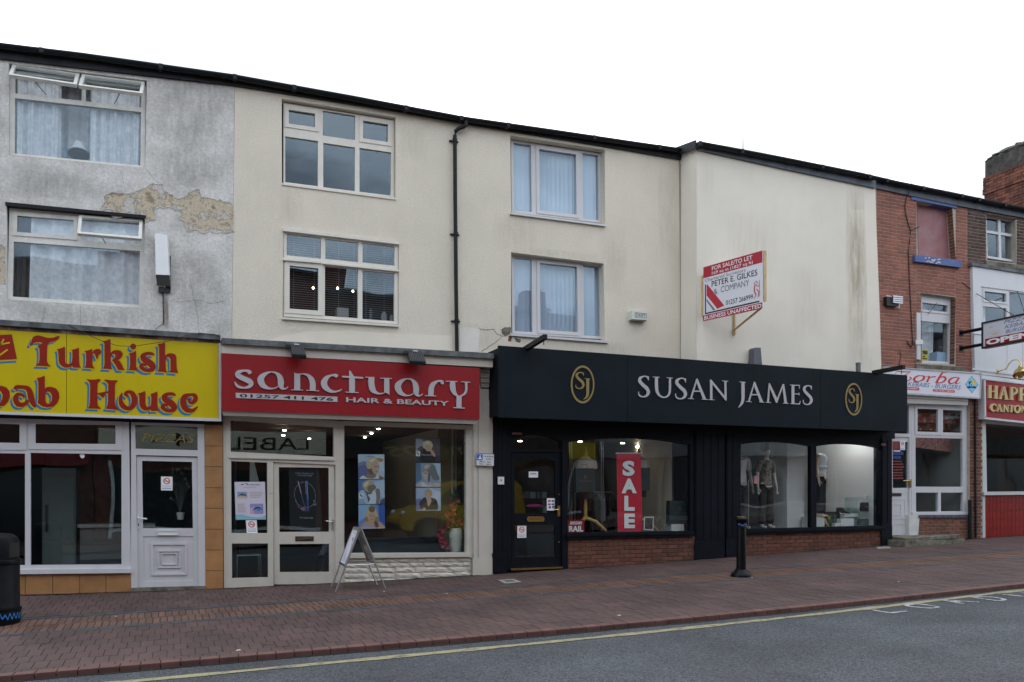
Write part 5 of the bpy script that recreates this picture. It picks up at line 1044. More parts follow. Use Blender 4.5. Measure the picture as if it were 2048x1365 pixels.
# ---------------------------------------------------------------- cream building over the boutique, left part
BB = thing('boutique_building', 'cream roughcast terrace building with two white three-light windows', 'building', at(1140, 1120, 0))
W5 = [(1020.5, 271.4), (1209.5, 300), (1210.5, 450), (1022.5, 427)]; W6 = [(1022.4, 505), (1207.3, 527.5), (1210, 682), (1022, 669)]
mb = MB(); wall_front(mb, along(BOT, 917, 1358)+[(1362, 780), (917, 745)], [W5, W6], UP); shell(mb, at(917, 600).x, at(1358, 600).x, .2, 9, 7.9); obj('wall', mb, mCream, BB); eaves(BB, 917, 1363)
for i, (q, sl_) in enumerate((([(1021.8, 280.4), (1203, 308), (1204, 446.7), (1023.5, 425)], [(1021.5, 425), (1212, 449), (1212, 453), (1021.5, 428.5)]), ([(1023, 510.5), (1205, 530), (1207, 679), (1024.4, 667.5)], [(1020.5, 667.5), (1217, 682), (1217, 686.5), (1020.5, 671.5)]))):
    fr = Fr.px(q, .15)
    w = window(BB, fr, [(.028, .03, .215, .965), (.272, .03, .735, .965), (.782, .03, .962, .965)], mUpvc, .07, mGlassUp, sash=[False, .05, False])
    mb = MB(); slab(mb, sl_, -.05, .16); obj('sill', mb, mUpvc, w)
    room_behind(BB, fr, 3, M('grey_blue_room_wall', (.16, .17, .19), .9))
    VB = thing('vertical_blind', ['vertical slat blind inside the topmost cream building window', 'vertical slat blind inside the window above the black boutique sign'][i], 'window blind', fr.p(.5, 1, -.15))
    xs0, xs1 = fr.p(.02, 0).x, fr.p(.98, 0).x; n = 20
    for k in range(n):
        u = .02+.96*(k+.5)/n; a, b = fr.p(u, .0, -.13), fr.p(u, 1, -.13); c_, s_ = math.cos(.5), math.sin(.5); h = V((.046*c_, -.046*s_, 0)); t2 = V((.001*s_, .001*c_, 0))
        mb = MB(); mb.hexa([b-h-t2, b+h-t2, b+h+t2, b-h+t2, a-h-t2, a+h-t2, a+h+t2, a-h+t2]); obj('slat', mb, mBlindV, VB)
    mb = MB(); a, b = fr.p(.01, .0, -.13), fr.p(.99, .0, -.13); mb.hexa([a+V((0,-.02,-.04)), b+V((0,-.02,-.04)), b+V((0,.02,-.04)), a+V((0,.02,-.04)), a+V((0,-.02,0)), b+V((0,-.02,0)), b+V((0,.02,0)), a+V((0,.02,0))]); obj('rail', mb, mWhite, VB)
c = at(1079.5, 597.5, .5); mb = MB(); mb.ball(c, .016); obj('ceiling_spotlight', mb, mBulb, label='tiny glowing bulb at the left of the vertical blind', cat='light')
for cr_ in ([(957, 657), (975, 661), (988, 659), (993, 668), (1003, 673), (1012, 672), (1020, 668)], [(962, 704), (985, 690), (1003, 676)], [(1003, 660), (1010, 656), (1021, 655)]): crack(BB, cr_, UP, .012)
for q in ([(1003, 659), (1012, 655), (1022, 656), (1021, 667), (1010, 672), (1004, 668)], [(1018, 672), (1024, 674), (1022, 684), (1016, 682)], [(1030, 676), (1042, 680), (1040, 686), (1032, 684)]):
    mb = MB(); slab(mb, q, -.004, -.001); obj('broken_render', mb, mBrickOld if q[0][0] > 1010 and q[0][0] < 1025 else mConcrete, BB)
mb = MB(); slab(mb, [(919, 658), (938, 656), (960, 658), (957, 704), (919, 705)], -.005, -.001); obj('pale_repair', mb, mPatch, BB)
for q in ([(990, 425), (1080, 432), (1070, 510), (980, 500)], [(1195, 448), (1255, 455), (1258, 600), (1205, 580)], [(1195, 680), (1265, 688), (1260, 725), (1200, 720)], [(1310, 306), (1358, 318), (1356, 520), (1320, 510)], [(915, 640), (1015, 650), (1015, 700), (915, 700)], [(1025, 490), (1215, 510), (1215, 530), (1025, 507)]): stain(BB, q, UP)
# alarm box
g = Fr.px([(1264, 621), (1294, 624.7), (1294, 640.5), (1264, 638.7)], -.12); t_ = thing('alarm_box', 'small white alarm box lettered SWIFT on the cream wall', 'alarm box', g.p(.5, 1))
mb = MB(); g.rect(mb, 0, 0, 1, 1, -.12, 0); obj('casing', mb, P('alarm_green_white', 206, 214, 206, .4), t_); mb = MB(); g.rect(mb, .02, 1.0, .98, 1.14, -.11, -.01); obj('lower_edge', mb, mLens, t_)
mb = MB(); put_text(mb, 'SWIFT', g, .24, .26, .92, .70, .002, shear=.15); g.border(mb, .006, 0, .001, 0, .2, .2, .96, .78); obj('lettering', mb, mPrintBlack, t_)

# ---------------------------------------------------------------- forward-standing cream block
FB = thing('blank_cream_building', 'windowless cream rendered building standing forward beside the brick one', 'building', at(1560, 1100, B4))
xl = at(1393, 500, B4).x
mb = MB(); edge = [(1750.5, 376.5), (1752, 430), (1757, 560), (1760, 640), (1763, 745), (1764, 800)]
mb.poly([at(1393, 299, B4), at(1560, 336, B4)]+[at(a, b, B4) for a, b in edge]+[at(1393, 780, B4)], (0, .3, 0))
a, b = at(1393, 285, B4), at(1393, 780, B4)
for z_ in (1,): mb.add([(xl-.004, B4-.001, b.z), (xl-.004, .05, b.z), (xl-.004, .05, a.z+.1), (xl-.004, B4-.001, a.z-.02), (xl+.2, B4+.3, b.z), (xl+.2, .05, b.z), (xl+.2, .05, a.z+.1), (xl+.2, B4+.3, a.z)], [(0,1,2,3),(4,5,6,7),(2,3,7,6),(0,1,5,4)])
shell(mb, xl, at(1755, 600, B4).x, 3.4, 9, 7.6)
mSt = M('rain_stained_render', (.76, .71, .615), .9, var=.05, vs=1.0, bump=.35, bs=90, streak=.05); obj('wall', mb, mSt, FB)
TOP2 = [(1400, 282), (1560, 312), (1720, 344), (1789, 360), (1896, 381.6), (1965, 396), (2048, 413), (2300, 466)]; BOT2 = [(1393, 299), (1560, 336), (1750, 376), (1810, 389), (1912, 411), (2048, 436), (2300, 486)]
eaves(FB, 1396, 1752, TOP2, BOT2, B4, mGreyBoard, 10)
mb = MB(); p = at(1393, 281, B4-.1); q = p+V((0, 5, .85)); d_ = V((0, 0, -.16)); mb.hexa([p+d_+V((-.03, 0, 0)), p+d_, q+d_, q+d_+V((-.03, 0, 0)), p+V((-.03, 0, 0)), p, q, q+V((-.03, 0, 0))]); obj('bargeboard', mb, mSoffit, FB)
stain(FB, [(1694, 367), (1728, 373), (1734, 600), (1690, 600)], B4, (.46, .41, .28), .34)
stain(FB, [(1700, 420), (1730, 420), (1738, 742), (1692, 742)], B4, (.46, .41, .28), .28)
for q in ([(1690, 690), (1762, 690), (1764, 745), (1690, 742)], [(1395, 300), (1430, 305), (1430, 420), (1395, 420)], [(1580, 520), (1660, 530), (1660, 680), (1580, 680)], [(1440, 420), (1560, 430), (1560, 560), (1440, 540)]): stain(FB, q, B4, (.46, .42, .35), .07)
mb = MB(); z_ = at(1366, 296, 0); mb.tube([(xl-.006, -.02, at(1360, 330, 0).z), (xl-.006, -.01, 3.6)], .006, 4); obj('corner_crack', mb, mCrack, FB)
# estate agent's board
BX = at(1406, 585, B4-.06)
TLb = V((9.18, -.60, 5.72)); TRb = V((9.52, -1.87, 5.735)); BRb = TRb+V((0, 0, -1.0)); BLb = TLb+V((0, 0, -1.0))
g = Fr(TLb, TRb, BRb, BLb); BD = thing('sale_board', 'red and white for sale board standing out from the cream wall', 'sign', g.p(0, 1))
mb = MB(); g.rect(mb, 0, 0, 1, 1, -.02, 0); obj('board', mb, P('board_white', 222, 222, 228, .45), BD)
mBR = P('board_red', 172, 30, 50, .45)
for r_ in ((0, 0, 1, .205), (-.004, .895, 1.0, 1.0)): mb = MB(); g.rect(mb, *r_, 0, .002); obj('red_band', mb, mBR, BD)
mb = MB(); g.poly(mb, [(.06, .34), (.075, .34), (.37, .80), (.25, .83), (.06, .535)], 0, .0025); obj('red_stripe', mb, P('stripe_red', 186, 36, 58, .45), BD)
mb = MB(); g.poly(mb, [(.06, .60), (.21, .835), (.18, .845), (.06, .64)], 0, .0025); obj('grey_stripe', mb, mPrintGrey, BD)
mb = MB(); g.rect(mb, .03, .33, .048, .88, 0, .0027); g.rect(mb, .048, .855, .95, .88, 0, .0027); obj('black_line', mb, mPrintBlack, BD)
mb = MB()
for s_, r_, k_ in (('FOR SALE/TO LET', (.155, .03, .84, .105), .012), ('169 sq m (1827 sq ft)', (.155, .125, .85, .20), .008), ('BUSINESS UNAFFECTED', (.02, .912, .985, .985), .015)): put_text(mb, s_, g, *r_, .0035, bold=k_)
obj('white_lettering', mb, mPrintWhite, BD)
mb = MB(); put_text(mb, 'PETER E. GILKES', g, .15, .30, .92, .405, .003, bold=.006); obj('black_lettering', mb, mPrintBlack, BD); mb = MB(); put_text(mb, '01257 266999', g, .40, .715, .85, .80, .003, bold=.004); obj('black_lettering', mb, mPrintBlack, BD)
mb = MB(); put_text(mb, 'Chartered Surveyors', g, .03, .225, .73, .30, .003); put_text(mb, '&', g, .18, .455, .255, .56, .003); put_text(mb, 'COMPANY', g, .31, .44, .79, .55, .003); obj('grey_lettering', mb, mPrintGrey, BD)
mb = MB()
for s_ in ([(.95, .50, .008), (.955, .78, .008)], [(.87, .53, .01), (.90, .50, .01), (.92, .54, .01), (.89, .57, .01), (.87, .53, .01)], [(.88, .57, .02), (.87, .66, .02), (.9, .74, .02)], [(.90, .58, .012), (.93, .6, .012), (.95, .58, .012)], [(.9, .74, .012), (.87, .8, .012)], [(.9, .64, .014), (.94, .7, .014), (.93, .79, .014)]): stroke(mb, s_, lambda a, b: g.p(a, b, .0035), g.n*-.001)
obj('emblem', mb, P('emblem_red', 190, 90, 100, .5), BD)
for a, b in ((g.p(.985, .0), 1), (g.p(.0, .14), 1)):
    mb = MB(); o_ = V((.03, 0, 0)) if a.x > 9.3 else V((-.03, 0, 0)); p = a+g.n*-.045+(V((.01, -.01, 0)) if a.x > 9.3 else V((-.02, .03, 0))); mb.box(p.x-.025, p.x+.03, p.y-.03, p.y+.03, p.z-.87 if a.x > 9.3 else p.z-.75, p.z); obj('post', mb, mTimber, BD)
mb = MB(); a = g.p(.96, .97, -.05); b = V((at(1490, 636, B4).x, B4, at(1490, 634, B4).z)); b2 = V((9.9, B4-.02, 4.62)); mb.tube([a, b2], .026, 4); mb.tube([b2+V((0, 0, .4)), b2+V((0, 0, -.1))], .028, 4); mb.tube([g.p(.98, .04, -.05), V((9.9, B4-.02, 5.7))], .024, 4); obj('brace', mb, mTimber, BD)
# things standing up behind the boutique sign
mb = MB(); mb.poly([at(1509, 697, -.72), at(1511, 695.5, -.72), at(1521.5, 696, -.72), at(1525, 740, -.72), at(1507, 740, -.72)], (0, .16, 0)); obj('duct', mb, mGreyPlastic, label='tapered grey duct rising behind the black boutique sign', cat='duct')
mb = MB(); mb.box(at(1713, 730, -.7).x, at(1718.5, 730, -.7).x, -.74, -.68, 3.9, at(1716, 726, -.7).z); mb.box(at(1712, 730, -.7).x, at(1719, 730, -.7).x, -.745, -.675, at(1716, 729, -.7).z, at(1716, 728, -.7).z); obj('conduit', mb, mGreyPlastic, label='short square grey conduit at the right behind the black boutique sign', cat='conduit')

# ---------------------------------------------------------------- boutique sign
JS = -.95
JG = thing('boutique_sign', 'long near black fascia sign with pale capitals between two gold oval emblems', 'sign', (10, JS, 3.0))
jt = lambda x: 691.4+(751-691.4)*(x-996.8)/(1814.4-996.8); jb = lambda x: 835.2+(863.4-835.2)*(x-998)/(1815-998)
for a, b in ((997.3, 1254.6), (1255.2, 1641), (1641.6, 1814.6)):
    mb = MB(); slab(mb, [(a, jt(a)), (b, jt(b)), (b, jb(b)), (a, jb(a))], JS+random.uniform(0, .0015), JS+.05); obj('panel', mb, mSignNavy, JG)
xa, xb = at(997.3, 760, JS).x, at(1814.6, 800, JS).x; zt, zb_ = at(1405, 721, JS).z-.005, at(1405, 849, JS).z+.02
mb = MB(); mb.box(xa+.005, xb-.005, JS+.051, SF+.1, zb_+.012, zt-.015); obj('box_body', mb, mNavy, JG)
ZS = lambda a, b: (1260+a/10.24, 730+b/10.24); ZJ = lambda a, b: (1450+a/10.24, 740+b/10.24)
Sg = [('c', [(380,262,20),(350,248,28),(290,235,26),(215,272,50),(205,340,62),(280,425,68),(350,490,68),(378,570,60),(340,635,40),(270,656,24),(205,636,30),(178,590,18),(182,550,8)]), ('p', [(372,240),(388,240),(386,322),(374,316),(360,280),(340,252)])]
mvp = lambda g_, fx: [(q[0], [fx(*p) for p in q[1]]) for q in g_]
def aff(x0, y0, kx, ky, X0, Y0):
    def f(a, b, *w): return (X0+(a-x0)*kx, Y0+(b-y0)*ky)+tuple(x*kx for x in w)
    return f
JL = [(ZS, Sg), (ZS, [('l', [(470,248,13),(608,256,13)]), ('c', [(545,250,58),(545,420,60),(556,540,58),(602,625,42),(690,668,28),(775,640,32),(815,560,38),(822,430,40),(822,268,40)]), ('l', [(755,264,13),(875,271,13)])]),
 (ZS, mvp(Sg, aff(165, 225, 1, 1, 925, 266))), (ZS, [('l', [(1376,288,20),(1250,695,32)]), ('p', [(1378,282),(1388,290),(1560,705),(1500,708),(1358,345)]), ('l', [(1312,540,26),(1440,542,26)]), ('l', [(1188,691,13),(1310,698,13)]), ('l', [(1475,706,13),(1592,713,13)])]),
 (ZS, [('l', [(1666,340,44),(1668,718,44)]), ('p', [(1640,305),(1664,303),(1978,690),(1976,738),(1960,730),(1645,345)]), ('l', [(1955,335,38),(1962,720,36)]), ('l', [(1610,713,13),(1732,720,13)]), ('l', [(1895,330,13),(2010,338,13)])]),
 (ZJ, [('l', [(305,247,13),(425,257,13)]), ('c', [(370,250,62),(372,450,62),(370,600,56),(350,680,46),(312,740,24),(278,772,8)])]),
 (ZJ, [('l', [(608,250,18),(492,655,30)]), ('p', [(608,248),(620,256),(782,660),(724,664),(590,315)]), ('l', [(550,508,24),(670,512,24)]), ('l', [(434,649,13),(546,656,13)]), ('l', [(704,659,13),(806,667,13)])]),
 (ZJ, [('l', [(912,280,20),(884,670,36)]), ('p', [(905,272),(918,275),(1070,590),(1062,680),(1045,672),(908,345)]), ('l', [(1196,295,20),(1055,675,30)]), ('p', [(1195,288),(1212,295),(1272,688),(1222,688),(1180,350)]), ('l', [(838,667,13),(942,674,13)]), ('l', [(1193,684,13),(1302,691,13)])]),
 (ZJ, [('l', [(1395,312,54),(1395,700,54)]), ('l', [(1338,311,16),(1535,320,18)]), ('l', [(1527,315,12),(1527,385,10)]), ('l', [(1395,492,18),(1527,498,18)]), ('l', [(1522,470,9),(1522,522,9)]), ('l', [(1343,692,16),(1535,702,20)]), ('p', [(1548,636),(1535,710),(1500,708),(1528,680)])]),
 (ZJ, mvp(Sg, aff(165, 225, .83, .92, 1595, 316)))]
for tr, parts in JL: mb = MB(); glyph(mb, parts, tr, JS-.018, .016); obj('letter', mb, mSilver, JG)
def emblem(tr):
    mb = MB(); k = 40
    o = [at(*tr(482+322*math.cos(6.2832*i/k), 675+518*math.sin(6.2832*i/k)), JS-.012) for i in range(k)]; h = [at(*tr(486+282*math.cos(6.2832*i/k), 672+460*math.sin(6.2832*i/k)), JS-.012) for i in range(k)]
    mb.holed(o, [h], (0, .011, 0)); e = obj('emblem_ring', mb, mGold, JG)
    mb = MB(); glyph(mb, mvp(Sg, aff(165, 225, 1.04, 1.05, 283, 334)), tr, JS-.012, .011); obj('letter', mb, mGold, e)
    mb = MB(); glyph(mb, [('l', [(538,512,16),(692,522,16)]), ('c', [(622,515,80),(622,800,78),(618,950,68),(590,1015,54),(545,1060,28),(503,1082,8)])], tr, JS-.012, .011); obj('letter', mb, mGold, e)
emblem(lambda a, b: (1130+a/13.65, 720+b/13.65)); emblem(lambda a, b: (1707.7+(a-482)/13.65*.712, 799+(b-675)/13.65*.858+(a-482)/13.65*.712*.05))
for i, (p0, p1) in enumerate((((1050, 697), (1090.5, 673)), ((1746, 744), (1808, 733.5)))):
    a = at(*p0, JS+.12); x = a.x
    b = atx(p1[0], p1[1], x); b = V((x, b.y, a.z+.12 if i == 0 else a.z+.13)); b = V((x, b.y, atx(p1[0], p1[1], x).z))
    t_ = thing('sign_light_arm', ['black square arm jutting out above the left end of the boutique sign', 'black square arm jutting out above the right end of the boutique sign'][i], 'bracket', a, 'arms above the boutique sign')
    mb = MB(); w_ = .035; mb.hexa([V((x-w_, a.y, a.z-.06)), V((x+w_, a.y, a.z-.06)), V((x+w_, b.y, b.z-.045)), V((x-w_, b.y, b.z-.045)), V((x-w_, a.y, a.z+.02)), V((x+w_, a.y, a.z+.02)), V((x+w_, b.y, b.z+.03)), V((x-w_, b.y, b.z+.03))][0:2]+[V((x+w_, b.y, b.z-.045)), V((x-w_, b.y, b.z-.045)), V((x-w_, a.y, a.z+.02)), V((x+w_, a.y, a.z+.02)), V((x+w_, b.y, b.z+.03)), V((x-w_, b.y, b.z+.03))]); obj('arm', mb, mBlackGutter, t_)
    mb = MB(); mb.tube([(x, b.y+.06, b.z-.04), (x, b.y+.06, b.z-.13)], .008, 6); obj('hook', mb, mBlack, t_)

# ---------------------------------------------------------------- boutique shopfront
JF = thing('boutique_shopfront', 'black painted shopfront with arched glass, brick bases and fluted pilasters', 'shopfront', at(1400, 1124, SF))
def arch_cell(x0, x1, yl, yr, yap, yb0, yb1, k=10):   # opening with a segmental head: left/right springing, apex
    pts = []
    for i in range(k+1):
        t = i/k; base = yl+(yr-yl)*t; pts.append((x0+(x1-x0)*t, base-(4*t*(1-t))*((yl+yr)/2-yap)))
    return pts+[(x1, yb1), (x0, yb0)]
dq = [(1013, 842), (1135, 848), (1135, 1136), (1013, 1142)]
fan = arch_cell(1022, 1122.5, 882, 883.5, 870.5, 899, 899.5)
dh = [(1021.5, 904.5), (1124, 904.5), (1124.3, 1136), (1023, 1140)]
mb = MB(); holed(mb, dq, [fan, dh], SF, SF+.1); w = obj('door_frame', mb, mNavy, JF)
mb = MB(); slab(mb, fan, SF+.05, SF+.056); obj('pane', mb, mGlassLit, w)
dl = [(1022.3, 905.5), (1123.4, 905.5), (1123.6, 1135.5), (1023.5, 1139.3)]
up_ = arch_cell(1029, 1110, 923, 924, 914.5, 1027, 1026.5); lo_ = [(1029, 1050.5), (1110.5, 1050), (1110.8, 1113.5), (1030, 1115.6)]
mb = MB(); holed(mb, dl, [up_, lo_], SF+.03, SF+.08); D_ = obj('door', mb, mNavy, JF)
for q in (up_, lo_): mb = MB(); slab(mb, q, SF+.05, SF+.056); obj('pane', mb, mGlassLit, D_)
mb = MB(); g = Fr.px([(1054, 1033.4), (1089, 1033.4), (1089, 1044), (1054, 1044)], SF+.018); g.poly(mb, [(.08, 0), (.92, 0), (1, .3), (1, .7), (.92, 1), (.08, 1), (0, .7), (0, .3)], -.012, 0); obj('letterbox', mb, mBrass, D_); mb = MB(); g.rect(mb, .14, .28, .86, .62, 0, .003); obj('letterbox_flap', mb, M('dull_brass', (.25, .17, .06), .4, metal=.8), D_)
mb = MB(); slab(mb, [(1115, 1012), (1120.3, 1012), (1120.3, 1033), (1115, 1033)], SF+.012, SF+.03); mb.tube([at(1117.5, 1019.5, SF+.01), at(1117.5, 1019.7, SF-.03), at(1107, 1019.7, SF-.03)], .009, 8); obj('handle', mb, mBrass, D_)
mb = MB(); mb.lathe([(.015, 0), (.015, .012)], at(1118, 990, SF+.012), 10); mb.tube([at(1118, 1085, SF+.02), at(1118, 1085, SF)], .012, 8); obj('lock', mb, mBrass, D_)
mb = MB(); slab(mb, [(1022, 1137.5), (1125, 1134), (1125, 1137), (1022, 1141.5)], SF-.04, SF+.1); obj('threshold', mb, mBrass, JF)
no_smoking([(1034.5, 1052), (1052.5, 1052), (1052.5, 1076), (1034.5, 1076.4)], SF+.045, 'no smoking notice at the lower pane of the black boutique door')
g = Fr.px([(1057.5, 943.5), (1076, 943.5), (1076, 955.5), (1057.5, 955.5)], SF+.045); t_ = thing('door_notice', 'small white notice high on the black boutique door glass', 'notice', g.p(.5, .5)); mb = MB(); g.rect(mb, 0, 0, 1, 1, 0, .001); obj('card', mb, mPrintWhite, t_); mb = MB(); g.rect(mb, .2, .25, .8, .36, .001, .002); g.rect(mb, .1, .45, .9, .5, .001, .002); obj('print', mb, mPrintGrey, t_)
g = Fr.px([(1093.7, 997), (1110.3, 997), (1110.3, 1021.5), (1093.7, 1021.5)], SF+.045); t_ = thing('card_sticker', 'white payment card sticker beside the brass handle of the black door', 'sticker', g.p(.5, .5)); mb = MB(); g.rect(mb, 0, 0, 1, 1, 0, .001); obj('card', mb, mPrintWhite, t_)
for i, (u, v, m_) in enumerate(((.14, .15, mPrintRed), (.56, .15, mPrintBlue), (.14, .42, mPrintBlue), (.56, .42, mPrintBlue), (.2, .64, P('print_purple', 150, 50, 150, .5)), (.62, .62, mPrintGrey))): mb = MB(); g.rect(mb, u, v, u+.3, v+(.15 if i < 4 else .2), .001, .002); obj('badge', mb, m_, t_)
for q, n_w, lab in (([(1135, 846), (1390, 858), (1390, 1068), (1135, 1071)], None, 0), ([(1475, 860), (1784, 872), (1784, 1056), (1475, 1062)], None, 1)):
    if lab == 0: cells = [arch_cell(1135.8, 1381, 885, 890, 877, 1066, 1062.4)]
    else: cells = [arch_cell(1481.5, 1622, 889, 893, 884.5, 1058.5, 1055.2), arch_cell(1633, 1761, 893, 897, 888.5, 1054.5, 1051.5)]
    mb = MB(); holed(mb, q, cells, SF, SF+.1); w = obj('shop_window', mb, mNavy, JF)
    for c in cells: mb = MB(); slab(mb, c, SF+.05, SF+.056); obj('pane', mb, mGlassLit, w)
    mb = MB()
    if lab == 0: slab(mb, [(1134, 1067.5), (1389, 1063.5), (1389, 1073), (1134, 1079.5)], SF-.06, SF); slab(mb, [(1134, 1070.5), (1389, 1066), (1389, 1069), (1134, 1074)], SF-.085, SF-.06)
    else: slab(mb, [(1480, 1059.5), (1784, 1052), (1784, 1061), (1480, 1070)], SF-.06, SF); slab(mb, [(1480, 1062.5), (1772, 1055), (1772, 1058), (1480, 1066)], SF-.085, SF-.06)
    obj('sill', mb, mNavy, w)
mb = MB(); slab(mb, [(985, 828), (1790, 860), (1790, 878), (1475, 872), (1475, 864), (1390, 860), (985, 846)], SF-.02, SF+.15); obj('frieze', mb, mNavy, JF)
def fluted(x0, x1, yt, yb0, yb1, step):
    mb = MB(); slab(mb, [(x0, yt), (x1, yt), (x1, yb1), (x0, yb0)], SF-.03, SF+.2)
    n = int((x1-x0)/step); 
    for i in range(n):
        a = x0+(x1-x0)*(i+.18)/n; b = x0+(x1-x0)*(i+.82)/n
        slab(mb, [(a, yt+10), (b, yt+10), (b, yb1-44), (a, yb1-44)], SF-.038, SF-.03)
    slab(mb, [(x0-.5, yb1-38), (x1+.5, yb1-38), (x1+.5, yb1), (x0-.5, yb0)], SF-.055, SF-.03)
    return obj('pilaster', mb, mNavy, JF)
fluted(986, 1013, 842, 1148, 1145, 8); fluted(1391, 1449, 858, 1126, 1122.5, 12); fluted(1453, 1475.5, 858, 1122, 1119, 10); fluted(1764, 1784, 870, 1091, 1090, 9)
mb = MB(); slab(mb, [(1448, 860), (1454, 860), (1454, 1120), (1448, 1122)], SF+.01, SF+.2); slab(mb, [(1124.5, 880), (1134.5, 880), (1135, 1139), (1125, 1139)], SF-.02, SF+.1); obj('mullion', mb, mNavy, JF)
g = Fr.px([(996, 954), (1008.3, 954), (1008.3, 969.3), (996, 969.3)], SF-.06); t_ = thing('entry_plate', 'small pale entry plate on the left black pilaster', 'plate', g.p(.5, .5)); mb = MB(); g.rect(mb, 0, 0, 1, 1, -.014, 0); obj('plate', mb, mWhite, t_); mb = MB(); g.rect(mb, .44, .36, .56, .6, 0, .002); g.ell(mb, .5, .42, .1, .08, 0, .003); obj('keyhole', mb, mPrintBlack, t_)
for x, y in ((1025, 865), (1763, 887)):
    g = Fr.px([(x, y), (x+19 if x < 1100 else x+9, y+.7), (x+19 if x < 1100 else x+9, y+5), (x, y+4.6)], SF-.04); mb = MB(); g.rect(mb, 0, 0, 1, 1, -.015, 0); obj('air_vent', mb, P('vent_pink_buff', 116, 82, 80, .7), JF)
# brick stall risers, every brick a piece
def brick_wall(parent, outline, y, course, blen, mat, mortar, part='stall_riser', name='brick', depth=.02, skip=None, joint=.010, limit=300, prot=.012, wall=True, order=None, matf=None):
    """outline: x0, x1, ztop(x), zbot(x); bricks laid in stretcher bond from the top, cut at the ends"""
    x0, x1, zt, zb = outline
    pw = parent
    if wall:
        mb = MB(); mb.poly([V((x0, y, zb(x0)-.06)), V((x1, y, zb(x1)-.06)), V((x1, y, zt(x1))), V((x0, y, zt(x0)))], (0, .2, 0)); pw = obj(part, mb, mortar, parent)
    items = []; r = 0
    z = max(zt(x0), zt(x1))
    while z > min(zb(x0), zb(x1))+.01:
        x = x0-(blen*.5 if r % 2 else 0)
        while x < x1:
            a, b = max(x, x0)+joint/2, min(x+blen, x1)-joint/2
            if b-a > .03:
                za, zb2 = z-joint/2, z-course+joint/2; xm = (a+b)/2
                za = min(za, zt(xm)-.002); lo = max(zb2, zb(xm)-.02)
                if za-lo > .012 and not (skip and skip(a, b, lo, za)): items.append((a, b, lo, za))
            x += blen
        z -= course; r += 1
    if order: items.sort(key=order)
    rest = MB(); me = None; protos = {}
    for i, (a, b, lo, hi) in enumerate(items):
        dy = random.uniform(-.002, .003); e = .004
        vs = [(a, y-prot+e, lo), (b, y-prot+e, lo), (b, y-prot+e, hi), (a, y-prot+e, hi), (a, y+.01, lo), (b, y+.01, lo), (b, y+.01, hi), (a, y+.01, hi), (a+e, y-prot+dy, lo+e), (b-e, y-prot+dy, lo+e), (b-e, y-prot+dy, hi-e), (a+e, y-prot+dy, hi-e)]
        fs = [(8, 9, 10, 11), (0, 1, 9, 8), (1, 2, 10, 9), (2, 3, 11, 10), (3, 0, 8, 11), (0, 1, 5, 4), (1, 2, 6, 5), (2, 3, 7, 6), (3, 0, 4, 7)]
        if i < limit: mb = MB(); mb.add(vs, fs); obj(name, mb, matf(a, b, lo, hi) if matf else mat, pw)
        else: rest.add(vs, fs)
    if rest.f: obj(name, rest, mat, pw, kind='stuff')
    return pw
def edge_z(p, q, y): A, B = at(*p, y), at(*q, y); return lambda x: A.z+(B.z-A.z)*(x-A.x)/(B.x-A.x)
mBrickShop = M('shop_brick', (.135, .05, .031), .85, var=.2, vs=9, rnd=.3, bump=.4, bs=90)
brick_wall(JF, (at(1135.5, 1100, SF).x, at(1390, 1100, SF).x, edge_z((1135, 1079), (1390, 1073), SF), lambda x: zg(x, SF)-.0), SF, .073, .225, mBrickShop, mMortarDark)
brick_wall(JF, (at(1476, 1100, SF).x, at(1766, 1080, SF).x, edge_z((1476, 1070), (1766, 1061), SF), lambda x: zg(x, SF)-.0), SF, .073, .225, mBrickShop, mMortarDark)
# interiors: dim door side, brighter right-hand window
xa, xm, xb = at(1016, 1000, SF).x, at(1430, 1000, SF).x, at(1766, 1000, SF).x
zf = zg(8, 0)+.12
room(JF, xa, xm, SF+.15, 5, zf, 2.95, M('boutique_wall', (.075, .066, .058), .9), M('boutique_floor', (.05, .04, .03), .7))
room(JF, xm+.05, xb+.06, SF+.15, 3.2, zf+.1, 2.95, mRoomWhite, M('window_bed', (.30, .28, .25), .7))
mb = MB(); a, b = at(1290, 900, 1.6), at(1500, 900, 1.6); mb.box(xa+.1, at(1190, 900, 1.8).x, 1.8, 1.85, zf, 2.9); obj('shelf_wall', mb, M('dark_partition', (.05, .035, .03), .8, var=.4, vs=4), JF)
for px, py, yy, lb in ((1040, 883.5, 1.2, 'small glowing downlight above the black boutique door'), (1245, 887.5, 1.0, 'glowing downlight just above the red sale banner'), (1275, 894.5, 1.5, 'glowing downlight at the upper right corner of the sale banner'), (1160, 884.5, .6, 'glowing downlight above the left dress form')):
    c = at(px, py, yy); mb = MB(); mb.lathe([(.038, .0), (.038, .012)], V((c.x, c.y, c.z)), 14); obj('downlight', mb, mSpot, label=lb, cat='light', group='boutique ceiling downlights')
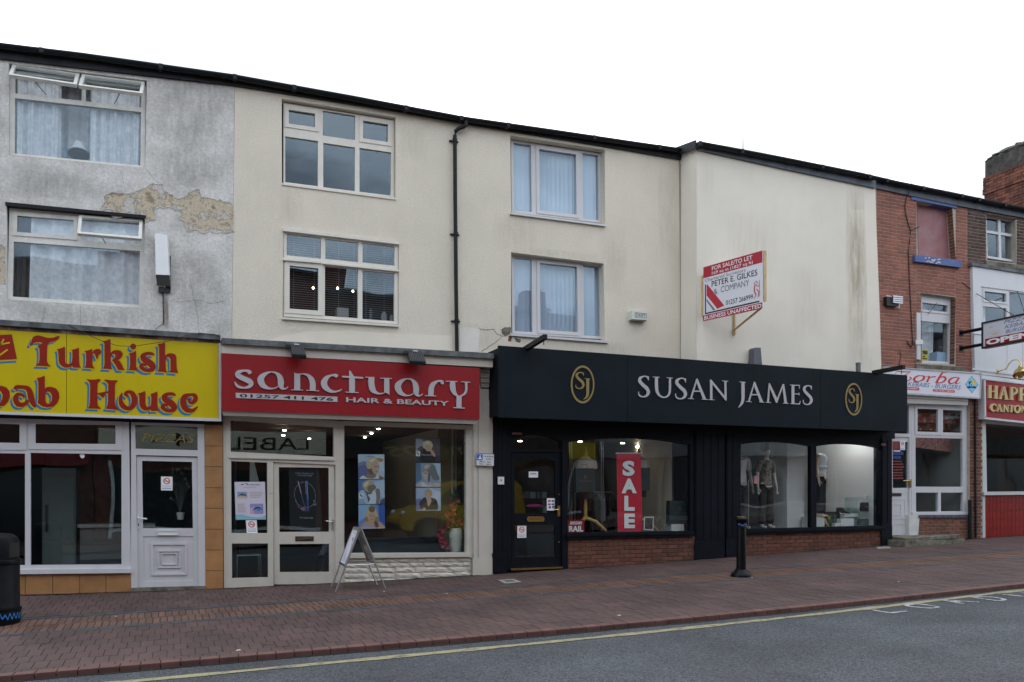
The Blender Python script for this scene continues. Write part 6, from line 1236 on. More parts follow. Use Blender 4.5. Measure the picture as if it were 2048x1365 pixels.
# goods behind the glass
def hang(name, lab, cat, q, y, mat, d=.004): mb = MB(); slab(mb, q, y, y+d); return obj(name, mb, mat, label=lab, cat=cat)
sb = thing('sale_banner', 'tall red hanging banner with white letters SALE in the boutique window', 'banner', at(1258, 1065, SF+.12))
cm = cloth(Fr.px([(1232.7, 907.7), (1281.5, 907.7), (1285.5, 1064.3), (1235, 1065.3)], SF+.12), 0, 0, 1, 1, 0, .5, .006, 24, 4); obj('cloth', cm, P('banner_red', 196, 26, 48, .7), sb, smooth=True)
mb = MB(); a, b = at(1231, 907, SF+.12), at(1283, 907, SF+.12); mb.tube([a, b], .01, 8); obj('rod', mb, mWhite, sb)
for ch, q in (('S', [(1245, 922), (1269, 922), (1269.4, 952.4), (1245, 952.4)]), ('A', [(1243, 957.5), (1273.5, 957.5), (1273.5, 987), (1243, 987)]), ('L', [(1248.5, 992), (1269, 992), (1269.4, 1022), (1248.5, 1022)]), ('E', [(1248.5, 1027.5), (1270, 1027.5), (1270, 1057), (1248.5, 1057)])):
    mb = MB(); put_text(mb, ch, Fr.px(q, SF+.104), 0, 0, 1, 1, 0, bold=.05); obj('letter', mb, mPrintWhite, sb)
g = Fr.px([(1135.8, 1040), (1169, 1040), (1169, 1066), (1135.8, 1067)], SF+.068); t_ = thing('bargain_sign', 'small red card reading Bargain Rail at the window corner', 'sign', g.p(.5, 1)); mb = MB(); g.rect(mb, 0, 0, 1, 1, -.002, 0); obj('card', mb, mRed, t_)
mb = MB(); put_text(mb, 'BARGAIN', g, .13, .12, .84, .36, .001, bold=.03, shear=.2); obj('lettering', mb, mPrintWhite, t_); text_letters(t_, 'letter', 'RAIL', g, .06, .46, .92, .90, mPrintWhite, .001, bold=.04)
def dress_form(px, y, lab, leg=True):
    c = at(px, 1060, y); zb = c.z-.02; top = at(px, 916, y).z; t_ = thing('dress_form', lab, 'dress form', (c.x, y, zb))
    mb = MB(); mb.lathe([(.03, 0), (.034, .03), (.05, .045), (.03, .07), (.035, .10), (.02, .16), (.008, .22)], (c.x, y, top-.02), 14); obj('finial', mb, mWoodDark, t_, smooth=True)
    mb = MB(); mb.lathe([(.14, -.75), (.17, -.55), (.13, -.36), (.16, -.22), (.215, -.18)], (c.x, y, top), 20, 0, 1, .62); obj('lower_body', mb, M('form_black', (.02, .022, .025), .7), t_, smooth=True)
    mb = MB(); mb.lathe([(.218, -.205), (.225, -.12), (.20, -.05), (.10, -.015), (.055, .03), (.04, .031)], (c.x, y, top), 20, 0, 1, .62); obj('shoulders', mb, M('form_linen', (.56, .47, .40), .8), t_, smooth=True)
    mb = MB(); mb.tube([(c.x-.02, y-.02, zb+.22), (c.x-.02, y-.02, top-.85), (c.x-.02, y-.02, top-.7)], [.038, .03, .012], 10)
    for a in ((.32, -.18), (-.25, -.15), (.0, .3)): mb.tube([(c.x-.02, y-.02, zb+.24), (c.x+a[0]*.5, y+a[1]*.5, zb+.17), (c.x+a[0], y+a[1], zb)], [.035, .032, .022], 8)
    obj('stand', mb, mWoodDark, t_, smooth=True)
dress_form(1172, .05, 'dress form with wooden finial left of the red sale banner'); dress_form(1278, .25, 'dress form partly hidden behind the red sale banner')
def carrier(px, y, q, lab, txt='SUSAN JAMES'):
    g = Fr.px(q, y); t_ = thing('carrier_bag', lab, 'bag', g.p(.5, 1)); mb = MB(); g.rect(mb, 0, 0, 1, 1, -.12, 0); obj('bag', mb, M('bag_green_black', (.022, .034, .034), .35), t_)
    mb = MB(); put_text(mb, txt, g, .16, .51, .84, .57, .002); obj('lettering', mb, mPrintGrey, t_); mb = MB(); g.ring(mb, .5, .36, .06, .08, .006, .0, .002); obj('emblem', mb, mGold, t_)
    mb = MB(); mb.tube([g.p(.3, .02, -.02), g.p(.34, -.16, -.02), g.p(.62, -.16, -.02), g.p(.68, .02, -.02)], .004, 5); obj('handle', mb, mBlack, t_)
carrier(1172, SF+.22, [(1151.5, 937), (1188.5, 937), (1188.5, 985), (1151.5, 985)], 'dark carrier bag hung in front of the left dress form')
carrier(1360, SF+.2, [(1339.5, 1001.5), (1379.5, 1002), (1379, 1048), (1338.5, 1048)], 'dark green carrier bag on the white plinth at the right')
hang('carrier_bag', 'dark carrier bag half hidden at the right of the sale banner', 'bag', [(1283, 936), (1300, 936), (1300, 982), (1283, 982)], SF+.3, M('bag_black', (.02, .028, .03), .4), .1)
def plinth(q, y, d, lab): a, b = at(*q[0], y), at(*q[1], y); mb = MB(); mb.box(a.x, b.x, y, y+d, b.z-.05, a.z); return obj('plinth', mb, P('plinth_white', 200, 198, 194, .5), label=lab, cat='plinth')
plinth(((1343, 1049), (1368, 1063)), SF+.2, .25, 'white plinth under the dark green carrier bag')
g = Fr.px([(1288, 1034), (1307, 1034), (1306, 1061.5), (1287, 1060)], SF+.1); t_ = thing('framed_card', 'dark picture card in a pale frame right of the sale banner', 'card', g.p(.5, 1)); mb = MB(); g.border(mb, .015, 0, .01); obj('frame', mb, mWhite, t_); mb = MB(); g.rect(mb, .08, .05, .92, .95, 0, .006); obj('picture', mb, M('dark_picture', (.06, .05, .04), .5, var=.8, vs=30), t_)
mb = MB(); p = at(1368, 1000, SF+.25); mb.tube([at(1381, 968, SF+.3), at(1374, 985, SF+.27), at(1367, 1000, SF+.25)], [.008, .014, .03], 8); obj('umbrella', mb, mBlack, label='thin dark folded umbrella leaning above the green carrier bag', cat='umbrella')
mb = MB(); a, b = at(1322, 880, .9), at(1386, 880, .9); mb.box(a.x, b.x+.6, .96, 1.02, zf, 2.9); obj('white_partition', mb, mRoomWhite, JF)
mb = MB(); a, b = at(1321, 880, .7), at(1338, 880, .7); mb.box(a.x, b.x, .7, .95, zf, 2.9); obj('square_column', mb, mRoomWhite, JF)
# clothes rail with garments
t_ = thing('clothes_rail', 'chrome clothes rail of dark garments behind the bargain sign', 'clothes rail', at(1180, 1066, .7)); a, b = at(1150, 985, .8), at(1225, 985, .8)
mb = MB(); mb.tube([a, b], .014, 8); mb.tube([b, V((b.x, b.y, zf))], .012, 8); mb.tube([a, V((a.x, a.y, zf))], .012, 8); obj('rail', mb, mSteel, t_)
rg = random.Random(9)
for i in range(16):
    x = a.x+(b.x-a.x)*(i+.5)/16; h = rg.uniform(.5, .8); w_ = rg.uniform(.16, .22); mb = MB(); z_ = a.z-.03
    mb.poly([V((x, .8, z_)), V((x, .8-w_, z_-.12)), V((x, .8-w_, z_-h)), V((x, .8+w_, z_-h)), V((x, .8+w_, z_-.12))], (.04, .02, 0)); obj('garment', mb, [M('garment_black', (.015, .014, .016), .9), mRoomBlack, M('garment_brown', (.05, .03, .02), .9), M('garment_lilac', (.42, .40, .50), .9)][3 if i in (9, 10) else rg.choice((0, 0, 1, 2))], t_)
for x, lab in ((1140, 'left chrome shelf upright inside the boutique window'), (1203, 'perforated chrome upright near the middle of the boutique window')):
    a, b = at(x, 884, .35), at(x, 1062, .35)
    mb = MB(); mb.box(a.x-.008, a.x+.008, .35, .366, b.z, a.z); mb.box(a.x+.03, a.x+.046, .35, .366, b.z, a.z); obj('shelf_upright', mb, mSteel, label=lab, cat='upright')
t_ = thing('counter_display', 'stacked pale boxes and pink pillow shape behind the boutique door glass', 'display', at(1065, 1025, .6))
for u, v, c_, m_ in ((1046, 984, 13, mLens), (1060, 984, 12, P('box_blue_grey', 120, 140, 146, .6)), (1073, 984, 9, mLens), (1085, 984, 9, P('box_blue_grey', 120, 140, 146, .6)), (1085, 1000, 9, mLens), (1085, 1013, 9, P('box_blue_grey', 120, 140, 146, .6))):
    a, b = at(u, v, .6), at(u+c_-.6, v+13, .6); mb = MB(); mb.box(a.x, b.x, .6, .75, b.z, a.z); obj('box', mb, m_, t_)
c = at(1069, 1012.5, .45); mb = MB(); mb.ball(c, .17, .05, .035, 16); obj('balloon', mb, P('pink_balloon', 206, 70, 150, .4), label='long pink balloon behind the boutique door glass', cat='balloon', smooth=True)
a, b = at(1045, 1028, .7), at(1110, 1028, .7); mb = MB(); mb.box(a.x, b.x, .5, 1.0, zf, a.z); obj('till_counter', mb, M('till_dark', (.03, .03, .032), .5), label='dark counter just inside the boutique door', cat='counter')

# ---------------------------------------------------------------- mannequins
def skin(parent, name, joints, edges, mat, root=0):
    o0 = root_loc(parent); me = bpy.data.meshes.new(name); me.from_pydata([tuple(V(j[0])-o0) for j in joints], edges, []); ob = bpy.data.objects.new(name, me); COL.objects.link(ob)
    md = ob.modifiers.new('s', 'SKIN'); md.use_smooth_shade = True
    for i, j in enumerate(joints):
        r = j[1] if isinstance(j[1], tuple) else (j[1], j[1]); me.skin_vertices[0].data[i].radius = r
    me.skin_vertices[0].data[root].use_root = True
    sm = ob.modifiers.new('u', 'SUBSURF'); sm.levels = 1; sm.render_levels = 1
    dg = bpy.context.evaluated_depsgraph_get(); m2 = bpy.data.meshes.new_from_object(ob.evaluated_get(dg)); bpy.data.objects.remove(ob)
    m2.name = name; m2.materials.clear(); m2.materials.append(mat); ob = bpy.data.objects.new(name, m2); COL.objects.link(ob); ob.parent = parent; return ob
def figure(t_, c, s, skin_m, top_m, leg_m, head=True, sleeve=True, turn=0.):
    """standing figure facing -y at c, height s*1.75; body, blouse and trousers each one continuous skin"""
    ca, sa = math.cos(turn), math.sin(turn)
    def J(x, y, z): return c+V(((x*ca-y*sa)*s, (x*sa+y*ca)*s, z*s))
    b = [(J(0,0,.95),(.10,.085)),(J(0,0,1.15),(.085,.07)),(J(0,-.01,1.30),(.10,.08)),(J(0,.0,1.42),(.075,.06)),(J(0,-.01,1.49),.042),(J(0,-.02,1.56),.05)]; e = [(i, i+1) for i in range(5)]
    if head: b += [(J(0,-.03,1.64),(.07,.085)),(J(0,-.02,1.72),(.062,.07))]; e += [(5,6),(6,7)]
    else: b = b[:5]; e = e[:4]
    for sx in (-1, 1):
        k = len(b); b += [(J(sx*.16,0,1.41),.05),(J(sx*.22,.01,1.15),.038),(J(sx*.24,-.03,.93),.03),(J(sx*.245,-.05,.85),(.028,.016)),(J(sx*.245,-.06,.76),(.018,.010))]; e += [(3,k),(k,k+1),(k+1,k+2),(k+2,k+3),(k+3,k+4)]
        k = len(b); b += [(J(sx*.09,0,.88),.085),(J(sx*.10,-.01,.50),.055),(J(sx*.10,.01,.10),.038),(J(sx*.105,-.01,.04),.035),(J(sx*.11,-.15,.025),.025)]; e += [(0,k),(k,k+1),(k+1,k+2),(k+2,k+3),(k+3,k+4)]
    skin(t_, 'body', b, e, skin_m)
    for sx in (-1, 1):                      # fingers and thumb
        for i in range(4): mb = MB(); a = J(sx*.245+(i-1.5)*.012, -.065, .775); mb.tube([a, a+V((0, -.012, -.04))*s, a+V((0, -.004, -(.065+.008*(1-abs(i-1.5))))*1)*s], [.008*s, .0075*s, .005*s], 6); obj('finger', mb, skin_m, t_, smooth=True)
        mb = MB(); a = J(sx*.235, -.075, .83); mb.tube([a, a+V((-sx*.025, -.01, -.03))*s, a+V((-sx*.028, -.012, -.06))*s], [.010*s, .009*s, .006*s], 6); obj('thumb', mb, skin_m, t_, smooth=True)
    tb = [(J(0,0,.90),(.15,.115)),(J(0,0,1.03),(.125,.10)),(J(0,0,1.15),(.11,.09)),(J(0,-.02,1.29),(.13,.105)),(J(0,0,1.42),(.09,.075))]; te = [(0,1),(1,2),(2,3),(3,4)]
    for sx in (-1, 1):
        k = len(tb); tb += [(J(sx*.16,0,1.41),.068)]; te += [(4,k)]
        if sleeve: tb += [(J(sx*.215,.01,1.16),.055)]; te += [(k,k+1)]
    skin(t_, 'blouse', tb, te, top_m, 1)
    lb = [(J(0,0,.96),(.125,.10))]; le = []
    for sx in (-1, 1):
        k = len(lb); lb += [(J(sx*.09,0,.86),.10),(J(sx*.10,-.01,.50),.078),(J(sx*.105,0,.07),.085)]; le += [(0,k),(k,k+1),(k+1,k+2)]
    skin(t_, 'trousers', lb, le, leg_m)
mBl = M('patterned_blouse', (.3, .25, .2), .8, ramp=[(.42, (.10, .085, .075)), (.47, (.24, .20, .165)), (.62, (.30, .25, .21)), (.66, (.14, .12, .105))], vs=13); mTr = M('dark_brown_trousers', (.045, .036, .03), .9); mTop = M('white_top', (.74, .74, .76), .8); mBk = M('black_trousers', (.012, .013, .015), .85)
c = at(1532, 1057, .12); t_ = thing('mannequin', 'mannequin in patterned blouse and brown trousers carrying a pink bag', 'mannequin', c); figure(t_, c, (at(1532, 890, .12).z-c.z)/1.78, mMannequin, mBl, mTr)
mb = MB(); h = c+V((0, -.02, (at(1532, 890, .12).z-c.z)*.965))
mb.ball(h+V((0, .03, .0)), .10, .115, .12, 14); obj('hair', mb, M('auburn_hair', (.10, .045, .025), .6), t_, smooth=True)
g = Fr.px([(1509, 952), (1518.5, 952), (1518, 968), (1508.5, 967.5)], -.12); t2 = thing('handbag', 'small pink bag hanging from the arm of the blouse mannequin', 'bag', g.p(.5, 1)); mb = MB(); g.rect(mb, 0, 0, 1, 1, -.05, 0); obj('bag', mb, P('pink_bag', 214, 150, 160, .6, var=.2, vs=40), t2); mb = MB(); mb.tube([g.p(.2, 0, -.02), g.p(.3, -.3, -.02), g.p(.7, -.3, -.02), g.p(.8, 0, -.02)], .005, 5); obj('strap', mb, mBlack, t2)
c = at(1482, 1058, .35); t_ = thing('mannequin', 'mannequin in a white jacket half hidden by the black window jamb', 'mannequin', c); figure(t_, c, (at(1482, 900, .35).z-c.z)/1.6, mMannequin, mTop, M('grey_skirt', (.09, .09, .10), .9), head=False)
c = at(1641, 1035, .0); t_ = thing('mannequin', 'headless mannequin in white top and black trousers on a plinth', 'mannequin', c); figure(t_, c, (at(1641, 908, .0).z-c.z)/1.47, mSkin, mTop, mBk, head=False, sleeve=False, turn=.5)
plinth(((1630, 1036), (1649, 1054)), -.2, .4, 'white plinth under the headless mannequin')
mb = MB(); a, b = at(1574.5, 885, .25), at(1609, 885, .25); mb.box(a.x, b.x, .25, .7, zf, 2.94); obj('square_column', mb, mRoomWhite, JF)
mb = MB(); a, b = at(1480, 885, 1.2), at(1575, 885, 1.2); mb.box(a.x, b.x-.05, 1.2, 1.25, zf, 2.94); obj('grey_backdrop', mb, M('slate_backdrop', (.045, .05, .056), .8, var=.2, vs=2), JF)
hang('white_post', 'white banner post standing left of the big square column', 'post', [(1497, 960), (1498, 960), (1498, 1055), (1497, 1055)], .2, mSteel, .01)
a, b = at(1640, 894, .3), at(1715, 893, .3); mb = MB(); mb.box(a.x, b.x, .2, .32, 2.86, 2.9); obj('strip_light', mb, M('cool_tube', (1., .98, .96), .5, emit=12), label='white strip light along the ceiling of the right boutique window', cat='light')
# glass shelving and goods at the right
y0 = -.05; GS = thing('glass_shelving', 'glass cube shelving with handbags in the right boutique window', 'shelf', at(1740, 1052, y0))
for q in ([(1714, 995.5), (1762, 995.5)], [(1719, 1023.5), (1762, 1023)], [(1713, 1050.5), (1762, 1050)]):
    a, b = at(*q[0], y0), at(*q[1], y0); mb = MB(); mb.box(a.x, b.x+.1, y0, y0+.35, a.z-.008, a.z); obj('shelf', mb, mShelfGlass, GS)
for px, ya, yb in ((1714, 996, 1051), (1719, 1016, 1040), (1700, 1016, 1030)):
    a, b = at(px, ya, y0), at(px, yb, y0); mb = MB(); mb.box(a.x, a.x+.008, y0, y0+.35, b.z, a.z); obj('upright', mb, mShelfGlass, GS)
def goods(name, lab, cat, q, y, d, m_, extra=None):
    g = Fr.px(q, y); t_ = thing(name, lab, cat, g.p(.5, 1)); mb = MB(); g.poly(mb, [(.03, 1), (0, .85), (.04, .1), (.1, 0), (.9, 0), (.96, .1), (1, .85), (.97, 1)], -d, 0); obj('body', mb, m_, t_)
    if extra: extra(g, t_)
    return t_
goods('handbag', 'black boxy handbag on the upper glass shelf', 'handbag', [(1726, 1005), (1750, 1005), (1750, 1023), (1726, 1023)], 0, .1, mBlack, lambda g, t_: [obj('clasp', (lambda m: (g.rect(m, .2, .5, .27, .56, 0, .004), g.rect(m, .32, .5, .38, .56, 0, .004), m)[2])(MB()), mSteel, t_), obj('flap_seam', (lambda m: (g.rect(m, .47, .02, .5, .7, 0, .003), m)[1])(MB()), mLens, t_)])
goods('handbag', 'silver quilted handbag with studs on the lowest glass shelf', 'handbag', [(1720.5, 1038), (1751, 1038), (1751, 1050), (1720.5, 1050)], 0, .1, M('silver_grey_leather', (.16, .16, .155), .4, metal=.3, var=.4, vs=30), lambda g, t_: [obj('stud', (lambda m: (m.ball(g.p(u, .75, .006), .012), m)[1])(MB()), mSteel, t_) for u in (.13, .87)])
goods('name_card', 'small white name card standing on top of the glass shelving', 'card', [(1732, 990.5), (1746, 990.5), (1746, 995.5), (1732, 995.5)], 0, .02, mWhite)
t_ = thing('shoe', 'black high court shoe on a pale display block', 'shoe', at(1690, 1026, -.05)); g = Fr.px([(1676, 1015), (1700, 1015), (1700, 1028), (1676, 1028)], -.05); mb = MB(); g.poly(mb, [(0, .1), (.2, .02), (.42, .1), (.6, .55), (1., .86), (.98, .96), (.5, .95), (.28, .7), (.1, .55)], -.07, 0); obj('upper', mb, mBlack, t_); mb = MB(); g.poly(mb, [(.02, .4), (.12, .45), (.1, .98), (.05, .98)], -.06, -.01); obj('heel', mb, mBlack, t_)
def block(q, y, d, lab, m_=None): a, b = at(*q[0], y), at(*q[1], y); mb = MB(); mb.box(a.x, b.x, y, y+d, b.z, a.z); obj('display_block', mb, m_ or mRoomWhite, label=lab, cat='display block')
block(((1682, 1038), (1708, 1053)), -.1, .3, 'long white display block at the foot of the glass shelving'); block(((1689, 1028.5), (1716, 1034)), .0, .25, 'thin white block under the black shoe'); block(((1700, 1017), (1718, 1030)), .3, .2, 'small pale cube between the shoe and the glass shelving')
goods('handbag', 'large black bag with green and yellow print on the window bed', 'handbag', [(1652, 1024), (1681, 1024), (1681, 1053), (1652, 1053)], .02, .15, mBlack, lambda g, t_: [obj('green_print', (lambda m: (g.rect(m, .06, .25, .45, .8, 0, .003), m)[1])(MB()), M('bag_green', (.02, .05, .02), .5, var=.8, vs=20), t_), obj('yellow_print', (lambda m: (g.ell(m, .22, .4, .09, .13, .003, .005), m)[1])(MB()), P('bag_yellow', 170, 150, 30, .5), t_), obj('tag', (lambda m: (g.rect(m, .55, .2, .68, .7, 0, .003), m)[1])(MB()), mLens, t_)])
block(((1670, 1047), (1681, 1054.5)), -.12, .1, 'small white box in front of the black printed bag', mWhite)
mb = MB(); mb.tube([at(1650, 1038, -.1), at(1651, 1046, -.12), at(1658, 1053, -.15)], [.02, .03, .015], 8); obj('wooden_foot', mb, mWoodDark, label='tan curved wooden shoe tree beside the plinth', cat='shoe tree', smooth=True)
# ---------------------------------------------------------------- red brick building
ZY = SF
RB = thing('red_brick_building', 'red brick building with boarded blue silled window above a white one', 'building', at(1850, 1085, ZY))
UW = [(1833, 404), (1904, 415), (1911, 520), (1836, 511)]; LW = [(1841.5, 586), (1911, 595), (1908.5, 729), (1842.5, 727)]
mb = MB(); wall_front(mb, [(1740, 374), (1750, 376), (1810, 389), (1912, 411), (1934, 416), (1934, 526), (1947, 528), (1951, 760), (1740, 745)], [UW, LW], ZY, .3); x0b, x1b = at(1752, 600, ZY).x, at(1946, 600, ZY).x
shell(mb, x0b, x1b+.1, 3.4, 9, 7.4); obj('wall', mb, mMortar, RB); eaves(RB, 1752, 1944, TOP2, BOT2, ZY, mGreyBoard, 10)
hu = Fr.px(UW, ZY); hl = Fr.px(LW, ZY)
def skp(a, b, lo, hi):
    for h in (hu, hl):
        xs = [c.x for c in h.c]; zs = [c.z for c in h.c]
        if b > min(xs)-.02 and a < max(xs)+.0 and hi > min(zs)-.0 and lo < max(zs): 
            return True
    return False
# bricks: rows split at the openings so that they butt the reveals
zt = edge_z((1750, 377), (1940, 418), ZY); zb_ = lambda x: at(1850, 752, ZY).z
rest = None
def zone(xa, xb, za, zb2, lim, nm='brick', mat=mBrick, start=0):
    brick_wall(RB, (xa, xb, za, zb2), ZY, .0705, .222, mat, mMortar, name=nm, wall=False, limit=lim, prot=.008, joint=.011, matf=None, order=lambda q: q[0]+.4*q[2])
xu0, xu1 = min(hu.c[0].x, hu.c[3].x), max(hu.c[1].x, hu.c[2].x); xl0, xl1 = min(hl.c[0].x, hl.c[3].x), max(hl.c[1].x, hl.c[2].x)
zuT, zuB = hu.c[0].z-.02, hu.c[3].z; zlT, zlB = hl.c[0].z, hl.c[3].z
K = lambda v: (lambda x: v)
xe = at(1934, 470, ZY).x
zone(x0b+.01, xu0, lambda x: zt(x)-.01, K(zlB-.25), 210)
zone(xu0, xl1, K(zuB), K(zlT), 60)
zone(xu1, xe, lambda x: zt(x)-.01, K(zuB), 16)
zone(xl1, x1b-.02, K(zuB-.02), K(zlB-.25), 14)
zone(xu0, xl0, K(zlT), K(zlB), 0)
for h, ya in ((hu, .125), (hl, .11)):     # brick returns of the openings
    for side, xx in ((0, None), (1, None)):
        z = h.c[3 if side == 0 else 2].z+.01; zt_ = h.c[0 if side == 0 else 1].z-.01; A_, B2 = (h.c[0], h.c[3]) if side == 0 else (h.c[1], h.c[2]); r = 0
        while z < zt_-.02:
            t_ = (z-B2.z)/(A_.z-B2.z); x = B2.x+(A_.x-B2.x)*t_; s_ = 1 if side == 0 else -1; hi = min(z+.06, zt_)
            cut = ya if r % 2 else ya*.5
            for p, q in ((.0, cut-.004), (cut+.004, ya)) if r % 2 == 0 else ((.0, ya),):
                mb = MB(); mb.box(min(x, x+s_*.008), max(x, x+s_*.008), ZY+p-.006, ZY+q, z, hi); obj('brick', mb, mBrickOld, RB)
            z += .0705; r += 1
fr = Fr.px([(1830, 401), (1906, 412), (1913, 522), (1833, 513)], ZY+.16); mb = MB(); fr.rect(mb, 0, 0, 1, 1, -.04, 0); obj('window_board', mb, mBoardRed, RB)
mb = MB(); slab(mb, [(1823, 392.5), (1914, 410.5), (1914, 417), (1823, 399.5)], ZY-.03, ZY+.2); obj('lintel', mb, mBluePaint, RB)
mb = MB(); slab(mb, [(1830.5, 510), (1923, 522), (1923, 535.5), (1830.5, 523)], ZY-.08, ZY+.2); s_ = obj('sill', mb, mBluePaint, RB)
mb = MB(); g = Fr.px([(1830.5, 510), (1923, 522), (1923, 535.5), (1830.5, 523)], ZY-.082)
for i in range(16): u = random.uniform(.2, .6); v = random.uniform(.1, .85); g.poly(mb, [(u, v), (u+random.uniform(.01, .05), v-.05), (u+random.uniform(.01, .04), v+.14), (u-.005, v+.1)], -.002, .001)
obj('flaked_paint', mb, mPatch, s_)
fr = Fr.px([(1836, 588), (1907, 597), (1904.5, 730), (1838, 727)], ZY+.12); C = lambda *a: fr.cell(*a)
w = window(RB, fr, [C(1841, 602, 1896.5, 628.5), C(1841, 642, 1898, 724)], mUpvc, .06, mGlassUp, sash=[.035, False])
mb = MB(); slab(mb, [(1842, 723), (1898, 727.5), (1898, 732), (1842, 729)], ZY+.02, ZY+.12); obj('sill_bead', mb, mUpvc, w)
mb = MB(); slab(mb, [(1833.8, 625.5), (1841.5, 626.5), (1841.5, 720), (1834.5, 719)], ZY-.04, ZY+.02); obj('casement_edge', mb, mUpvc, w); mb = MB(); slab(mb, [(1832, 680.5), (1846.5, 680), (1846.5, 688.5), (1832, 689.5)], ZY-.06, ZY-.042); obj('plate', mb, mWhite, w)
mb = MB(); mb.tube([at(1856, 629, ZY+.1), at(1874, 606, ZY+.1)], .006, 5); obj('stay', mb, mBlack, w)
room_behind(RB, fr, 3, M('brick_upper_room', (.30, .31, .33), .9))
obj('curtain', cloth(fr, .03, .05, .75, .98, -.3, 3, .02, 30, 12), mLace, label='pale net curtain behind the white window of the red brick building', cat='curtain')
g = Fr.px([(1844, 700), (1856, 701), (1856, 722), (1844, 721)], ZY+.22); t_ = thing('window_poster', 'small yellow and black poster in the brick building window', 'poster', g.p(.5, 1)); mb = MB(); g.rect(mb, 0, 0, 1, 1, -.002, 0); obj('card', mb, mPrintYel, t_); mb = MB(); g.rect(mb, .08, .08, .92, .42, 0, .001); g.rect(mb, .1, .55, .5, .68, 0, .001); g.rect(mb, .1, .76, .8, .88, 0, .001); obj('print', mb, M('poster_green', (.03, .05, .02), .6), t_)
a, b = at(1872, 704, ZY+.24), at(1895, 728, ZY+.24); mb = MB(); mb.box(a.x, b.x, ZY+.22, ZY+.5, b.z, a.z); o = obj('package', mb, P('package_pale_blue', 176, 200, 224, .6), label='pale blue packet standing in the brick building window', cat='package')
mb = MB(); slab(mb, [(1833, 728), (1930, 735), (1928, 744), (1833, 741)], ZY-.05, ZY+.1); obj('stone_sill', mb, mConcrete, RB)
# alarm and cables on the brick wall
t_ = thing('burglar_alarm', 'black wall alarm with silver louvred front on the red brick', 'alarm box', at(1788, 616, ZY)); mb = MB(); slab(mb, [(1774, 593), (1798, 596), (1798, 613), (1774, 611)], ZY-.10, ZY-.003); obj('casing', mb, mBlack, t_)
mb = MB(); slab(mb, [(1772.5, 591), (1800, 594.5), (1800, 616), (1772.5, 613)], ZY-.014, ZY-.006); obj('back_plate', mb, mDirtyWhite, t_)
mb = MB()
for i in range(4): slab(mb, [(1786.5, 591+i*4), (1806, 593.3+i*4), (1806, 596+i*4), (1786.5, 593.8+i*4)], ZY-.14, ZY-.101)
obj('louvre', mb, mSteel, t_)
t_ = thing('wall_cable', 'black cable wandering down the red brick wall from the gutter', 'cable', at(1825, 690, ZY))
mb = MB(); mb.tube(wires([(1824, 367), (1818, 385), (1812, 398), (1810, 415), (1812, 430), (1816, 446), (1821, 462), (1819, 484), (1817, 504), (1818, 530), (1819, 556), (1821, 600), (1824, 660), (1825.6, 690), (1823, 694), (1818, 690), (1814, 682)], [ZY-.16, ZY-.1]+[ZY-.022]*15), .010, 6); obj('cable', mb, mCable, t_)
mb = MB(); p = at(1821, 462, ZY-.02); mb.tube([p, at(1839, 454, ZY-.30)], .008, 6); obj('stub', mb, mCable, t_)
mb = MB(); mb.tube(wires([(1800, 700), (1802, 712), (1799, 725), (1798, 735)], ZY-.02), .008, 5); obj('wall_cable', mb, mCable, label='short loose cable end above the restaurant sign on the brick', cat='cable')
# pizza shop sign
PS = ZY-.16
PG = thing('pizza_sign', 'white fascia sign reading Zorba in red script with blue diamond', 'sign', at(1890, 770, PS))
pq = [(1770, 735.5), (1962.5, 748.3), (1960.3, 795), (1770, 783.5)]
mb = MB(); slab(mb, pq, PS, PS+.05); obj('panel', mb, P('sign_white', 214, 216, 226, .35), PG)
mb = MB(); slab(mb, [(1770, 733), (1963.5, 745.6), (1963.2, 748.3), (1770, 735.7)], PS-.015, PS+.05); slab(mb, [(1770, 783.6), (1960.3, 795), (1960.3, 798.3), (1770, 787.3)], PS-.01, PS+.05); slab(mb, [(1962, 746), (1964, 746.2), (1961.8, 798), (1960.4, 798)], PS-.014, PS+.05); obj('frame', mb, mSteel, PG)
ZZ = lambda a, b: (1780+a/10.24, 725+b/10.24); zr = P('script_red', 196, 34, 44, .4)
for parts in ([('c', [(105,240,6),(150,188,14),(280,196,22),(425,192,8)]), ('l', [(412,200,12),(300,262,14)]), ('l', [(300,262,14),(170,380,14)]), ('c', [(170,385,10),(240,385,20),(340,385,18),(420,350,24),(430,315,24),(395,303,12)])],
    [('c', [(655,272,14),(560,285,28),(492,345,44),(530,393,36),(600,392,18),(680,350,38),(700,300,44),(655,272,14)])], [('l', [(812,285,36),(758,408,42)]), ('l', [(730,296,10),(812,282,16)]), ('c', [(805,330,8),(860,300,22),(940,294,22)])],
    [('c', [(1075,215,34),(1030,280,42),(945,425,46)]), ('l', [(1060,212,16),(1168,213,8)]), ('c', [(1010,335,10),(1070,298,22),(1130,312,40),(1135,358,42),(1070,410,26),(950,425,18)])],
    [('c', [(1420,320,16),(1320,310,20),(1232,352,40),(1208,408,42),(1255,436,26),(1340,402,16),(1392,345,12)]), ('c', [(1418,318,28),(1360,400,36),(1352,440,22),(1445,418,6)])]):
    mb = MB(); glyph(mb, parts, ZZ, PS-.003, .002); obj('letter', mb, zr, PG)
g = Fr.px([(1780, 761.2), (1922, 771.5), (1922, 780), (1780, 769.7)], PS)
mb = MB(); put_text(mb, 'PIZZAS - KEBABS - BURGERS', g, -.12, .0, 1, 1, .003, shear=.3); obj('blue_lettering', mb, mPrintBlue, PG)
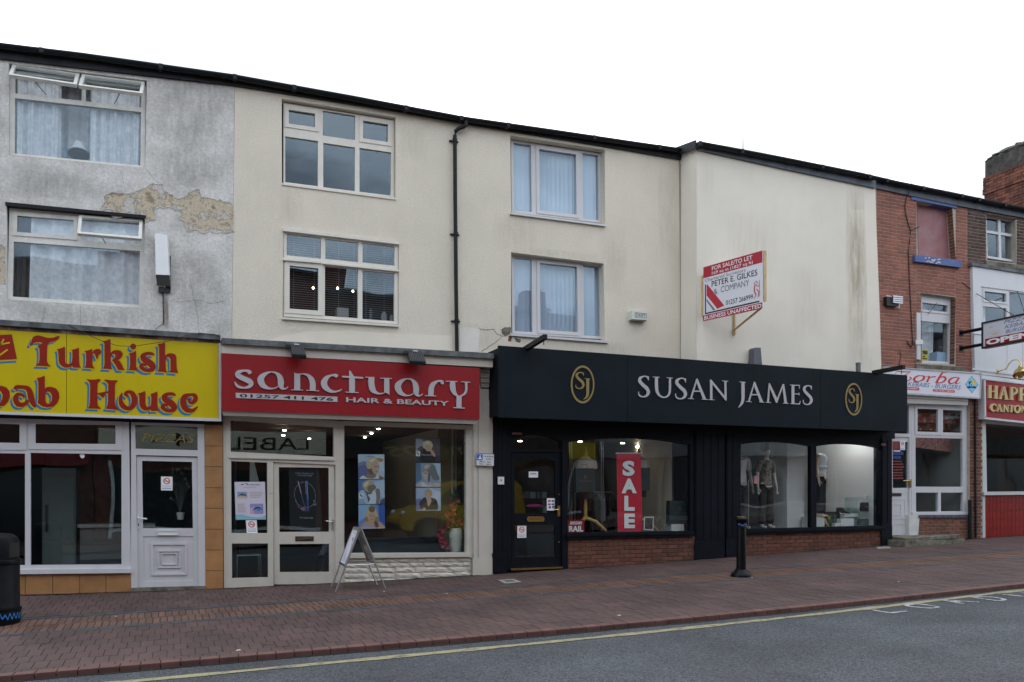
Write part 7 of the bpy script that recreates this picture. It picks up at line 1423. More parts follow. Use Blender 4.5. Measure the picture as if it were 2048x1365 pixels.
for q, s_ in (([(1790, 772.6), (1838.5, 775.6), (1838.5, 781.6), (1790, 778.6)], 'FREE DELIVERY'), ([(1865.6, 778.3), (1909.5, 780.8), (1909.5, 786), (1865.6, 783.5)], 'TEL: 01257 260339')):
    g = Fr.px(q, PS); mb = MB(); g.poly(mb, [(.03, 0), (.97, 0), (1, .3), (1, .7), (.97, 1), (.03, 1), (0, .7), (0, .3)], 0, .002); obj('red_badge', mb, zr, PG); mb = MB(); put_text(mb, s_, g, .06, .25, .94, .75, .003, bold=.01); obj('white_lettering', mb, mPrintWhite, PG)
g = Fr.px([(1930.5, 751.5), (1956.8, 753), (1956.5, 787.5), (1930.5, 786)], PS); mb = MB(); g.poly(mb, [(.5, 0), (1, .5), (.5, 1), (0, .5)], 0, .002); obj('diamond', mb, mPrintBlack, PG); mb = MB(); g.poly(mb, [(.5, .03), (.97, .5), (.5, .97), (.03, .5)], .002, .003); obj('diamond_blue', mb, P('diamond_sky', 120, 196, 236, .4), PG)
mb = MB(); g.ell(mb, .62, .38, .16, .13, .003, .004); obj('sun_disc', mb, mPrintYel, PG); mb = MB(); g.poly(mb, SL([(.24, .4), (.34, .32), (.52, .34), (.44, .38), (.36, .42), (.34, .5), (.3, .5)]), .004, .005); g.rect(mb, .3, .44, .33, .62, .004, .005); g.rect(mb, .46, .46, .5, .62, .004, .005); g.poly(mb, [(.08, .66), (.3, .6), (.5, .64), (.66, .58), (.86, .64), (.8, .72), (.5, .7), (.2, .74)], .004, .005); obj('palm_motif', mb, mPrintBlack, PG)
# pizza shopfront
ZF = thing('pizza_shopfront', 'white plastic shopfront under the red script sign with low brick base', 'shopfront', at(1870, 1080, ZY))
mb = MB(); slab(mb, [(1785, 788), (1936, 797.5), (1936, 802.5), (1785, 794.5)], ZY-.10, ZY); slab(mb, [(1785, 794.5), (1936, 802.5), (1936, 811), (1785, 806)], ZY-.07, ZY); obj('shutter_box', mb, P('shutter_cream', 186, 184, 180, .5, streak=.1), ZF)
fr = Fr.px([(1822.6, 808), (1937.8, 812), (1937.5, 1030), (1823.5, 1031)], ZY+.06); C = lambda *a: fr.cell(*a)
cells = [C(1830, 812.5, 1879, 870), C(1881, 815, 1927, 871.5), C(1831, 875.5, 1925.5, 974), C(1832, 985.5, 1876.5, 1023.8), C(1881.8, 985.5, 1926, 1023)]
w = window(ZF, fr, cells, mUpvc, .07, mGlassLit, sash=[.055, .055, False, False, False], name='shop_window')
mb = MB(); slab(mb, [(1826, 1025.5), (1937, 1024), (1937, 1029.5), (1826, 1031.5)], ZY-.0, ZY+.06); obj('sill', mb, mUpvc, w)
fr = Fr.px([(1780, 806), (1822.5, 808), (1823, 1076), (1780, 1078)], ZY+.06); C = lambda *a: fr.cell(*a)
w = window(ZF, fr, [C(1784, 810, 1818, 868), C(1784, 874, 1819, 1071)], mUpvc, .07, name='door_frame', panes=False); mb = MB(); c = C(1784, 810, 1818, 868); fr.rect(mb, *c[:2], *c[2:], -.04, -.034); obj('pane', mb, mGlassLit, w)
df = Fr.px([(1784.3, 874.5), (1818.7, 875.5), (1819, 1070.5), (1784.3, 1071)], ZY+.08); U = lambda q: [df.inv(at(a, b, ZY+.08)) for a, b in q]
g1 = U([(1785.5, 884), (1815.5, 884.5), (1815.8, 976), (1785.5, 976.5)]); mb = MB(); mb.holed(df.quad(0, 0, 1, 1), [[df.p(*p) for p in g1]], df.n*-.05); D_ = obj('door', mb, mUpvc, ZF)
mb = MB(); mb.poly([df.p(u, v, -.02) for u, v in g1], df.n*-.006); obj('pane', mb, mGlassLit, D_)
mb = MB()
for q, t_ in (((1780.5, 985, 1816, 1049), .008), ((1781, 999, 1810.5, 1038), .012), ((1782, 1009, 1802, 1031.5), .01)): a = df.inv(at(q[0], q[1], ZY+.08)); b = df.inv(at(q[2], q[3], ZY+.08)); df.border(mb, t_, -.002, .008, 0, a[0], a[1], b[0], b[1])
obj('door_panel', mb, mUpvc, D_); mb = MB(); g = Fr.px([(1784, 987), (1803, 987), (1803, 992.5), (1784, 992.5)], ZY+.066); g.rect(mb, 0, 0, 1, 1, -.012, 0); obj('letterbox', mb, mBlack, D_)
mb = MB(); slab(mb, [(1818.7, 959), (1823, 959), (1823, 975.5), (1818.7, 975.5)], ZY+.045, ZY+.06); mb.tube([at(1821, 961.5, ZY+.045), at(1821, 961.5, ZY+.0), at(1806, 962, ZY+.0)], .008, 8); obj('handle', mb, mBrass, D_)
no_smoking([(1800, 881.5), (1810, 882), (1810, 900.5), (1800, 900)], ZY+.075, 'no smoking sticker high on the white pizza shop door')
t_ = thing('door_stickers', 'red and blue menu stickers on the pizza shop door glass', 'stickers', at(1795, 950, ZY+.08))
mDR, mDB = P('dull_red_film', 122, 44, 38, .5), P('dull_blue_film', 30, 52, 112, .5)
for q, m_ in (((1785, 883, 1798, 899), mDR), ((1787, 901, 1801, 903.5), mPaper), ((1786, 904, 1807, 910.5), mDB), ((1786, 912, 1802, 918.5), mDB)): mb = MB(); slab(mb, rq(*q), ZY+.078, ZY+.080); obj('sticker', mb, m_, t_)
for i in range(7): mb = MB(); slab(mb, rq(1786, 922+i*5.6, 1786+random.uniform(17, 22), 924.6+i*5.6), ZY+.078, ZY+.080); obj('red_line', mb, mDR, t_)
g = Fr.px([(1831, 862), (1905, 866), (1905, 905), (1831, 895)], ZY+.4); t_ = thing('window_picture', 'long pictures of food hung inside the pizza shop window', 'picture', g.p(.5, 1)); mb = MB(); g.rect(mb, 0, 0, 1, 1, -.01, 0); obj('picture', mb, M('food_print', (.4, .1, .07), .6, ramp=[(.4, (.34, .05, .045)), (.5, (.5, .32, .28)), (.6, (.42, .10, .06)), (.68, (.62, .6, .58))], vs=16), t_)
for x0, x1 in ((1835, 1873), (1885, 1921)): g = Fr.px([(x0, 826), (x1, 828), (x1, 862), (x0, 860)], ZY+.4); mb = MB(); g.rect(mb, 0, 0, 1, 1, -.01, 0); obj('picture', mb, M('food_print_red', (.4, .1, .05), .6, ramp=[(.4, (.40, .05, .03)), (.52, (.5, .12, .05)), (.6, (.6, .56, .52))], vs=9), t_)
xa, xb = at(1776, 950, ZY).x, at(1936, 950, ZY).x; zf = zg(15.5, 0)+.15
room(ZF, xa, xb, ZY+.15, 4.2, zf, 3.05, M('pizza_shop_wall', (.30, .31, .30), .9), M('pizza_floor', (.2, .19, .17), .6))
a, b = at(1832, 972, 1.2), at(1906, 972, 1.2); mb = MB(); mb.box(a.x, b.x+.5, 1.2, 1.7, zf, a.z+.1); obj('serving_counter', mb, P('pizza_counter', 150, 150, 146, .5), label='pale serving counter inside the pizza shop', cat='counter')
a, b = at(1833, 912, 2.), at(1850, 940, 2.); mb = MB(); mb.box(a.x, b.x+.2, 2., 2.5, b.z-.1, a.z); obj('oven', mb, M('oven_dark', (.05, .05, .055), .4), label='dark oven on the counter in the pizza shop', cat='oven')
# brick base, pier, step, waste pipes
brick_wall(ZF, (at(1836, 1060, ZY).x, at(1936, 1060, ZY).x, edge_z((1836, 1036), (1936, 1035), ZY+.02), lambda x: zg(x, SF)), ZY+.02, .072, .222, mBrickOld, mMortar)
mb = MB(); 
for i in range(6): slab(mb, [(1838+i*16.3+.4, 1030.5), (1838+(i+1)*16.3-.4, 1030), (1838+(i+1)*16.3-.4, 1035.5), (1838+i*16.3+.4, 1036)], ZY-.03, ZY+.1)
obj('sill_bricks', mb, M('blue_engineering_brick', (.07, .075, .11), .6, var=.2, vs=10), ZF)
mb = MB(); slab(mb, [(1818, 1031), (1839.5, 1031), (1836, 1074), (1819, 1076)], ZY-.01, ZY+.1); obj('plastered_corner', mb, mDirtyWhite, ZF)
brick_wall(ZF, (at(1938.5, 1000, ZY).x, at(1963, 1000, ZY).x, edge_z((1938, 800), (1963, 801), ZY), lambda x: zg(x, SF)), ZY-.01, .072, .222, mBrickOld, mMortar, part='pier')
mb = MB(); mb.tube(wires([(1940, 1000), (1940.5, 1078)], ZY-.06), .04, 8); mb.tube(wires([(1950.5, 800), (1951.5, 1076)], ZY-.05), .022, 8); obj('waste_pipe', mb, mBlackGutter, ZF)
st = MB(); za = zg(15, SF); xa, xb = at(1782, 1080, ZY).x, at(1888, 1075, ZY).x; st.poly([V((xa-.05, ZY-.42, za+.05)), V((xb-.1, ZY-.45, za+.1)), V((xb+.1, ZY-.3, za+.1)), V((xb, ZY, za+.1)), V((xa, ZY, za+.08))], (0, 0, .06)); st.poly([V((xa-.15, ZY-.5, za-.1)), V((xb, ZY-.5, za-.1)), V((xb+.25, ZY-.3, za-.1)), V((xb+.2, ZY, za-.1)), V((xa-.15, ZY, za-.1))], (0, 0, .17)); obj('stone_step', st, mConcrete, ZF)
# ---------------------------------------------------------------- hanging sign
hx = 15.86; HG = thing('hanging_sign', 'black framed hanging sign reading Pizzas Kebabs Burgers Open', 'sign', (hx, -1.5, 4.6))
A, B_ = atx(1963.4, 645.6, hx), atx(1965, 698, hx); yf = A.y; ye = -2.18
g = Fr(V((hx, yf, A.z)), V((hx, ye, A.z+.01)), V((hx, ye, B_.z+.01)), V((hx, yf, B_.z)))
if g.n.x > 0: g.n = -g.n
mb = MB(); g.rect(mb, .02, .03, .98, .97, -.12, -.004); obj('panel', mb, P('hang_white', 206, 208, 218, .4), HG)
mb = MB(); g.border(mb, .035, -.13, .012); obj('frame', mb, mBlack, HG)
mb = MB(); g.rect(mb, .07, .655, .94, .93, -.004, .002); obj('red_band', mb, mRed, HG)
mb = MB()
for i, s_ in enumerate(('PIZZAS', 'KEBABS', 'BURGERS')): put_text(mb, s_, g, .42+i*.015, .10+i*.18, .93, .23+i*.18, -.002, shear=.35)
obj('blue_lettering', mb, mPrintBlue, HG); text_letters(HG, 'letter', 'OPEN', g, .09, .69, .92, .90, mPrintWhite, .0035, bold=.05, depth=.001)
mb = MB(); g.ring(mb, .25, .52, .13, .11, .012, -.004, -.002); g.ell(mb, .26, .52, .07, .05, -.004, -.002); g.ell(mb, .18, .25, .04, .04, -.004, -.002); obj('plate_motif', mb, P('plate_buff', 206, 190, 180, .5), HG)
for z_ in (A.z-.13, B_.z+.09): mb = MB(); mb.tube([(hx, ZY, z_), (hx, yf+.01, z_)], .035, 8); mb.box(hx-.05, hx+.05, ZY-.02, ZY, z_-.06, z_+.06); obj('arm', mb, mBlackIron, HG)
mb = MB(); a = at(1947, 583, ZY); mb.tube([at(1924, 565, ZY-.01), at(1950, 586, ZY-.03), V((hx, -1.7, A.z+.01))], .008, 5); obj('tie_wire', mb, mCable, HG); mb = MB(); mb.tube([at(2035, 583, ZY-.03), V((hx+.05, -1.9, A.z+.02))], .008, 5); obj('tie_wire', mb, mCable, HG)

# ---------------------------------------------------------------- restaurant at the right
HB = thing('restaurant_building', 'dark brick building with white boarded front and red tiled base', 'building', at(2010, 1072, ZY))
xh0, xh1 = at(1945, 800, ZY).x, at(2190, 800, ZY).x; xd = at(1934.5, 470, ZY).x
DW = [(1972, 428), (2031, 437), (2033, 528), (1974.5, 520)]
mb = MB(); wall_front(mb, [(1934.5, 416), (2048, 436.5), (2190, 463), (2190, 570), (1934.5, 528)], [DW], ZY, .25); shell(mb, xh0, xh1, 0, 9, 7.4); obj('upper_wall', mb, mMortar, HB); eaves(HB, 1944, 2190, TOP2, BOT2, ZY, mGreyBoard, 10)
h = Fr.px(DW, ZY); xw0, xw1 = min(h.c[0].x, h.c[3].x), max(h.c[1].x, h.c[2].x); zt2 = edge_z((1934, 416.5), (2048, 436.5), ZY)
def zone2(xa, xb, za, zb2, lim): brick_wall(HB, (xa, xb, za, zb2), ZY, .0705, .222, mBrickDark, mMortar, wall=False, limit=lim, prot=.008, joint=.010)
zc = edge_z((1944, 527), (2048, 543), ZY)
zone2(xd, xw0, lambda x: zt2(x)-.01, zc, 70); zone2(xw1, xh1, lambda x: zt2(x)-.01, zc, 60); zone2(xw0, xw1, K(h.c[0].z+.16), K(h.c[0].z), 0)
fr = Fr.px([(1969, 429), (2030, 438.5), (2031.5, 525), (1972, 516)], ZY+.1); C = lambda *a: fr.cell(*a)
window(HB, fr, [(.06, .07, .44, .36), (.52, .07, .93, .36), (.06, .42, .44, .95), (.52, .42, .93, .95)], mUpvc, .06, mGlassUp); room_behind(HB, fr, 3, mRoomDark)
mb = MB(); slab(mb, [(1973, 521), (2050, 532), (2050, 540), (1973, 530)], ZY-.04, ZY+.1); obj('stone_sill', mb, mConcrete, HB)
mWB = P('white_painted_board', 206, 208, 212, .5, var=.03, vs=2, streak=.12)
mb = MB(); slab(mb, [(1944, 525), (2190, 563), (2190, 570), (1944, 531)], ZY-.12, ZY); obj('lead_capping', mb, mLead, HB)
HW = [(1961.5, 573.5), (2120, 592), (2120, 652), (1963.5, 642)]; HW = [(1961.5, 573.5), (2120, 593), (2120, 664), (1963.5, 655)]
mb = MB(); holed(mb, [(1945, 531), (2190, 570), (2190, 775), (1950, 748)], [HW], ZY-.08, ZY); obj('board_front', mb, mWB, HB)
fr = Fr.px(HW, ZY-.06); C = lambda *a: fr.cell(*a)
window(HB, fr, [C(1966, 580, 2013.5, 608), C(2018.5, 584, 2060, 658), C(1966, 613, 2013.5, 654), C(2066, 590, 2115, 660)], mUpvc, .05, mGlassUp, sash=[.03, False, False, False]); room(HB, fr.p(0, 0).x-.1, fr.p(1, 1).x+.1, ZY+.1, 3, fr.p(0, 1).z-.3, fr.p(0, 0).z+.3, mRoomMid)
obj('curtain', cloth(fr, .02, .05, .12, .98, -.15, 2, .015, 20, 7), mLace, label='white net curtain at the edge of the boarded front window', cat='curtain')
mb = MB()
for y_, hgt in ((665, 2.5), (736, 4), (748, 9)): slab(mb, [(1946, y_), (2190, y_+.13*244), (2190, y_+hgt+.13*244), (1946, y_+hgt)], ZY-.10-.02*(hgt > 5), ZY-.081)
for px in (2014.5, 2046): slab(mb, [(px, 672+(px-1946)*.13), (px+2, 672+(px-1946)*.13), (px+2, 734+(px-1946)*.12), (px, 734+(px-1946)*.12)], ZY-.088, ZY-.081)
obj('moulding', mb, mWB, HB)
RG = thing('restaurant_sign', 'red fascia sign with raised gold letters HAPP and CANTON', 'sign', at(2010, 800, ZY-.2)); HS = ZY-.16
mb = MB(); slab(mb, [(1971.5, 760), (2190, 786), (2190, 858), (1972.5, 834.5)], HS, HS+.05); obj('panel', mb, mRedHappy, RG)
mb = MB(); slab(mb, [(1968.5, 758.5), (1971.5, 758.8), (1972.4, 836), (1969.5, 836)], HS-.02, ZY); slab(mb, [(1969, 834.5), (2190, 858), (2190, 862), (1969, 838.5)], HS-.02, ZY); slab(mb, [(1969, 757.6), (2190, 783.5), (2190, 786), (1969, 760)], HS-.02, ZY); obj('frame', mb, mUpvc, RG)
ZH = lambda a, b: (1960+a/12.41, 740+b/12.41); mG2 = M('raised_gold_letter', sr(196, 178, 128), .4, var=.05, vs=10)
Pg = [('l', [(795,432,70),(795,742,70)]), ('c', [(745,436,14),(850,442,26),(918,500,54),(905,572,48),(825,614,24)]), ('l', [(745,738,16),(845,742,16)])]
def mv(g_, dx, dy): return [(k, [(a+dx, b+dy, w) for a, b, w in q]) for k, q in g_]
Ag = [('l', [(600,412,34),(518,718,42)]), ('l', [(602,412,44),(668,732,72)]), ('l', [(550,605,24),(652,610,24)]), ('l', [(480,714,16),(552,720,16)]), ('l', [(620,732,16),(720,738,16)])]
Yg = [('l', [(1200,470,70),(1260,620,60)]), ('l', [(1340,480,40),(1270,620,40)]), ('l', [(1265,610,64),(1265,775,64)]), ('l', [(1215,772,16),(1315,778,16)])]
HL = [[('l', [(258,388,70),(255,702,70)]), ('l', [(408,398,72),(408,714,72)]), ('l', [(285,538,26),(380,542,26)]), ('l', [(205,388,16),(302,392,16)]), ('l', [(355,400,16),(455,406,16)]), ('l', [(205,690,16),(302,696,16)]), ('l', [(355,708,16),(458,714,16)])], Ag, Pg, mv(Pg, 228, 16), Yg,
 [('c', [(405,905,24),(385,866,34),(340,852,36),(298,895,50),(292,965,54),(335,1022,38),(410,1000,14)])], [('l', [(490,848,20),(440,1034,28)]), ('l', [(492,850,30),(540,1040,46)]), ('l', [(458,972,16),(522,974,16)]), ('l', [(422,1030,10),(465,1034,10)]), ('l', [(510,1036,10),(560,1040,10)])],
 [('l', [(608,868,24),(604,1042,24)]), ('p', [(582,865),(625,868),(710,1000),(712,1052),(690,1050),(595,900)]), ('l', [(702,872,22),(700,1045,22)]), ('l', [(580,1040,10),(632,1044,10)])], [('l', [(790,880,38),(786,1050,40)]), ('l', [(725,880,22),(842,892,22)]), ('l', [(765,1046,10),(812,1050,10)])],
 [('c', [(930,890,30),(880,920,46),(868,980,50),(900,1045,36),(950,1058,30),(990,1010,48),(995,945,48),(965,895,34),(930,890,30)])],
 [('l', [(1048,890,24),(1044,1062,24)]), ('p', [(1025,888),(1068,892),(1150,1020),(1150,1072),(1130,1070),(1035,920)]), ('l', [(1142,896,22),(1140,1065,22)])]]
for parts in HL: mb = MB(); glyph(mb, parts, ZH, HS-.045, .043); obj('letter', mb, mG2, RG)
LP = thing('swan_neck_lamp', 'brass swan neck lamp reaching out over the red and gold sign', 'lamp', at(1996, 745, ZY-.1)); yl = ZY-.1
mb = MB(); p = at(1995, 744, yl); mb.tube([p+V((0, .02, 0)), p+V((0, -.02, 0))], [.045, .03], 12); mb.tube([at(1995, 744, yl-.02), at(2004, 741, yl-.1), at(2012, 738, yl-.16), at(2018, 728, yl-.20), at(2025, 721, yl-.25), at(2034, 719, yl-.3), at(2041, 724, yl-.34), at(2042.5, 732, yl-.36)], .013, 8); obj('arm', mb, mBrass, LP, smooth=True)
c = at(2041, 745, yl-.38); mb = MB(); mb.tube([c+V((.02, .03, .13)), c+V((.01, .02, .09)), c+V((0, 0, .03)), c+V((-.02, -.03, -.06))], [.03, .05, .13, .165], 18, cap=False); mb.ball(c+V((.02, .03, .13)), .035); obj('shade', mb, mBrass, LP, smooth=True)
RF = thing('restaurant_shopfront', 'red tiled restaurant shopfront with dark vertical blinds behind the glass', 'shopfront', at(2020, 1074, ZY))
fr = Fr.px([(1964.5, 838), (2190, 858), (2190, 984), (1967.5, 990)], ZY+.02); C = lambda *a: fr.cell(*a)
window(RF, fr, [C(1971.5, 847, 2180, 982)], P('restaurant_frame', 196, 198, 196, .45), .1, mGlassLit, name='shop_window')
mb = MB(); slab(mb, [(1964.5, 838), (1969.5, 838.5), (1970.8, 1077), (1965.5, 1078)], ZY, ZY+.1); slab(mb, [(1968, 984), (2190, 982), (2190, 988), (1968, 991)], ZY-.05, ZY+.05); obj('frame', mb, P('restaurant_post', 190, 192, 190, .45), RF)
mb = MB(); slab(mb, [(1970, 990), (2190, 985), (2190, 1062), (1970, 1080)], ZY+.02, ZY+.2); bs_ = obj('tiled_base', mb, M('tile_joint', (.22, .10, .09), .9), RF)
gy = [991.5, 1006.3, 1023.4, 1041.2, 1058.3, 1076]; 
for r in range(5):
    for c_ in range(17):
        xa = 1970.5+c_*7.55; xb = xa+7.55
        if xa > 2090: break
        q = [(xa+.25, gy[r]+.4), (xb-.25, gy[r]+.4), (xb-.25, gy[r+1]-.4), (xa+.25, gy[r+1]-.4)]
        q = [(x, y-(x-1970)*(.0+.016*(y-991)/20)) for x, y in q]
        mb = MB(); slab(mb, q, ZY+.008+random.uniform(-.0006, .0006), ZY+.02); obj('tile', mb, mRedTile, bs_)
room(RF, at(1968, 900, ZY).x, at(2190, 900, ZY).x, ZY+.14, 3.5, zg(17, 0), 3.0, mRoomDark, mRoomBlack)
VB = thing('vertical_blind', 'dark vertical slat blind behind the restaurant glass', 'window blind', at(2010, 985, ZY+.3)); md = M('dark_blind', (.04, .037, .037), .8, rnd=.4)
for i in range(16):
    a = at(1972+i*8.5, 918, ZY+.25); b = at(1972+i*8.5, 984, ZY+.25); mb = MB(); mb.hexa([b+V((-.035, .05, 0)), b+V((.035, -.05, 0)), b+V((.038, -.048, 0)), b+V((-.032, .052, 0)), a+V((-.035, .05, 0)), a+V((.035, -.05, 0)), a+V((.038, -.048, 0)), a+V((-.032, .052, 0))]); obj('slat', mb, md, VB)
# chimney
mCB = M('sooty_chimney_brick', (.15, .055, .035), .9, rnd=.55, var=.35, vs=4, bump=.4, bs=60)
CH = thing('chimney_stack', 'old red brick chimney with weathered concrete top behind the right roof', 'chimney', (20, 1.6, 7.8)); cx_ = 19.4
A = atx(1968, 357, cx_); ztop = A.z; yb_ = A.y
mb = MB(); mb.box(cx_+.02, cx_+1.2, -.2, yb_-.02, 7.2, ztop); obj('core', mb, mMortarDark, CH)
z = 7.9; r = 0
while z < ztop-.03:
    y = -.2-(.11 if r % 2 else 0); out = .03 if ztop-z < .5 and ztop-z > .36 else (.02 if ztop-z < .36 else 0)
    while y < yb_:
        a, b = max(y, -.2)+.005, min(y+.225, yb_+out)-.005
        if b-a > .04:
            mb = MB(); dx = random.uniform(-.006, .006); mb.box(cx_-out+dx, cx_+.06, a, b, z, z+.066); obj('brick', mb, mCB, CH)
        y += .225
    for e_ in range(4): mb = MB(); mb.box(cx_+.07+e_*.225, cx_+.285+e_*.225, yb_-.05, yb_+.012+out, z, z+.066); obj('brick', mb, mCB, CH)
    z += .075; r += 1
rc = random.Random(4); ye_ = yb_-.03; segs = [(-.25, .28, .95), (.28, .80, .90), (.80, ye_, .70)]
mCT = M('sooty_concrete', (.10, .09, .075), .95, ramp=[(.35, (.025, .023, .02)), (.55, (.065, .06, .05)), (.7, (.12, .11, .095))], vs=5, bump=.8, bs=22)
mb = MB(); mb.box(cx_+.0, cx_+1.1, -.25, ye_, ztop+.005, ztop+.42); obj('concrete_top', mb, mCT, CH)
for ya, yb2, h2 in segs:
    mb = MB(); n = 7; prof = [(.03, .42), (.05, .50), (.09, h2*.74), (.18, h2*.9), (.34, h2), (.6, h2*1.03), (1.0, h2*.9)]; vs = []
    for k in range(n+1):
        t = k/n; e = 1-.25*abs(2*t-1)**4
        for dx, dz in prof: vs.append((cx_+dx+rc.uniform(-.08, .08), ya+(yb2-ya)*t, ztop+.42+(dz-.42)*e*rc.uniform(.82, 1.12)))
    m_ = len(prof); fs = [(k*m_+i, k*m_+i+1, (k+1)*m_+i+1, (k+1)*m_+i) for k in range(n) for i in range(m_-1)]+[tuple(range(m_)), tuple(n*m_+i for i in range(m_))]
    mb.add(vs, fs); obj('mortar_flaunching', mb, mCT, CH)
p = V((at(1486, 300, 3).x, 3, 8.3)); mb = MB(); mb.tube([p, V((p.x, 3, at(1486, 210, 3).z))], .009, 5); obj('aerial_pole', mb, M('aerial_grey', (.03, .03, .033), .6), label='thin aerial pole rising above the plain cream building', cat='aerial')

# ---------------------------------------------------------------- street furniture
c = gat(1482.5, 1153); BO = thing('bollard', 'black iron bollard with banded cap standing on the brick pavement', 'bollard', c)
mb = MB(); mb.lathe([(.165, -.02), (.165, .02), (.15, .05), (.115, .075), (.10, .10), (.085, .11)], c, 28); obj('base', mb, mBlackIron, BO, smooth=True)
zc = lambda py: EYE+(HORIZ-py)/(HORIZ-1153)*(c.z-EYE)-c.z
H = zc(1034); mb = MB(); mb.lathe([(.076, .10), (.068, H*.80), (.067, H*.81)], c, 28); obj('shaft', mb, mBlackIron, BO, smooth=True)
mb = MB(); mb.lathe([(.072, H*.81), (.082, H*.815), (.082, H*.83), (.074, H*.84), (.074, H*.895), (.082, H*.90), (.084, H*.915), (.096, H*.93), (.105, H*.945), (.105, H*.965), (.09, H*.98), (.07, H*.995), (.03, H*1.0)], c, 28); obj('cap', mb, mBlackIron, BO, smooth=True)
mb = MB(); vs = []
for i in range(15):
    a = math.radians(180+14+i*10.5); 
    for dz in (-.008, .008): vs.append(c+V((.0755*math.cos(a), .0755*math.sin(a), H*.868+dz+.012*math.sin(i*.9))))
mb.add(vs, [(2*i, 2*i+1, 2*i+3, 2*i+2) for i in range(14)]); obj('blue_scribble', mb, P('scribble_blue', 60, 110, 190, .5), BO)
mb = MB(); vs = []
for i in range(4):
    a = math.radians(318+i*8)
    for z_ in (H*.58, H*.79): vs.append(c+V((.0775*math.cos(a), .0775*math.sin(a), z_)))
mb.add(vs, [(2*i, 2*i+1, 2*i+3, 2*i+2) for i in range(3)]); obj('reflector', mb, mWhite, BO)
mb = MB(); mb.lathe([(.065, H*.999), (.05, H*1.004)], c, 12); obj('gold_sticker', mb, mGold, BO)
c = gat(-2, 1247); BN = thing('litter_bin', 'black street litter bin with ribbed rim and blue scribble at its foot', 'bin', c); R = .222
zb = lambda py: (HORIZ-py)/(HORIZ-1247)*(c.z-EYE)+EYE-c.z
HT = zb(1068); RM = zb(1122)
mb = MB(); mb.lathe([(R*.98, .0), (R*1.0, .03), (R*1.02, .04), (R*1.02, .15), (R*.97, .17), (R*.965, RM-.04), (R*.93, RM-.02)], c, 32); obj('body', mb, M('bin_black', (.005, .006, .008), .5, var=.4, vs=9, bump=.1, bs=60, spec=.15), BN, smooth=True)
mb = MB(); mb.lathe([(R*.97, RM-.035), (R*1.05, RM-.03), (R*1.06, RM), (R*1.03, RM+.02), (R*.94, RM+.03)], c, 32); obj('rim', mb, mBlackIron, BN, smooth=True)
mb = MB(); mb.lathe([(R*1.02, .15), (R*1.06, .155), (R*1.06, .18), (R*.98, .19)], c, 32); obj('foot_ring', mb, mBlackIron, BN, smooth=True)
mb = MB(); mb.lathe([(R*.93, RM+.02), (R*.94, HT-.10), (R*.86, HT-.04), (R*.6, HT), (.02, HT+.01)], c, 32); obj('hood', mb, M('bin_hood', (.007, .008, .010), .45, var=.2, vs=7, spec=.15), BN, smooth=True)
for a0 in (-28, 150):
    mb = MB(); vs = []
    for i in range(9):
        a = math.radians(a0-24+i*6)
        for z_ in (RM+.05, HT-.10): vs.append(c+V((R*.952*math.cos(a), R*.952*math.sin(a), z_)))
    mb.add(vs, [(2*i, 2*i+1, 2*i+3, 2*i+2) for i in range(8)]); obj('opening', mb, mRoomBlack, BN)
mb = MB(); vs = []
for i in range(40):
    a = math.radians(-95+i*2.4); zz = .095+.03*math.sin(i*1.15)*(1 if i > 14 else .6)+(.02 if i < 8 else 0)
    for dz in (-.012, .012): vs.append(c+V((R*1.026*math.cos(a), R*1.026*math.sin(a), zz+dz)))
mb.add(vs, [(2*i, 2*i+1, 2*i+3, 2*i+2) for i in range(39)]); obj('scribble', mb, P('scribble_cyan', 40, 120, 190, .5), BN)
mb = MB(); a = math.radians(-97); mb.tube([c+V((R*.975*math.cos(a), R*.975*math.sin(a), .19)), c+V((R*.975*math.cos(a), R*.975*math.sin(a), RM-.05))], .008, 6); obj('door_seam', mb, mRoomBlack, BN)
mb = MB(); rg = random.Random(21)
for i in range(260):
    x = rg.uniform(-3, 17); y = rg.uniform(-5.3, -.8); r = rg.uniform(.008, .022); n = 8
    mb.add([V((x+r*math.cos(6.28*k/n)*rg.uniform(.8, 1.2), y+r*math.sin(6.28*k/n)*rg.uniform(.8, 1.2), zg(x, y)+.0045)) for k in range(n)], [tuple(range(n))])
obj('gum_spots', mb, M('trodden_gum', (.05, .045, .045), .9, rnd=.5), pav, kind='stuff')
# small access cover, paper and leaf litter
q = [gat(*p) for p in ((996, 1161), (1027, 1159), (1042.5, 1164.8), (1010.5, 1167.5))]; t_ = thing('access_cover', 'small grey framed access cover set in the paving outside the boutique', 'cover', q[0])
up = V((0, 0, .006)); mb = MB(); ctr = sum(q, V((0, 0, 0)))/4; mb.holed([p+up for p in q], [[ctr+(p-ctr)*.62+up for p in q]], (0, 0, -.02)); obj('frame', mb, P('cover_grey', 150, 146, 140, .9, var=.15, vs=12), t_); mb = MB(); mb.poly([ctr+(p-ctr)*.62+V((0, 0, .002)) for p in q], (0, 0, -.02)); obj('lid', mb, mLead, t_)
q = [gat(*p) for p in ((1752, 1095), (1778, 1094), (1782, 1097), (1756, 1098.5))]; mb = MB(); mb.poly([p+V((0, 0, .006)) for p in q], (0, 0, -.01)); obj('access_cover', mb, P('cover_pale', 140, 136, 132, .9), label='pale flat access cover by the right black pilaster', cat='cover')
c = gat(540, 1290); mb = MB(); mb.add([c+V((-.03, 0, .01)), c+V((0, -.015, .02)), c+V((.035, .005, .025)), c+V((.0, .02, .012))], [(0, 1, 2), (0, 2, 3)]); obj('fallen_leaf', mb, M('brown_leaf', (.22, .13, .03), .7), label='curled yellow brown leaf lying near the red kerb', cat='leaf')
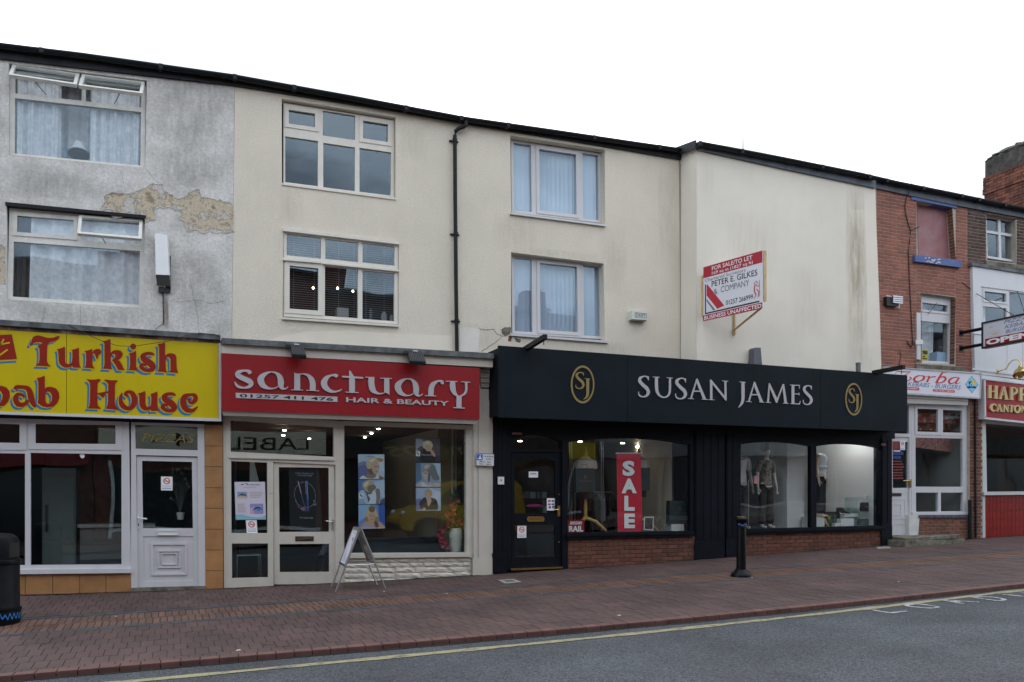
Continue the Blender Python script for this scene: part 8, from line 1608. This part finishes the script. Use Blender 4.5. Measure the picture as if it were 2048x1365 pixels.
for i, (px, py, lb) in enumerate(((476, 1302, 'white paper scrap near the kerb left of the brown leaf'), (1238, 1232, 'pale scrap on the paving near the kerb in the middle'), (893, 1188, 'white scrap on the band of orange bricks'), (232, 1234, 'white speck of litter on the ribbed band near the bin'), (1504, 1156, 'white scrap beside the foot of the bollard'), (768, 1184, 'tiny white scrap on the paving by the folding sign'), (1797, 1165, 'white dot of litter on the paving far right'))):
    c = gat(px, py); s_ = .022 if i < 2 else .015; mb = MB(); mb.add([c+V((-s_, -s_*.5, .006)), c+V((s_, -s_*.6, .006)), c+V((s_*1.1, s_*.6, .009)), c+V((-s_*.8, s_*.5, .007))], [(0, 1, 2, 3)]); obj('paper_scrap', mb, mPaper, label=lb, cat='litter')

# ---------------------------------------------------------------- the other side of the street, seen in the glass
OY = -17.4
mOB = [M('far_brick', (.14, .05, .035), .9, var=.15, vs=5), M('far_render', (.26, .24, .21), .9, var=.08, vs=1), M('far_brown_brick', (.10, .045, .032), .9, var=.15, vs=5)]
mOW = M('far_window_dark', (.03, .035, .04), .15); mOG = M('far_shop_glass', (.025, .028, .03), .1)
spec = [(-26, -16, 9.3, 2, (150, 30, 30)), (-16, -8.5, 9.6, 0, (40, 60, 120)), (-8.5, -2.2, 9.0, 2, (120, 20, 24)), (-2.2, 5.2, 9.5, 0, (206, 196, 170)), (5.2, 14.3, 8.9, 2, (26, 26, 26)), (14.3, 15.8, 8.7, 0, (206, 176, 30)), (15.8, 22, 4.2, 1, (120, 120, 124)), (22, 31, 9.3, 1, (190, 188, 180)), (31, 42, 9.2, 2, (40, 40, 44))]
for i, (x0, x1, h_, k_, sg) in enumerate(spec):
    b_ = thing('opposite_building', 'terrace building number %d along the far side of the street, mirrored in the glass' % (i+1), 'building', ((x0+x1)/2, OY, 0), 'buildings across the street')
    b_['label'] = ['sooty brick terrace across the street at its left end', 'tall red brick terrace across the street with blue fascia', 'cream terrace across the street with bright red fascia', 'red brick terrace across the street with cream lettered fascia', 'brown brick terrace across the street with black fascia', 'narrow red brick building across the street with yellow fascia', 'low flat shop across the street with grey fascia', 'cream terrace across the street with pale fascia', 'brown brick terrace across the street at its far right end'][i]
    g0 = zg((x0+x1)/2, OY)-.2; mb = MB(); mb.box(x0, x1-.02, OY-8, OY, g0, h_); obj('wall', mb, mOB[k_], b_)
    if h_ > 5:
        mb = MB(); mb.hexa([V((x0, OY+.25, h_-.05)), V((x1-.02, OY+.25, h_-.05)), V((x1-.02, OY-4, h_+1.0)), V((x0, OY-4, h_+1.0)), V((x0, OY+.25, h_+.05)), V((x1-.02, OY+.25, h_+.05)), V((x1-.02, OY-4, h_+1.1)), V((x0, OY-4, h_+1.1))]); mb.hexa([V((x0, OY-8.2, h_-.05)), V((x1-.02, OY-8.2, h_-.05)), V((x1-.02, OY-4, h_+1.0)), V((x0, OY-4, h_+1.0)), V((x0, OY-8.2, h_+.05)), V((x1-.02, OY-8.2, h_+.05)), V((x1-.02, OY-4, h_+1.1)), V((x0, OY-4, h_+1.1))]); obj('roof', mb, mRoof, b_)
        mb = MB(); mb.box(x0+.5, x0+1.5, OY-4.4, OY-3.6, h_+.6, h_+1.9); obj('chimney', mb, mOB[0], b_)
    fz = g0+(.3 if i == 3 else 0); mb = MB(); mb.box(x0+.1, x1-.12, OY, OY+.3, fz+2.75, fz+3.55); f_ = obj('fascia', mb, P('far_fascia', *sg, .5), b_)
    if i in (3, 2, 4):
        g = Fr(V((x1-.4, OY+.302, fz+3.45)), V((x0+.4, OY+.302, fz+3.45)), V((x0+.4, OY+.302, fz+2.85)), V((x1-.4, OY+.302, fz+2.85))); mb = MB()
        if i == 3: put_text(mb, 'LABELS - 4 - U', g, .05, .15, .95, .85, .004)
        elif i == 2: put_text(mb, 'SANDWICHES', g, .5, .3, .95, .75, .004)
        else: put_text(mb, 'Cameos', g, .2, .1, .8, .9, .004, shear=.3)
        obj('lettering', mb, [mPrintWhite, mPrintBlack, mGold][{2: 0, 3: 1, 4: 2}[i]], b_)
    n = max(1, int((x1-x0)/2.6)); w_ = (x1-x0-.6)/n
    for j in range(n):
        xx = x0+.3+j*w_
        mb = MB(); mb.box(xx+.15, xx+w_-.15, OY+.001, OY+.02, g0+.6, g0+2.6); s_ = obj('shop_window', mb, mOG, b_); mb = MB(); mb.box(xx+.05, xx+.15, OY+.001, OY+.08, g0+.3, g0+2.74); mb.box(xx+.15, xx+w_, OY+.021, OY+.07, g0+.5, g0+.6); obj('frame', mb, mDirtyWhite if i % 2 else mNavy, s_)
        if h_ > 5:
            for z_ in (g0+4.6, g0+7.0):
                mb = MB(); mb.box(xx+w_*.25, xx+w_*.72, OY+.001, OY+.015, z_, z_+1.5); s_ = obj('window', mb, mOW, b_); mb = MB(); mb.box(xx+w_*.22, xx+w_*.75, OY+.001, OY+.06, z_-.12, z_-.001); mb.box(xx+w_*.47, xx+w_*.5, OY+.016, OY+.03, z_, z_+1.5); mb.box(xx+w_*.25, xx+w_*.72, OY+.016, OY+.028, z_+.9, z_+.95); obj('frame', mb, mDirtyWhite, s_)
# parked yellow van by the far kerb
VN = thing('parked_van', 'yellow van parked by the far kerb, mirrored in the salon window', 'van', (8.4, -11.9, zg(8.4, -12)-KU)); g0 = zg(8.4, -12)-KU; mY = M('van_yellow', (.55, .33, .02), .3, coat=.5)
sp = [(6.2, .35), (6.15, .62), (6.35, .86), (6.95, 1.02), (7.55, 1.62), (7.8, 1.78), (9.85, 1.82), (10.0, 1.6), (10.05, .4), (9.8, .33), (9.65, .33), (9.55, .58), (9.3, .68), (9.0, .68), (8.75, .58), (8.65, .33), (7.6, .33), (7.5, .58), (7.25, .68), (6.95, .68), (6.7, .58), (6.6, .33)]
mb = MB(); mb.poly([V((x, -11.0, g0+z)) for x, z in sp], (0, -1.75, 0)); obj('body', mb, mY, VN)
mb = MB()
for yy, off in ((-10.995, .008), (-12.755, -.008)): mb.poly([V((x, yy+off*.0, g0+z)) for x, z in ((7.15, 1.08), (7.65, 1.58), (7.9, 1.68), (8.5, 1.7), (8.5, 1.08))], (0, -.004, 0))
mb.add([V((6.97, -11.15, g0+1.05)), V((6.97, -12.6, g0+1.05)), V((7.53, -12.5, g0+1.63)), V((7.53, -11.25, g0+1.63))], [(0, 1, 2, 3)]); obj('window', mb, mOW, VN)
for x in (7.1, 9.15):
    for yy, dy in ((-11.0, -.2), (-12.75, .2)):
        mb = MB(); mb.tube([(x, yy+.01, g0+.31), (x, yy+dy, g0+.31)], .31, 22); w_ = obj('wheel', mb, mBlack, VN); mb = MB(); mb.tube([(x, yy+.018, g0+.31), (x, yy+.011, g0+.31)], .19, 14); obj('rim', mb, mSteel, w_)
for yy in (-11.2, -12.55): mb = MB(); mb.ball((6.32, yy, g0+.8), .1, .16, .08); obj('headlight', mb, mWhite, VN)
mb = MB(); mb.box(6.1, 6.2, -12.7, -11.05, g0+.34, g0+.5); obj('bumper', mb, mBlack, VN)
